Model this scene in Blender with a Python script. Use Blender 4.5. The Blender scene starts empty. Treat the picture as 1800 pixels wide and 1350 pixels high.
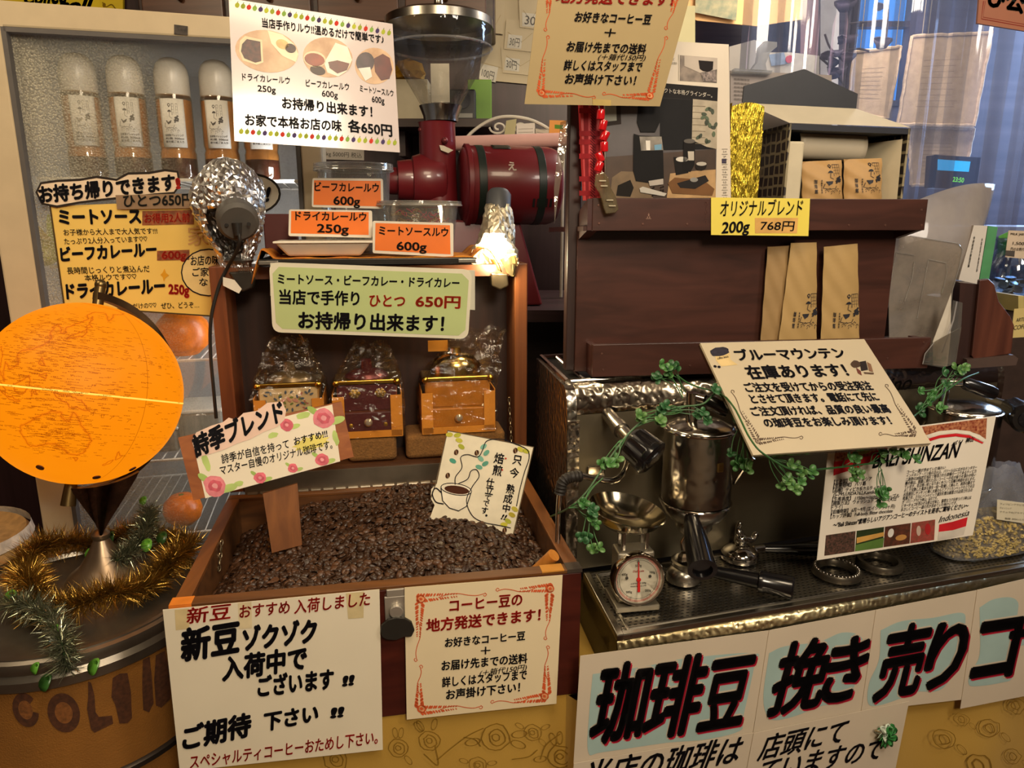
import bpy, bmesh, math, random
from mathutils import Vector, Matrix
random.seed(7)
SC = bpy.context.scene
COL = SC.collection
R = math.radians

# ------------------------------------------------------------------ camera
F = 1260.0
PITCH = R(13.0)
CAM = Vector((0, 0, 1.5))
cd = bpy.data.cameras.new('camera')
cd.sensor_width = 36.0
cd.lens = 36.0 * F / 1800.0
cd.clip_start = 0.02
cam = bpy.data.objects.new('camera', cd)
cam.location = CAM
cam.rotation_euler = (R(90) - PITCH, 0, 0)
COL.objects.link(cam)
SC.camera = cam
FW = Vector((0, math.cos(PITCH), -math.sin(PITCH)))
UP = Vector((0, math.sin(PITCH), math.cos(PITCH)))

# ------------------------------------------------------------------ world, exposure, big lights
SC.view_settings.view_transform = 'Standard'
SC.view_settings.look = 'None'
SC.view_settings.exposure = 0.0
SC.view_settings.gamma = 1.0
SC.view_settings.use_curve_mapping = False
SC.cycles.max_bounces = 10
SC.cycles.transparent_max_bounces = 24
SC.cycles.caustics_reflective = False
SC.cycles.caustics_refractive = False
SC.cycles.sample_clamp_indirect = 4.0
W = bpy.data.worlds.new('world')
SC.world = W
W.use_nodes = True
W.node_tree.nodes['Background'].inputs[0].default_value = (0.55, 0.7, 1.0, 1)
W.node_tree.nodes['Background'].inputs[1].default_value = 0.35


def area(name, loc, target, size, power, col, sy=None):
    l = bpy.data.lights.new(name, 'AREA')
    l.shape = 'RECTANGLE'
    l.size = size
    l.size_y = sy or size
    l.energy = power
    l.color = col
    o = bpy.data.objects.new(name, l)
    o.location = loc
    o.rotation_euler = (Vector(target) - Vector(loc)).to_track_quat('-Z', 'Y').to_euler()
    COL.objects.link(o)
    return o


WARM = (1.0, 0.80, 0.54)
area('ceiling_lamp_and_fill', (0.1, 0.35, 2.52), (0.1, 1.1, 0.9), 0.5, 12, WARM)
area('ceiling_lamp_and_fill', (0.55, -0.9, 2.45), (0.1, 1.3, 1.1), 0.5, 36, (1.0, 0.84, 0.62))  # unseen front fill added behind the camera for even frontal light
area('ceiling_lamp_and_fill', (-1.2, 0.7, 2.5), (-0.8, 1.4, 1.0), 0.4, 8, WARM)
area('ceiling_lamp_and_fill', (1.35, 0.1, 2.5), (1.0, 1.3, 0.9), 0.5, 17, (1.0, 0.88, 0.74))
area('ceiling_lamp_and_fill', (1.0, 2.3, 2.52), (1.0, 2.7, 1.0), 0.6, 26, (1.0, 0.88, 0.76))
area('daylight_fill', (2.55, 3.05, 2.0), (1.2, 1.7, 1.2), 0.9, 85, (0.46, 0.66, 1.0), 0.8)  # added bluish fill, unseen at far right where the wall has no window


# ------------------------------------------------------------------ pixel rays of the calibrated camera
def ray(x, y):
    return FW + Vector(((x - 900) / F, 0, 0)) - UP * ((y - 675) / F)


def aY(x, y, Y):
    r = ray(x, y)
    return CAM + r * (Y / r.y)


def aZ(x, y, z):
    r = ray(x, y)
    return CAM + r * ((z - CAM.z) / r.z)


def aP(x, y, p, n):
    r = ray(x, y)
    n = Vector(n)
    return CAM + r * ((Vector(p) - CAM).dot(n) / r.dot(n))


# ------------------------------------------------------------------ materials
def lin(h):
    if not isinstance(h, str):
        return tuple(h)
    h = h.lstrip('#')
    out = []
    for i in (0, 2, 4):
        c = int(h[i:i + 2], 16) / 255
        out.append(c / 12.92 if c <= 0.04045 else ((c + 0.055) / 1.055) ** 2.4)
    return tuple(out)


MC = {}


def newmat(name):
    m = bpy.data.materials.new(name)
    m.use_nodes = True
    nt = m.node_tree
    return m, nt, nt.nodes, nt.links, nt.nodes['Principled BSDF']


def mat(h, rough=0.5, metal=0.0, var=0.10, scale=25.0, bump=0.0, bscale=None, emit=0.0, stretch=(1, 1, 1), coat=0.0, kind='noise', spec=0.5, h2=None, sss=0.0):
    """Procedural surface: a noise that varies the base colour, with an optional bump."""
    key = (h, rough, metal, var, scale, bump, bscale, emit, stretch, coat, kind, spec, h2)
    if key in MC:
        return MC[key]
    m, nt, N, L, b = newmat('surface')
    c = lin(h)
    tc = N.new('ShaderNodeTexCoord')
    mp = N.new('ShaderNodeMapping')
    mp.inputs['Scale'].default_value = stretch
    L.new(tc.outputs['Object'], mp.inputs[0])
    nz = N.new('ShaderNodeTexNoise')
    nz.inputs['Scale'].default_value = scale
    nz.inputs['Detail'].default_value = 5
    L.new(mp.outputs[0], nz.inputs[0])
    rp = N.new('ShaderNodeValToRGB')
    rp.color_ramp.elements[0].position = 0.32
    rp.color_ramp.elements[1].position = 0.68
    if h2 is None:
        rp.color_ramp.elements[0].color = tuple(max(0, x * (1 - var)) for x in c) + (1,)
        rp.color_ramp.elements[1].color = tuple(min(1, x * (1 + var)) for x in c) + (1,)
    else:
        rp.color_ramp.elements[0].color = c + (1,)
        rp.color_ramp.elements[1].color = lin(h2) + (1,)
    L.new(nz.outputs[0], rp.inputs[0])
    L.new(rp.outputs[0], b.inputs['Base Color'])
    b.inputs['Roughness'].default_value = rough
    b.inputs['Metallic'].default_value = metal
    b.inputs['Coat Weight'].default_value = coat
    b.inputs['Coat Roughness'].default_value = 0.08
    b.inputs['Specular IOR Level'].default_value = spec
    if bump:
        bp = N.new('ShaderNodeBump')
        bp.inputs['Strength'].default_value = bump
        bp.inputs['Distance'].default_value = 0.004
        if kind == 'hammer':
            t = N.new('ShaderNodeTexVoronoi')
            t.feature = 'SMOOTH_F1'
            t.inputs['Scale'].default_value = bscale or scale
            L.new(tc.outputs['Object'], t.inputs[0])
            L.new(t.outputs['Distance'], bp.inputs['Height'])
        else:
            t = N.new('ShaderNodeTexNoise')
            t.inputs['Scale'].default_value = bscale or scale
            t.inputs['Detail'].default_value = 3
            L.new(mp.outputs[0], t.inputs[0])
            L.new(t.outputs[0], bp.inputs['Height'])
        L.new(bp.outputs[0], b.inputs['Normal'])
    if emit:
        L.new(rp.outputs[0], b.inputs['Emission Color'])
        b.inputs['Emission Strength'].default_value = emit
    MC[key] = m
    return m


def wood(h1, h2, rough=0.4, axis=0, scale=9.0, coat=0.15):
    """Wood with grain running along one of the object's axes."""
    key = ('wood', h1, h2, rough, axis, scale)
    if key in MC:
        return MC[key]
    m, nt, N, L, b = newmat('wood')
    tc = N.new('ShaderNodeTexCoord')
    mp = N.new('ShaderNodeMapping')
    s = [scale * 2.2] * 3
    s[axis] = scale * 0.14
    mp.inputs['Scale'].default_value = s
    L.new(tc.outputs['Object'], mp.inputs[0])
    nz = N.new('ShaderNodeTexNoise')
    nz.inputs['Scale'].default_value = 2.2
    nz.inputs['Detail'].default_value = 9
    nz.inputs['Distortion'].default_value = 0.7
    L.new(mp.outputs[0], nz.inputs[0])
    rp = N.new('ShaderNodeValToRGB')
    rp.color_ramp.elements[0].position = 0.34
    rp.color_ramp.elements[1].position = 0.66
    rp.color_ramp.elements[0].color = lin(h1) + (1,)
    rp.color_ramp.elements[1].color = lin(h2) + (1,)
    L.new(nz.outputs[0], rp.inputs[0])
    L.new(rp.outputs[0], b.inputs['Base Color'])
    b.inputs['Roughness'].default_value = rough
    b.inputs['Coat Weight'].default_value = coat
    b.inputs['Coat Roughness'].default_value = 0.25
    bp = N.new('ShaderNodeBump')
    bp.inputs['Strength'].default_value = 0.12
    bp.inputs['Distance'].default_value = 0.001
    L.new(nz.outputs[0], bp.inputs['Height'])
    L.new(bp.outputs[0], b.inputs['Normal'])
    MC[key] = m
    return m


def clear(h='ffffff', refl=0.10, haze=0.0, hazecol='ffffff', bump=0.0, bscale=12.0, stretch=(1, 1, 1), rough=0.06, fres=0.25):
    """Clear sheet or moulded plastic or thin glass: transparent, glossy at a grazing angle, a little milky."""
    key = ('clear', h, refl, haze, hazecol, bump, bscale, stretch, rough, fres)
    if key in MC:
        return MC[key]
    m, nt, N, L, b = newmat('clear_plastic')
    N.remove(b)
    out = N['Material Output']
    tr = N.new('ShaderNodeBsdfTransparent')
    tr.inputs[0].default_value = lin(h) + (1,)
    gl = N.new('ShaderNodeBsdfGlossy')
    gl.inputs['Roughness'].default_value = rough
    lw = N.new('ShaderNodeLayerWeight')
    lw.inputs[0].default_value = 0.35
    ma = N.new('ShaderNodeMath')
    ma.operation = 'MULTIPLY_ADD'
    ma.inputs[1].default_value = fres
    ma.inputs[2].default_value = refl
    L.new(lw.outputs['Fresnel'], ma.inputs[0])
    mx = N.new('ShaderNodeMixShader')
    L.new(ma.outputs[0], mx.inputs[0])
    L.new(tr.outputs[0], mx.inputs[1])
    L.new(gl.outputs[0], mx.inputs[2])
    last = mx
    tc = N.new('ShaderNodeTexCoord')
    mp = N.new('ShaderNodeMapping')
    mp.inputs['Scale'].default_value = stretch
    L.new(tc.outputs['Object'], mp.inputs[0])
    nz = N.new('ShaderNodeTexNoise')
    nz.inputs['Scale'].default_value = bscale
    nz.inputs['Detail'].default_value = 4
    L.new(mp.outputs[0], nz.inputs[0])
    if bump:
        bp = N.new('ShaderNodeBump')
        bp.inputs['Strength'].default_value = bump
        bp.inputs['Distance'].default_value = 0.02
        L.new(nz.outputs[0], bp.inputs['Height'])
        L.new(bp.outputs[0], gl.inputs['Normal'])
        L.new(bp.outputs[0], lw.inputs['Normal'])
    if haze:
        df = N.new('ShaderNodeBsdfDiffuse')
        tl = N.new('ShaderNodeBsdfTranslucent')
        for q in (df, tl):
            q.inputs[0].default_value = lin(hazecol) + (1,)
        m2 = N.new('ShaderNodeMixShader')
        m2.inputs[0].default_value = 0.5
        L.new(df.outputs[0], m2.inputs[1])
        L.new(tl.outputs[0], m2.inputs[2])
        m3 = N.new('ShaderNodeMixShader')
        mr = N.new('ShaderNodeMapRange')
        mr.inputs['From Min'].default_value = 0.3
        mr.inputs['From Max'].default_value = 0.7
        mr.inputs['To Min'].default_value = haze * 0.6
        mr.inputs['To Max'].default_value = min(1, haze * 1.4)
        L.new(nz.outputs[0], mr.inputs[0])
        L.new(mr.outputs[0], m3.inputs[0])
        L.new(mx.outputs[0], m3.inputs[1])
        L.new(m2.outputs[0], m3.inputs[2])
        last = m3
    L.new(last.outputs[0], out.inputs[0])
    MC[key] = m
    return m


def glow(h, strength=1.0, var=0.04, scale=8):
    key = ('glow', h, strength)
    if key in MC:
        return MC[key]
    m, nt, N, L, b = newmat('glow')
    c = lin(h)
    b.inputs['Base Color'].default_value = tuple(x * .08 for x in c) + (1,)
    nz = N.new('ShaderNodeTexNoise')
    nz.inputs['Scale'].default_value = scale
    rp = N.new('ShaderNodeValToRGB')
    rp.color_ramp.elements[0].color = tuple(x * (1 - var) for x in c) + (1,)
    rp.color_ramp.elements[1].color = tuple(min(1, x * (1 + var)) for x in c) + (1,)
    L.new(nz.outputs[0], rp.inputs[0])
    L.new(rp.outputs[0], b.inputs['Emission Color'])
    b.inputs['Emission Strength'].default_value = strength
    b.inputs['Roughness'].default_value = 0.5
    b.inputs['Specular IOR Level'].default_value = 0.15
    MC[key] = m
    return m


# ------------------------------------------------------------------ mesh builder
def frame(o, x, y, z):
    m = Matrix.Identity(4)
    for i, c in enumerate((x, y, z, o)):
        for k in range(3):
            m[k][i] = c[k]
    return m


def along(p, d, upv=(0, 0, 1)):
    """A frame at p whose z axis runs along d."""
    d = Vector(d).normalized()
    u = Vector(upv)
    if abs(d.dot(u.normalized())) > 0.98:
        u = Vector((1, 0, 0))
    x = u.cross(d).normalized()
    y = d.cross(x)
    return frame(p, x, y, d)


class MB:
    def __init__(s):
        s.v = []
        s.f = []

    def add(s, vs, fs, M=None):
        k = len(s.v)
        s.v += [(M @ Vector(v)) if M else Vector(v) for v in vs]
        s.f += [[i + k for i in f] for f in fs]
        return s

    def box(s, c, d, M=None):
        x, y, z = c
        a, b, e = d[0] / 2, d[1] / 2, d[2] / 2
        vs = [(x + i * a, y + j * b, z + k * e) for k in (-1, 1) for j in (-1, 1) for i in (-1, 1)]
        return s.add(vs, [(0, 2, 3, 1), (4, 5, 7, 6), (0, 1, 5, 4), (2, 6, 7, 3), (0, 4, 6, 2), (1, 3, 7, 5)], M)

    def hexa(s, bottom, top):
        """A six-sided block from four bottom and four top corners."""
        return s.add(list(bottom) + list(top), [(3, 2, 1, 0), (4, 5, 6, 7), (0, 1, 5, 4), (1, 2, 6, 5), (2, 3, 7, 6), (3, 0, 4, 7)])

    def slab(s, pts, off):
        """A flat polygon given in space, thickened by the vector off."""
        n = len(pts)
        off = Vector(off)
        vs = [Vector(p) for p in pts] + [Vector(p) + off for p in pts]
        fs = [list(range(n)), list(range(2 * n - 1, n - 1, -1))] + [(i, (i + 1) % n, n + (i + 1) % n, n + i)[::-1] for i in range(n)]
        return s.add(vs, fs)

    def prism(s, poly, z0, z1, M=None):
        n = len(poly)
        vs = [(x, y, z0) for x, y in poly] + [(x, y, z1) for x, y in poly]
        fs = [list(range(n))[::-1], list(range(n, 2 * n))] + [(i, (i + 1) % n, n + (i + 1) % n, n + i) for i in range(n)]
        return s.add(vs, fs, M)

    def lathe(s, prof, n=32, M=None, sx=1.0, sy=1.0):
        vs, fs = [], []
        for r, z in prof:
            for i in range(n):
                a = 2 * math.pi * i / n
                vs.append((r * math.cos(a) * sx, r * math.sin(a) * sy, z))
        for j in range(len(prof) - 1):
            for i in range(n):
                fs.append((j * n + i, j * n + (i + 1) % n, (j + 1) * n + (i + 1) % n, (j + 1) * n + i))
        open_ = prof[0] == prof[-1]
        if prof[0][0] > 1e-6 and not open_:
            fs.append(list(range(n))[::-1])
        if prof[-1][0] > 1e-6 and not open_:
            fs.append([(len(prof) - 1) * n + i for i in range(n)])
        return s.add(vs, fs, M)

    def shell(s, prof, n=32, M=None):
        """An open revolved surface without end caps."""
        vs, fs = [], []
        for r, z in prof:
            for i in range(n):
                a = 2 * math.pi * i / n
                vs.append((r * math.cos(a), r * math.sin(a), z))
        for j in range(len(prof) - 1):
            for i in range(n):
                fs.append((j * n + i, j * n + (i + 1) % n, (j + 1) * n + (i + 1) % n, (j + 1) * n + i))
        return s.add(vs, fs, M)

    def cyl(s, p0, p1, r0, r1=None, n=16):
        p0, p1 = Vector(p0), Vector(p1)
        r1 = r0 if r1 is None else r1
        return s.lathe([(r0, 0), (r1, (p1 - p0).length)], n, along(p0, p1 - p0))

    def tube(s, pts, r, n=8, closed=False):
        pts = [Vector(p) for p in pts]
        m = len(pts)
        rs = r if isinstance(r, (list, tuple)) else [r] * m
        vs, fs = [], []
        prev = None
        for i, p in enumerate(pts):
            a = pts[i - 1] if (i > 0 or closed) else p
            b = pts[(i + 1) % m] if (i < m - 1 or closed) else p
            d = (b - a).normalized()
            if prev is None:
                x = d.orthogonal().normalized()
            else:
                x = (prev - d * prev.dot(d)).normalized()
            prev = x
            y = d.cross(x)
            for k in range(n):
                t = 2 * math.pi * k / n
                vs.append(p + (x * math.cos(t) + y * math.sin(t)) * rs[i])
        for i in range(m if closed else m - 1):
            for k in range(n):
                j = (i + 1) % m
                fs.append((i * n + k, i * n + (k + 1) % n, j * n + (k + 1) % n, j * n + k))
        if not closed:
            fs.append(list(range(n))[::-1])
            fs.append([(m - 1) * n + k for k in range(n)])
        return s.add(vs, fs)

    def ball(s, c, r, nu=16, nv=10, M=None, sc=(1, 1, 1)):
        vs, fs = [], []
        for j in range(nv + 1):
            t = math.pi * j / nv
            for i in range(nu):
                p = 2 * math.pi * i / nu
                vs.append((c[0] + r * sc[0] * math.sin(t) * math.cos(p), c[1] + r * sc[1] * math.sin(t) * math.sin(p), c[2] + r * sc[2] * math.cos(t)))
        for j in range(nv):
            for i in range(nu):
                fs.append((j * nu + i, (j + 1) * nu + i, (j + 1) * nu + (i + 1) % nu, j * nu + (i + 1) % nu))
        return s.add(vs, fs, M)

    def grid(s, fn, nu, nv):
        vs = [fn(i / nu, j / nv) for j in range(nv + 1) for i in range(nu + 1)]
        fs = [(j * (nu + 1) + i, j * (nu + 1) + i + 1, (j + 1) * (nu + 1) + i + 1, (j + 1) * (nu + 1) + i) for j in range(nv) for i in range(nu)]
        return s.add(vs, fs)


ORG = {}


def thing(name, label, cat, loc=(0, 0, 0), group=None):
    o = bpy.data.objects.new(name, None)
    o.empty_display_size = 0.02
    o.location = loc
    COL.objects.link(o)
    o['label'] = label
    o['category'] = cat
    if group:
        o['group'] = group
    ORG[o.name] = Vector(loc)
    return o


def build(name, mb, m, parent=None, smooth=True, bevel=0.0, solid=0.0, sub=0, origin=None, ang=40, recalc=True):
    """Links the collected geometry as ONE mesh object; under a parent it is a part."""
    if parent is not None:
        org = ORG[parent.name]
        rel = Vector((0, 0, 0))
    else:
        if origin is None:
            n = max(1, len(mb.v))
            org = Vector((sum(v.x for v in mb.v) / n, sum(v.y for v in mb.v) / n, min((v.z for v in mb.v), default=0)))
        else:
            org = Vector(origin)
        rel = org
    me = bpy.data.meshes.new(name)
    me.from_pydata([v - org for v in mb.v], [], mb.f)
    bm = bmesh.new()
    bm.from_mesh(me)
    bmesh.ops.remove_doubles(bm, verts=bm.verts, dist=1e-6)
    if recalc:
        bmesh.ops.recalc_face_normals(bm, faces=bm.faces)
    bm.to_mesh(me)
    bm.free()
    me.materials.append(m)
    if smooth:
        me.polygons.foreach_set('use_smooth', [True] * len(me.polygons))
        me.set_sharp_from_angle(angle=R(ang))
    o = bpy.data.objects.new(name, me)
    COL.objects.link(o)
    o.location = rel
    if parent is not None:
        o.parent = parent
    ORG[o.name] = org
    if solid:
        q = o.modifiers.new('thickness', 'SOLIDIFY')
        q.thickness = solid
        q.offset = 0
    if bevel:
        q = o.modifiers.new('edges', 'BEVEL')
        q.width = bevel
        q.segments = 2
        q.limit_method = 'ANGLE'
        q.angle_limit = R(40)
    if sub:
        q = o.modifiers.new('smooth', 'SUBSURF')
        q.levels = q.render_levels = sub
    return o


def tag(o, label, cat, group=None, kind=None):
    o['label'] = label
    o['category'] = cat
    if group:
        o['group'] = group
    if kind:
        o['kind'] = kind
    return o


def struct(name, mb, m, **k):
    o = build(name, mb, m, **k)
    o['kind'] = 'structure'
    return o


def dup(root, M=None, label=None, group=None):
    """A copy of a thing with copies of its parts and their parts."""
    r = root.copy()
    COL.objects.link(r)
    if M is not None:
        r.matrix_world = M
    if label:
        r['label'] = label
    if group:
        r['group'] = group
    for ch in list(root.children):
        c = ch.copy()
        COL.objects.link(c)
        c.parent = r
        for g in list(ch.children):
            d = g.copy()
            COL.objects.link(d)
            d.parent = c
    return r


def lerp(a, b, t):
    return a + (b - a) * t


def spline(pts, n=8):
    """Catmull-Rom through the points."""
    P = [Vector(p) for p in pts]
    if len(P) < 3:
        return P
    Q = [P[0] * 2 - P[1]] + P + [P[-1] * 2 - P[-2]]
    out = []
    for i in range(1, len(Q) - 2):
        for k in range(n):
            t = k / n
            a, b, c, d = Q[i - 1:i + 3]
            out.append(0.5 * ((2 * b) + (c - a) * t + (2 * a - 5 * b + 4 * c - d) * t * t + (3 * b - a - 3 * c + d) * t ** 3))
    out.append(P[-1])
    return out


# ------------------------------------------------------------------ lettering
TXT = {}


def glyphs(s, bold=0.0, shear=0.0):
    key = (s, bold, shear)
    if key not in TXT:
        c = bpy.data.curves.new('lettering', 'FONT')
        c.body = s
        c.shear = shear
        c.resolution_u = 3
        o = bpy.data.objects.new('lettering', c)
        m = bpy.data.meshes.new_from_object(o)
        vs = [tuple(v.co) for v in m.vertices]
        fs = [list(p.vertices) for p in m.polygons]
        if bold:            # a thicker pen: the strokes repeated round a small circle
            n0, f0_ = len(vs), list(fs)
            v0 = list(vs)
            for k in range(8):
                dx, dy = bold * math.cos(k * math.pi / 4), bold * math.sin(k * math.pi / 4)
                base = len(vs)
                vs += [(x + dx, y + dy, z) for x, y, z in v0]
                fs += [[i + base for i in f] for f in f0_]
        bpy.data.objects.remove(o)
        bpy.data.curves.remove(c)
        bpy.data.meshes.remove(m)
        TXT[key] = (vs, fs)
    return TXT[key]


def yrange(s):
    return (-0.07, 0.83) if any(ord(ch) > 0x2000 for ch in s) else (0.0, 0.73)


INK = '15131a'


class Sheet:
    """A flat sheet (sign, label, poster) on a plane in the room, with its printing as parts."""

    def __init__(s, name, label, cat, quad, p, n, m, thick=0.001, group=None, parent=None, rnd=0.0, step=0.0004, outline=None, part_label=None):
        s.n = Vector(n).normalized()
        s.p = Vector(p)
        s.q = quad
        s.step = step
        s.parts = {}
        pts = outline or quad
        if rnd:
            pts = []
            for i in range(4):
                a, b, c = Vector(quad[i - 1]), Vector(quad[i]), Vector(quad[(i + 1) % 4])
                u, w = (a - b).normalized() * rnd, (c - b).normalized() * rnd
                for k in range(6):
                    t = k / 5
                    pts.append(tuple((b + u) * (1 - t) ** 2 + b * 2 * t * (1 - t) + (b + w) * t * t))
        mb = MB()
        mb.slab([aP(x, y, s.p, s.n) for x, y in pts], -s.n * thick)
        s.o = build(name, mb, m, parent=parent, smooth=False)
        if parent is None:
            tag(s.o, label, cat, group)
        elif part_label:
            s.o['label'] = part_label

    def P(s, x, y, layer=1):
        return aP(x, y, s.p + s.n * (s.step * layer), s.n)

    def mb(s, part, m, layer):
        return s.parts.setdefault((part, m), MB())

    def up(s, x, y):
        q = [Vector(a) for a in s.q]
        dl, dr = (q[0] - q[3]).normalized(), (q[1] - q[2]).normalized()
        t = (x - (q[0].x + q[3].x) / 2) / ((q[1].x + q[2].x - q[0].x - q[3].x) / 2)
        return lerp(dl, dr, min(1.2, max(-0.2, t))).normalized()

    def text(s, t, x0, y0, x1, y1, h, col=INK, bold=0.028, shear=0.0, layer=3, part='lettering'):
        vs, fs = glyphs(t, round(bold * .95, 4), shear)
        if not vs:
            return
        xa, xb = min(v[0] for v in vs), max(v[0] for v in vs)
        ya, yb = yrange(t)
        u = s.up((x0 + x1) / 2, (y0 + y1) / 2) * h
        A, B, C = s.P(x0, y0, layer), s.P(x1, y1, layer), s.P(x0 + u.x, y0 + u.y, layer)
        ex, ey = (B - A) / (xb - xa), (C - A) / (yb - ya)
        m = col if not isinstance(col, str) else mat(col, 0.6, var=0.15, spec=0.25)
        s.mb(part, m, layer).add([A + ex * (v[0] - xa) + ey * (v[1] - ya) for v in vs], fs)

    def poly(s, pts, col, layer=1, part='print'):
        m = col if not isinstance(col, str) else mat(col, 0.65, var=0.15, spec=0.2)
        s.mb(part, m, layer).add([s.P(x, y, layer) for x, y in pts], [list(range(len(pts)))])

    def ell(s, cx, cy, rx, ry, col, rot=0.0, layer=1, part='print', n=18, wob=0.0):
        c, d = math.cos(rot), math.sin(rot)
        pts = []
        for i in range(n):
            a = 2 * math.pi * i / n
            k = 1 + wob * random.uniform(-1, 1)
            x, y = rx * math.cos(a) * k, ry * math.sin(a) * k
            pts.append((cx + x * c - y * d, cy + x * d + y * c))
        s.poly(pts, col, layer, part)

    def line(s, pts, w, col, layer=2, part='print', closed=False):
        P = [Vector((x, y)) for x, y in pts]
        n = len(P)
        L, Rr = [], []
        for i in range(n):
            a = P[i - 1] if (i > 0 or closed) else P[i]
            b = P[(i + 1) % n] if (i < n - 1 or closed) else P[i]
            d = (b - a)
            d = d.normalized() if d.length > 1e-9 else Vector((1, 0))
            nn = Vector((-d.y, d.x)) * w / 2
            L.append(P[i] + nn)
            Rr.append(P[i] - nn)
        m = col if not isinstance(col, str) else mat(col, 0.65, var=0.15, spec=0.2)
        vs = [s.P(q.x, q.y, layer) for q in L + Rr]
        s.mb(part, m, layer).add(vs, [(i, (i + 1) % n, n + (i + 1) % n, n + i) for i in range(n if closed else n - 1)])

    def curve(s, pts, w, col, layer=2, part='print', n=6):
        s.line([(v.x, v.y) for v in spline([(x, y, 0) for x, y in pts], n)], w, col, layer, part)

    def sprig(s, x0, y0, x1, y1, col, size=5.0, n=14, part='border'):
        """A band of small leaves that thins out into a curl."""
        a, b = Vector((x0, y0)), Vector((x1, y1))
        d = (b - a).normalized()
        nn = Vector((-d.y, d.x))
        for i in range(n):
            t = i / n * 0.62
            p = lerp(a, b, t)
            k = size * (1 - 0.6 * i / n)
            for sgn in (-1, 1):
                q = p + nn * sgn * k * 0.75 + d * random.uniform(-1, 1)
                s.ell(q.x, q.y, k * 0.62, k * 0.3, col, math.atan2(d.y, d.x) + sgn * 0.9, 1, part, 8)
        s.curve([tuple(lerp(a, b, t) + nn * size * 0.5 * math.sin(t * 9)) for t in (0.3, 0.45, 0.6, 0.75, 0.88, 1.0)], 1.3, col, 1, part, 4)
        e = b
        s.curve([(e.x, e.y), (e.x + d.x * 3 + nn.x * 3, e.y + d.y * 3 + nn.y * 3), (e.x + nn.x * 6, e.y + nn.y * 6), (e.x - d.x * 3 + nn.x * 4, e.y - d.y * 3 + nn.y * 4)], 1.2, col, 1, part, 4)

    def rose(s, x, y, r, col='e08a92', dark='c2505c', part='flower'):
        s.ell(x, y, r, r * 0.92, col, 0.3, 1, part, 14, 0.10)
        s.ell(x + r * 0.05, y, r * 0.68, r * 0.6, mat(dark, 0.5, var=0.25, scale=90), 0.5, 2, part, 12, 0.14)
        s.ell(x, y - r * 0.02, r * 0.36, r * 0.32, col, 0.5, 3, part, 10, 0.14)

    def done(s):
        for (part, m), mb in s.parts.items():
            build(part, mb, m, parent=s.o, smooth=False, recalc=False)
        return s.o
# ================================================================== the room
DARK = wood('2a1713', '3d241c', 0.45, 0, 6)
floor = struct('floor', MB().box((0.2, 1.0, -0.02), (5.4, 6.0, 0.04)), wood('4a2e1e', '5e3d28', 0.4, 1, 5), smooth=False)
struct('ceiling', MB().box((0.2, 1.0, 2.62), (5.4, 6.0, 0.04)), mat('a08a6c', 0.8), smooth=False)
struct('wall_left', MB().box((-2.02, 1.0, 1.3), (0.04, 6.0, 2.6)), wood('3b241a', '4f3122', 0.5, 2, 5), smooth=False)
struct('wall_right', MB().box((2.82, 1.0, 1.3), (0.04, 6.0, 2.6)), wood('38241c', '4a3024', 0.5, 2, 5), smooth=False)
struct('wall_front', MB().box((0.2, -1.62, 1.3), (5.4, 0.04, 2.6)), mat('b89a70', 0.8, scale=4), smooth=False)
struct('wall_back', MB().box((-0.75, 2.42, 1.3), (2.5, 0.06, 2.6)), wood('2c1a18', '40272a', 0.5, 2, 5), smooth=False)
struct('wall_side', MB().box((0.49, 2.92, 1.3), (0.04, 1.0, 2.6)), mat('8a6a4a', 0.8, scale=6), smooth=False)
# far wall with the window opening: four pieces of masonry round it
wx0, wx1, wz0, wz1, WY = 1.42, 1.68, 1.97, 2.47, 3.30
wm = mat('6a5038', 0.85, scale=7)
wb = MB()
wb.box(((0.47 + wx0) / 2, WY, 1.31), (wx0 - 0.47, 0.08, 2.62))
wb.box(((wx1 + 2.84) / 2, WY, 1.31), (2.84 - wx1, 0.08, 2.62))
wb.box(((wx0 + wx1) / 2, WY, wz0 / 2), (wx1 - wx0, 0.08, wz0))
wb.box(((wx0 + wx1) / 2, WY, (wz1 + 2.62) / 2), (wx1 - wx0, 0.08, 2.62 - wz1))
struct('wall_far', wb, wood('2b2430', '453a42', 0.6, 0, 5), smooth=False)
win = struct('window_1', MB().box(((wx0 + wx1) / 2, WY + 0.01, (wz0 + wz1) / 2), (wx1 - wx0, 0.006, wz1 - wz0)), clear('cfe4ff', 0.05), smooth=False)
fr = MB()
for x in (wx0 + 0.01, wx1 - 0.01):
    fr.box((x, WY - 0.03, (wz0 + wz1) / 2), (0.025, 0.05, wz1 - wz0))
for z in (wz0 + 0.01, 2.29, wz1 - 0.02):
    fr.box(((wx0 + wx1) / 2, WY - 0.03, z), (wx1 - wx0, 0.045, 0.022))
build('window_frame', fr, wood('1d1418', '2c2024', 0.5, 2), parent=win, smooth=False)
# the daylit street beyond the glass
st = struct('outside_sky', MB().box((2.1, 4.4, 1.8), (3.2, 0.02, 2.6)), glow('6cbcff', 1.5, 0.35, 2.5), smooth=False)

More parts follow.
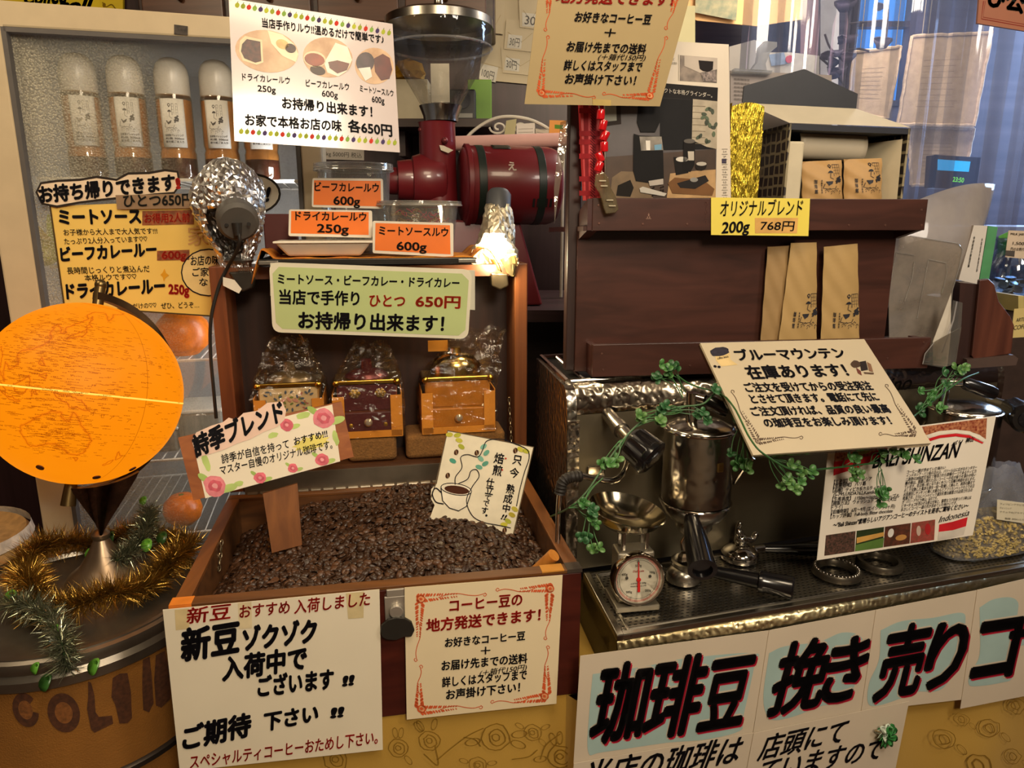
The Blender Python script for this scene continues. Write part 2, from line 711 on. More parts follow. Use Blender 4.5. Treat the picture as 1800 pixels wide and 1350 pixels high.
# dark wooden drawers high on the back wall
dc = thing('drawer_cabinet', 'dark wooden drawer cabinet high on the wall behind the white laminated sign', 'cabinet', (-0.55, 2.2, 2.02))
build('body', MB().box((-0.55, 2.29, 2.23), (1.0, 0.18, 0.42)), wood('2a1914', '3c251b', 0.45, 0), dc, smooth=False, bevel=0.004)
for i in range(4):
    for j in range(3):
        d = build('drawer', MB().box((-0.92 + i * 0.245, 2.192, 2.095 + j * 0.133), (0.225, 0.016, 0.115)), wood('4a2d1c', '5e3b26', 0.4, 0), dc, smooth=False, bevel=0.003)
        build('knob', MB().ball((-0.92 + i * 0.245, 2.176, 2.095 + j * 0.133), 0.009, 10, 6), mat('8a6a3a', 0.35, 1.0), d)

# ================================================================== counter with the brocade cloth
a = R(10.5)
CX, CY, CZ = Vector((math.cos(a), math.sin(a), 0)), Vector((-math.sin(a), math.cos(a), 0)), Vector((0, 0, 1))
CO = Vector((-0.479, 0.911, 0.97))
CW, CD = 0.597, 0.42
CM = frame(CO, CX, CY, CZ)


def ch(x, y, z):
    """Point in the chest's own frame: x along its front, y to the back, z from the rim."""
    return CO + CX * x + CY * y + CZ * z


b = R(16.0)
MX, MN = Vector((math.cos(b), math.sin(b), 0)), Vector((math.sin(b), -math.cos(b), 0))
MY = Vector((-math.sin(R(9)), math.cos(R(9)), 0))
MO = aZ(1085, 1120, 0.86)            # front left corner of the drip tray
CT = 0.745                           # counter height


def mc(x, y, z):
    return MO + MX * x + MY * y + CZ * z


f0 = ch(0.012, 0.004, 0)
f1 = ch(CW - 0.02, 0.004, 0)
f2 = MO + MX * -0.06 - MN * 0.014
f3 = MO + MX * 1.02 - MN * 0.014
back = [f3 + MY * .53, f2 + MY * .53, ch(CW, .54, 0), ch(0.012, 0.54, 0)]
top = [Vector((p.x, p.y, CT)) for p in (f0, f1, f3, *back)]
ct = thing('counter', 'low display counter hidden under the gold brocade cloth', 'counter', (0.2, 1.3, 0))
build('counter_top', MB().slab(top, (0, 0, -0.03)), wood('3a2418', '4c3020', 0.45, 0), ct, smooth=False)
inset = [lerp(Vector((p.x, p.y, 0)), Vector((0.25, 1.35, 0)), 0.12) for p in top]
build('carcass', MB().slab([p + Vector((0, 0, 0.002)) for p in inset], (0, 0, CT - 0.035)), wood('32201a', '452c22', 0.5, 2), ct, smooth=False)


def brocade():
    m, nt, N, L, bs = newmat('gold_brocade')
    tc = N.new('ShaderNodeTexCoord')
    wv = N.new('ShaderNodeTexNoise')
    wv.inputs['Scale'].default_value = 5
    L.new(tc.outputs['Object'], wv.inputs[0])
    rp = N.new('ShaderNodeValToRGB')
    rp.color_ramp.elements[0].color = lin('a88030') + (1,)
    rp.color_ramp.elements[1].color = lin('c09a46') + (1,)
    L.new(wv.outputs[0], rp.inputs[0])
    L.new(rp.outputs[0], bs.inputs['Base Color'])
    bs.inputs['Roughness'].default_value = 0.42
    bs.inputs['Sheen Weight'].default_value = 0.3
    bs.inputs['Sheen Tint'].default_value = (1, .85, .5, 1)
    w2 = N.new('ShaderNodeTexNoise')
    w2.inputs['Scale'].default_value = 420
    L.new(tc.outputs['Object'], w2.inputs[0])
    bp = N.new('ShaderNodeBump')
    bp.inputs['Strength'].default_value = 0.15
    bp.inputs['Distance'].default_value = 0.001
    L.new(w2.outputs[0], bp.inputs['Height'])
    L.new(bp.outputs[0], bs.inputs['Normal'])
    return m


def drape(u, v):
    """Cloth hanging down the counter front; u along the front, v from the edge down."""
    e = [f0, f1, f2, f3]
    ls = [0.0, 0.40, 0.47, 1.0]
    k = 0 if u < ls[1] else 1 if u < ls[2] else 2
    t = (u - ls[k]) / (ls[k + 1] - ls[k])
    p = lerp(e[k], e[k + 1], t)
    n = MN if k == 2 else -CY if k == 0 else (MN - CY).normalized()
    w = (0.0012 if k == 0 else 0.007) * (1 + math.sin(u * 44)) * min(1, v * 2.5) + 0.010 * v
    z = CT + 0.004 - v * (CT - 0.02)
    return Vector((p.x, p.y, 0)) + n * (0.001 + w) + Vector((0, 0, z))


cl = MB()
cl.grid(drape, 90, 24)
cl.slab([Vector((p.x, p.y, CT + 0.001)) + (-CY if i < 2 else MN) * (0.001 if i < 3 else 0) for i, p in enumerate(top)], (0, 0, 0.003))
cloth = build('tablecloth', cl, brocade(), recalc=True)
tag(cloth, 'gold brocade cloth with woven roses hanging down the counter front', 'tablecloth')
# the woven roses, darker satin on the cloth front
rs = MB()


def cl_ell(cx, cy, rx, ry, rot, p, n, lay=0.0006, wob=0.0, ring=None):
    c, d = math.cos(rot), math.sin(rot)
    N_ = 14
    out, inn = [], []
    for i in range(N_):
        t = 2 * math.pi * i / N_
        k = 1 + wob * random.uniform(-1, 1)
        x, y = rx * math.cos(t) * k, ry * math.sin(t) * k
        out.append(aP(cx + x * c - y * d, cy + x * d + y * c, p + n * lay, n))
        k *= ring or 0.7
        x, y = rx * math.cos(t) * k, ry * math.sin(t) * k
        inn.append(aP(cx + x * c - y * d, cy + x * d + y * c, p + n * lay, n))
    if ring:
        rs.add(out + inn, [(i, (i + 1) % N_, N_ + (i + 1) % N_, N_ + i) for i in range(N_)])
    else:
        rs.add(out, [list(range(N_))])


def cl_line(pts, w, p, n):
    P = spline([(x, y, 0) for x, y in pts], 6)
    for q0, q1 in zip(P, P[1:]):
        d = (q1 - q0).normalized()
        s = Vector((-d.y, d.x, 0)) * w / 2
        rs.add([aP(q.x, q.y, p + n * 0.0008, n) for q in (q0 + s, q1 + s, q1 - s, q0 - s)], [(0, 1, 2, 3)])


CP, CN = ch(0.3, 0.004 - 0.0052, -0.225), (-CY + CZ * .0138).normalized()
for (x, y, r) in ((755, 1302, 20), (872, 1296, 26), (936, 1288, 16), (700, 1315, 18), (590, 1335, 22), (985, 1330, 22), (840, 1345, 16)):
    cl_ell(x, y, r, r * .9, .3, CP, CN, wob=.08, ring=.93)
    cl_ell(x + 2, y + 1, r * .62, r * .55, .8, CP, CN, wob=.1, ring=.88)
    cl_ell(x, y, r * .3, r * .26, .2, CP, CN, wob=.1, ring=.78)
    for k in range(3):
        t = random.uniform(0, 6.28)
        cl_ell(x + r * 1.6 * math.cos(t), y + r * 1.5 * math.sin(t), r * .55, r * .26, t, CP, CN, ring=.86)
for pts in (((770, 1335), (800, 1310), (825, 1292), (850, 1280)), ((950, 1335), (960, 1310), (985, 1290)), ((745, 1325), (770, 1345), (765, 1310)), ((900, 1335), (930, 1330), (945, 1318)), ((815, 1296), (835, 1300), (845, 1312))):
    cl_line(pts, 1.6, CP, CN)
CP2, CN2 = MO + MN * 0.006, MN
for (x, y, r) in ((1660, 1300, 22), (1740, 1280, 20), (1720, 1345, 24), (1785, 1240, 18), (1690, 1265, 14), (1780, 1330, 16)):
    cl_ell(x, y, r, r * .8, .3, CP2, CN2, wob=.15, ring=.92)
    cl_ell(x, y, r * .5, r * .4, .8, CP2, CN2, wob=.15, ring=.8)
    cl_ell(x + r * 1.4, y + r * .8, r * .55, r * .25, .8, CP2, CN2, ring=.86)
build('woven_rose', rs, mat('86651f', 0.3, var=.2), cloth, smooth=False, recalc=False)

# ================================================================== fridge with the glass door
g = R(14)
FX, FY = Vector((math.cos(g), math.sin(g), 0)), Vector((-math.sin(g), math.cos(g), 0))
FO = Vector((-0.58, 1.475, 0))
FNv = -FY


def fz(x, y, z):
    return FO + FX * x + FY * y + Vector((0, 0, z))


FM = frame(FO, FX, FY, CZ)


def fpx(x, y):
    """x, z on the fridge door plane under a pixel."""
    p = aP(x, y, FO, FNv)
    return (p - FO).dot(FX), p.z


xl = fpx(30, 400)[0]
xr = fpx(549, 300)[0]
zt0, zt1 = fpx(200, 62)[1], fpx(200, 22)[1]
ENAM = mat('c4b292', 0.3, var=.04, coat=.3)
fg = thing('fridge', 'white glass door fridge holding dressing bottles and fruit behind the globe', 'fridge', fz((xl + xr) / 2, 0.25, 0))
pw = 0.058
mbx = MB()
mbx.box(((xl + xr) / 2, 0.50, 0.9), (xr - xl + pw, 0.02, 1.0 + zt1 - .9 + .0), FM)
zc = (0.1 + zt1) / 2
mbx = MB()
mbx.box(((xl + xr) / 2, 0.50, zc), (xr - xl + pw, 0.02, zt1 - 0.1), FM)
mbx.box((xl - 0.01, 0.26, zc), (0.02, 0.48, zt1 - 0.1), FM)
mbx.box((xr + 0.01, 0.26, zc), (0.02, 0.48, zt1 - 0.1), FM)
mbx.box(((xl + xr) / 2, 0.26, zt1 - 0.012), (xr - xl + pw, 0.48, 0.02), FM)
mbx.box(((xl + xr) / 2, 0.26, 0.06), (xr - xl + pw, 0.48, 0.12), FM)
build('cabinet_shell', mbx, mat('a9a6a0', 0.45, var=.05), fg, smooth=False)
df = MB()
df.box((xl, 0.0, zc), (pw, 0.04, zt1 - 0.1), FM)
df.box((xr, 0.0, zc), (pw * .72, 0.04, zt1 - 0.1), FM)
df.box(((xl + xr) / 2, 0.0, (zt0 + zt1) / 2), (xr - xl - pw, 0.04, zt1 - zt0), FM)
df.box(((xl + xr) / 2, 0.0, 0.2), (xr - xl - pw, 0.04, 0.12), FM)
build('door_frame', df, ENAM, fg, smooth=False, bevel=0.004)
gk = MB()
gx0, gx1 = xl + pw / 2 + 0.004, xr - pw * .36 - 0.004
for x in (gx0, gx1):
    gk.box((x, -0.012, (0.26 + zt0) / 2), (0.008, 0.02, zt0 - 0.26), FM)
gk.box(((gx0 + gx1) / 2, -0.012, zt0 - 0.004), (gx1 - gx0, 0.02, 0.008), FM)
build('gasket', gk, mat('55504c', 0.6), fg, smooth=False)


def misted():
    """Cold door glass, misted with droplets over its left part."""
    m, nt, N, L, bs = newmat('misted_glass')
    N.remove(bs)
    out = N['Material Output']
    tr = N.new('ShaderNodeBsdfTransparent')
    gl = N.new('ShaderNodeBsdfGlossy')
    gl.inputs['Roughness'].default_value = 0.03
    mx = N.new('ShaderNodeMixShader')
    mx.inputs[0].default_value = 0.055
    L.new(tr.outputs[0], mx.inputs[1])
    L.new(gl.outputs[0], mx.inputs[2])
    tc = N.new('ShaderNodeTexCoord')
    sp = N.new('ShaderNodeSeparateXYZ')
    L.new(tc.outputs['Object'], sp.inputs[0])
    vo = N.new('ShaderNodeTexVoronoi')
    vo.inputs['Scale'].default_value = 260
    L.new(tc.outputs['Object'], vo.inputs[0])
    nz = N.new('ShaderNodeTexNoise')
    nz.inputs['Scale'].default_value = 6
    nz.inputs['Detail'].default_value = 6
    L.new(tc.outputs['Object'], nz.inputs[0])
    mr = N.new('ShaderNodeMapRange')       # mist thins towards the right
    mr.inputs['From Min'].default_value = -0.30
    mr.inputs['From Max'].default_value = 0.09
    mr.inputs['To Min'].default_value = 0.85
    mr.inputs['To Max'].default_value = 0.05
    L.new(sp.outputs['X'], mr.inputs[0])
    mu = N.new('ShaderNodeMath')
    mu.operation = 'MULTIPLY'
    L.new(mr.outputs[0], mu.inputs[0])
    r2 = N.new('ShaderNodeMapRange')
    r2.inputs['From Min'].default_value = 0.3
    r2.inputs['From Max'].default_value = 0.62
    r2.inputs['To Min'].default_value = 0.25
    r2.inputs['To Max'].default_value = 1.3
    L.new(nz.outputs[0], r2.inputs[0])
    L.new(r2.outputs[0], mu.inputs[1])
    m2 = N.new('ShaderNodeMath')
    m2.operation = 'MULTIPLY'
    L.new(mu.outputs[0], m2.inputs[0])
    r3 = N.new('ShaderNodeMapRange')
    r3.inputs['From Min'].default_value = 0.1
    r3.inputs['From Max'].default_value = 0.6
    r3.inputs['To Min'].default_value = 1.1
    r3.inputs['To Max'].default_value = 0.35
    L.new(vo.outputs['Distance'], r3.inputs[0])
    L.new(r3.outputs[0], m2.inputs[1])
    df_ = N.new('ShaderNodeBsdfPrincipled')
    df_.inputs['Base Color'].default_value = lin('d2ccb4') + (1,)
    df_.inputs['Roughness'].default_value = 0.25
    bp = N.new('ShaderNodeBump')
    bp.inputs['Strength'].default_value = 0.9
    bp.inputs['Distance'].default_value = 0.003
    L.new(vo.outputs['Distance'], bp.inputs['Height'])
    L.new(bp.outputs[0], df_.inputs['Normal'])
    m3 = N.new('ShaderNodeMixShader')
    L.new(m2.outputs[0], m3.inputs[0])
    L.new(mx.outputs[0], m3.inputs[1])
    L.new(df_.outputs[0], m3.inputs[2])
    L.new(m3.outputs[0], out.inputs[0])
    return m


build('door_glass', MB().box(((gx0 + gx1) / 2, 0.0, (0.26 + zt0) / 2), (gx1 - gx0, 0.006, zt0 - 0.26), FM), misted(), fg, smooth=False)
# maker's plate smudge and tape marks left on the top rail
sm = Sheet('tape_mark', '', '', [(306, 43), (330, 46), (330, 62), (306, 60)], fz(0, -0.0215, 0), FNv, mat('3a322c', 0.7, var=.5, scale=160), 0.0004, parent=fg)

# wire shelves
zs = [aP(240, 318, fz(0, 0.09, 0), FNv).z, aP(90, 468, fz(0, 0.06, 0), FNv).z, aP(330, 630, fz(0, 0.06, 0), FNv).z, aP(330, 800, fz(0, 0.06, 0), FNv).z, aP(330, 926, fz(0, 0.07, 0), FNv).z]
for z in zs:
    w = MB()
    for yy in (0.035, 0.44):
        w.tube([fz(xl + 0.035, yy, z), fz(xr - 0.03, yy, z)], 0.0035, 6)
    k = 0
    x = xl + 0.05
    while x < xr - 0.03:
        w.tube([fz(x, 0.035, z), fz(x, 0.44, z)], 0.0016, 5)
        x += 0.024
    build('wire_shelf', w, mat('cfc9bd', 0.4), fg)
fl = bpy.data.lights.new('fridge_lamp', 'AREA')
fl.size, fl.size_y, fl.shape, fl.energy, fl.color = 0.7, 0.04, 'RECTANGLE', 2.2, (0.95, 0.97, 1.0)
flo = bpy.data.objects.new('fridge_lamp', fl)
flo.location = fz(xr - 0.04, 0.03, 1.25)
flo.rotation_euler = (fz(0, .12, 0) - fz(xr, 0, 0)).to_track_quat('-Z', 'X').to_euler()
COL.objects.link(flo)


# ------------------------------------------------------------------ the shop's line drawing: lamp, window bars, dripper, cup and vine
def motif(P, mb, x, y, s):
    """P maps drawing units to space; drawn into mb with lower left (x, y), s per unit."""
    def pt(u, v):
        return P(x + u * s, y + v * s)

    def pol(pts):
        mb.add([pt(*q) for q in pts], [list(range(len(pts)))])

    def el(cx, cy, rx, ry, n=10, a0=0, a1=6.2832):
        pol([(cx + rx * math.cos(lerp(a0, a1, i / n)), cy + ry * math.sin(lerp(a0, a1, i / n))) for i in range(n if a1 > 6 else n + 1)])

    def ln(pts, w=.035):
        for (a0, b0), (a1, b1) in zip(pts, pts[1:]):
            d = Vector((a1 - a0, b1 - b0)).normalized() * w / 2
            mb.add([pt(a0 - d.y, b0 + d.x), pt(a1 - d.y, b1 + d.x), pt(a1 + d.y, b1 - d.x), pt(a0 + d.y, b0 - d.x)], [(0, 1, 2, 3)])
    for i in range(8):
        t0, t1 = i * .785, (i + 1) * .785
        mb.add([pt(.25 + .13 * math.cos(t), 2.62 + .15 * math.sin(t)) for t in (t0, t1)] + [pt(.25 + .07 * math.cos(t), 2.62 + .08 * math.sin(t)) for t in (t1, t0)], [(0, 1, 2, 3)])
    pol([(.2, 2.42), (.3, 2.42), (.28, 2.5), (.22, 2.5)])
    el(.25, 1.98, .17, .2, 8, 0, 3.1416)
    ln([(.48, 1.7), (.48, 2.75), (.98, 2.75)])
    for q in (.65, .82, .98):
        ln([(q, 1.75), (q, 2.75)], .02)
    for q in (1.95, 2.2, 2.48):
        ln([(.48, q), (.98, q)], .02)
    ln([(.25, 1.95), (.22, 1.55), (.45, 1.4)])
    for (cx, cy, r) in ((.8, 1.45, .17), (.72, 1.22, .15), (.93, 1.62, .1), (.9, 1.2, .12), (.66, 1.05, .08), (.95, 1.35, .1)):
        el(cx, cy, r, r * .8, 7)
    pol([(-.15, 1.2), (.38, 1.22), (.3, .98), (.05, .82)])
    ln([(-.2, 1.0), (-.3, .6), (.1, .5), (.5, .55), (.6, .8)])
    for i in range(6):
        cx, cy = -.2 + i * .2, .35 + .12 * math.sin(i * 2.1)
        ln([(cx, cy), (cx + .1, cy + .13), (cx + .2, cy)], .03)
        ln([(cx + .08, cy - .05), (cx + .02, cy - .2)], .025)


INKM = mat('23222a', 0.6, var=.1)


def vtext(P, mb, s, x, y, h, down=True):
    """A column of characters."""
    for i, chr_ in enumerate(s):
        vs, fs = glyphs(chr_, 0.02, 0)
        mb.add([P(x + v[0] * h, y - i * h * 1.08 + v[1] * h) for v in vs], fs)


# ------------------------------------------------------------------ dressing bottles
def bottle():
    t = thing('dressing_bottle', 'x', 'bottle')
    body = MB().lathe([(0.0, 0), (0.031, 0.0), (0.0345, 0.006), (0.0345, 0.050), (0.0325, 0.056), (0.0325, 0.060), (0.0345, 0.066), (0.034, 0.155), (0.030, 0.168), (0.026, 0.17)], 28)
    build('bottle_body', body, clear('f2e2c8', 0.10), t)
    build('dressing', MB().lathe([(0.0, 0.002), (0.0305, 0.002), (0.033, 0.007), (0.033, 0.05), (0.0312, 0.056), (0.0312, 0.06), (0.033, 0.067), (0.0325, 0.152), (0.0, 0.155)], 28), mat('d9a464', 0.35, var=.12, scale=60), t)
    build('sediment_layer', MB().lathe([(0.0312, 0.0015), (0.0338, 0.007), (0.0338, 0.037), (0.0331, 0.040)], 28), mat('4a1f17', 0.35, var=.3, scale=80), t)
    build('cap', MB().lathe([(0.0315, 0.160), (0.033, 0.163), (0.033, 0.196), (0.0315, 0.209), (0.027, 0.221), (0.019, 0.229), (0.009, 0.2325), (0.0, 0.233)], 28), mat('dcd7ca', 0.3, var=.05), t)
    P = lambda u, v: Vector((0.0352 * math.sin(u / 0.0345), -0.0352 * math.cos(u / 0.0345), v))
    lb = MB()
    lb.grid(lambda u, v: P(lerp(-0.023, 0.023, u), lerp(0.060, 0.152, v)), 10, 2)
    lab = build('label', lb, mat('e6e1d4', 0.55, var=.04), t, solid=0.0003)
    Q = lambda u, v: Vector((0.0356 * math.sin(u / 0.0345), -0.0356 * math.cos(u / 0.0345), v))
    mm = MB()
    motif(Q, mm, -0.010, 0.086, 0.0205)
    for i, s in enumerate(('自家製ドレッシング', '和風 300ml', '要冷蔵ごま入り')):
        vs, fs = glyphs(s, 0.02, 0)
        w = 0.034 / max(v[0] for v in vs)
        mm.add([Q(-0.017 + v[0] * w, 0.081 - i * 0.0062 + v[1] * 0.0048) for v in vs], fs)
    build('label_print', mm, mat('4a4644', 0.6), lab, smooth=False, recalc=False)
    return t


b0 = bottle()
bl = ['dressing bottle behind the misted glass, leftmost on the fridge shelf', 'second dressing bottle from the left in the fridge, label half turned',
      'third dressing bottle from the left in the fridge', 'dressing bottle beside the left edge of the laminated curry sign, clear of mist',
      'dressing bottle mostly hidden below the laminated curry sign, only its base showing']
for i, (x, y) in enumerate(((158, 303), (238, 305), (318, 307), (394, 307), (463, 303))):
    p = aP(x, y, fz(0, .085, 0), FNv)
    q = fz((p - FO).dot(FX), 0.085, zs[0] + 0.004)
    M = Matrix.Translation(q) @ Matrix.Rotation(g + R((18, 10, 2, 0, 5)[i]), 4, 'Z')
    if i == 0:
        b0.matrix_world = M
        b0['label'] = bl[0]
        b0['group'] = 'dressing bottles in the fridge'
    else:
        dup(b0, M, bl[i], 'dressing bottles in the fridge')


# ------------------------------------------------------------------ fruit in the fridge
def pear(name, label, x, y, r, hcol, h2, group, z, yy=0.09, tall=1.25, stemcol='3a2a14'):
    p = aP(x, y, fz(0, yy, 0), FNv)
    c = fz((p - FO).dot(FX), yy, z + 0.003)
    t = thing(name, label, 'fruit', c, group)
    prof = [(0, 0), (r * .55, r * .05), (r * .92, r * .45), (r, r * .9), (r * .86, r * 1.4), (r * .58, r * 1.8 * tall / 1.25), (r * .42, r * 2.05 * tall / 1.25), (r * .22, r * 2.25 * tall / 1.25), (0, r * 2.3 * tall / 1.25)]
    build('flesh', MB().lathe(prof, 22, Matrix.Translation(c)), mat(hcol, 0.35, var=.12, scale=14, h2=h2), t)
    build('stalk', MB().tube([c + Vector((0, 0, r * 2.2 * tall / 1.25)), c + Vector((r * .1, 0, r * 2.65 * tall / 1.25))], r * .07, 6), mat(stemcol, 0.7), t)


pear('pear', 'yellow pear in the fridge left of the yellow menu board', 62, 450, 0.036, 'b08a1e', 'c9a52c', 'pears in the fridge', zs[1])
pear('pear', 'green yellow gourd shaped pear standing behind the yellow pear', 82, 430, 0.036, '8c9a20', 'a9ae30', 'pears in the fridge', zs[1], 0.17, 1.6)
p = aP(80, 460, fz(0, 0.055, 0), FNv)
lm = thing('lemon', 'small yellow green lemon in the fridge with its dark end turned to the front', 'fruit', (p.x, p.y, zs[1]))
c = Vector((p.x, p.y, zs[1] + 0.028))
build('rind', MB().lathe([(0, -.04), (.006, -.036), (.018, -.026), (.026, -.01), (.027, .004), (.022, .02), (.01, .031), (.006, .036), (0, .037)], 18, along(c, -FY + FX * .2)), mat('a8a02a', .4, var=.12), lm)
build('stem_end', MB().ball(c - FY * .0385 + FX * .0075, .0045, 8, 6), mat('241a0c', .8), lm)


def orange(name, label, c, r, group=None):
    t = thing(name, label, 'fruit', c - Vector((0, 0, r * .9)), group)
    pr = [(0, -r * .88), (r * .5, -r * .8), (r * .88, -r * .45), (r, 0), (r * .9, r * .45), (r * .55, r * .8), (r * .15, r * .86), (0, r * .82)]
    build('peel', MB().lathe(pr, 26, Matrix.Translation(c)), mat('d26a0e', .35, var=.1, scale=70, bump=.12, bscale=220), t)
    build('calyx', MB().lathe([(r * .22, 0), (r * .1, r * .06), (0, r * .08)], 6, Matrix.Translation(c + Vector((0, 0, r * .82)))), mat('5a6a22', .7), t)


p = aP(322, 590, fz(0, 0.075, 0), FNv)
orange('persimmon', 'large glossy orange persimmon in the fridge under the yellow menu board', Vector((p.x, p.y, zs[2] + 0.052)), 0.056)
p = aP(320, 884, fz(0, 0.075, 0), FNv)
orange('orange', 'fruit shape standing in for the globe reflection, low behind the fridge glass, between the globe foot and the bean chest', Vector((p.x, p.y, zs[4] + 0.0405)), 0.042)  # added fruit shape in place of the globe's reflection in the fridge
# clear tubs on the lower fridge shelves
for (x, y, w, lab) in ((352, 716, .09, 'clear plastic tub on the fridge shelf under the persimmon'), (250, 800, .16, 'wide ribbed plastic tub low in the fridge behind the globe')):
    p = aP(x, y, fz(0, .1, 0), FNv)
    q = fz((p - FO).dot(FX), .14, zs[3] + .004)
    t = thing('plastic_tub', lab, 'tub', q)
    M = frame(q, FX, FY, CZ)
    h = .085 if w < .1 else .05
    build('tub', MB().box((0, 0, h / 2), (w, .12, h), M), clear('e8e4da', .12, .45, 'b8b2a2', .3, 60, (1, 1, .1)), t, smooth=False, bevel=.006)
    build('lid', MB().box((0, 0, h + .004), (w + .008, .128, .008), M), mat('c8c2b2', .4), t, smooth=False, bevel=.003)

# ------------------------------------------------------------------ menu board taped on the fridge glass
BP = fz(0, -0.026, 0)
YEL = mat('e6c261', .55, var=.03, scale=10)
s = Sheet('menu_board', 'yellow handwritten menu board taped on the fridge glass above the globe', 'sign', [(88, 362), (380, 352), (378, 556), (113, 538)], BP, FNv, YEL, .0015)
s.line([(88, 362), (113, 538)], 3, '4a3a20', 2, 'edge')
s.line([(113, 538), (378, 556)], 2.5, '4a3a20', 2, 'edge')
s.poly([(250, 371), (340, 369), (340, 394), (250, 396)], mat('8a4a22', .6, var=.4, scale=120), 2, 'tape')
s.poly([(276, 441), (333, 439), (333, 457), (276, 458)], mat('8a4a22', .6, var=.4, scale=120), 2, 'tape')
s.text('お得用2人前', 254, 392, 334, 390, 16, 'c0301c', .03)
s.text('600g', 284, 455, 328, 455, 14, 'c0301c', .04)
s.text('ミートソース', 104, 395, 249, 393, 27, bold=.055)
s.text('お子様から大人まで大人気です!!!', 112, 414, 277, 411, 11, bold=.012, shear=-.1)
s.text('たっぷり2人分入っています♡♡', 113, 430, 259, 425, 11, bold=.012, shear=-.1)
s.text('ビーフカレールー', 107, 460, 276, 450, 25, bold=.055)
s.text('長時間じっくりと煮込んだ', 118, 482, 263, 478, 12, bold=.012, shear=-.1)
s.text('本格ルウです♡♡', 149, 494, 240, 491, 11, bold=.012, shear=-.1)
s.text('ドライカレールー', 117, 526, 291, 515, 27, bold=.055)
s.text('250g', 296, 516, 333, 518, 17, 'c0241c', .05)
s.text('温めるだけの♡♡', 205, 545, 275, 541, 10, bold=.012, shear=-.1)
s.text('ぜひ、どうぞ…', 283, 543, 350, 541, 11, bold=.012, shear=-.1)
s.poly([(289, 472), (292, 480), (297, 484), (291, 488), (288, 495), (286, 487), (282, 483), (286, 479)], 'd79a20', 2)
s.text('家', 330, 432, 366, 430, 34, mat('c8985a', .6), .0)
s.line([(367 + 48 * math.cos(t / 20 * 6.2832), 479 + 41 * math.sin(t / 20 * 6.2832)) for t in range(20)], 2.2, INK, 3, 'bubble', True)
s.ell(367, 479, 47, 40, mat('e9cf8c', .55), 0, 2, 'bubble', 24)
s.text('お店の味を', 335, 467, 396, 465, 17, bold=.02)
s.text('ご家で', 338, 486, 382, 485, 15, bold=.02)
s.text('ない？', 350, 503, 392, 502, 14, bold=.02)
s.done()
ol = [(64, 338), (72, 322), (100, 318), (140, 316), (170, 311), (205, 316), (225, 305), (262, 304), (290, 299), (312, 302), (316, 325), (306, 339), (270, 342), (232, 346), (180, 351), (140, 356), (100, 363), (74, 358)]
s = Sheet('header_cutout', 'pinkish white cutout with bold takeaway lettering above the menu board', 'sign', [(64, 322), (314, 300), (316, 330), (70, 360)], BP + FNv * .003, FNv, mat('e3cdb0', .5, var=.04), .001, outline=ol)
s.line(ol, 4, '2a221c', 1, 'outline', True)
s.text('お持ち帰りできます', 69, 357, 309, 334, 29, bold=.05)
s.text('!', 309, 331, 318, 331, 18, 'b8281c', .06)
s.done()
s = Sheet('price_slip', 'brown slip with the handwritten price for one, at the right of the menu header', 'label', [(203, 343), (341, 340), (341, 366), (206, 368)], BP + FNv * .005, FNv, mat('8d7256', .6), .0006)
s.text('ひとつ650円', 217, 364, 340, 361, 22, '2c2a26', .03)
s.done()
eo = [(440 + 52 * math.cos(t / 24 * 6.2832), 341 + 35 * math.sin(t / 24 * 6.2832)) for t in range(24)]
s = Sheet('speech_bubble', 'white oval bubble with two exclamation marks on the fridge behind the foil lamp', 'sign', [(388, 306), (492, 306), (492, 376), (388, 376)], BP + FNv * .004, FNv, mat('ddd3bf', .5, var=.04), .001, outline=eo)
s.line(eo, 4, '2a221c', 1, 'outline', True)
s.text('!!', 456, 356, 476, 352, 24, INK, .05, .15)
s.done()

# yellow coffee sign and framed picture above the fridge
Yb = 2.38
s = Sheet('coffee_sign', 'bright yellow sign with black script cut off by the top left corner', 'sign', [(-40, -70), (216, -40), (216, 23), (-40, 4)], (0, Yb - .01, 0), (0, -1, 0), mat('e8c81c', .5, var=.05), .01)
s.text('Coffee', 42, 8, 118, 5, 30, INK, .04, .3)
s.text('roll', 100, 22, 165, 20, 26, INK, .04, .3)
s.curve([(180, 4), (186, 12), (196, 8), (204, 16), (214, 20)], 2, '8a6a10', 2)
s.ell(183, 9, 3, 4, '8a6a10')
s.done()
t = Sheet('framed_picture', 'small framed photograph on the wall above the fridge', 'picture', [(255, -60), (372, -50), (372, 34), (255, 26)], (0, Yb - .01, 0), (0, -1, 0), mat('5c4a30', .5), .02)
t.poly([(262, -60), (365, -50), (365, 30), (262, 22)], mat('3c352c', .5, var=.6, scale=60), 1, 'picture')
t.poly([(290, -40), (310, -40), (305, 20), (285, 20)], mat('a89878', .6), 2, 'picture')
t.ell(338, 18, 12, 14, '1c1714', .4, 3, 'picture')
t.done()

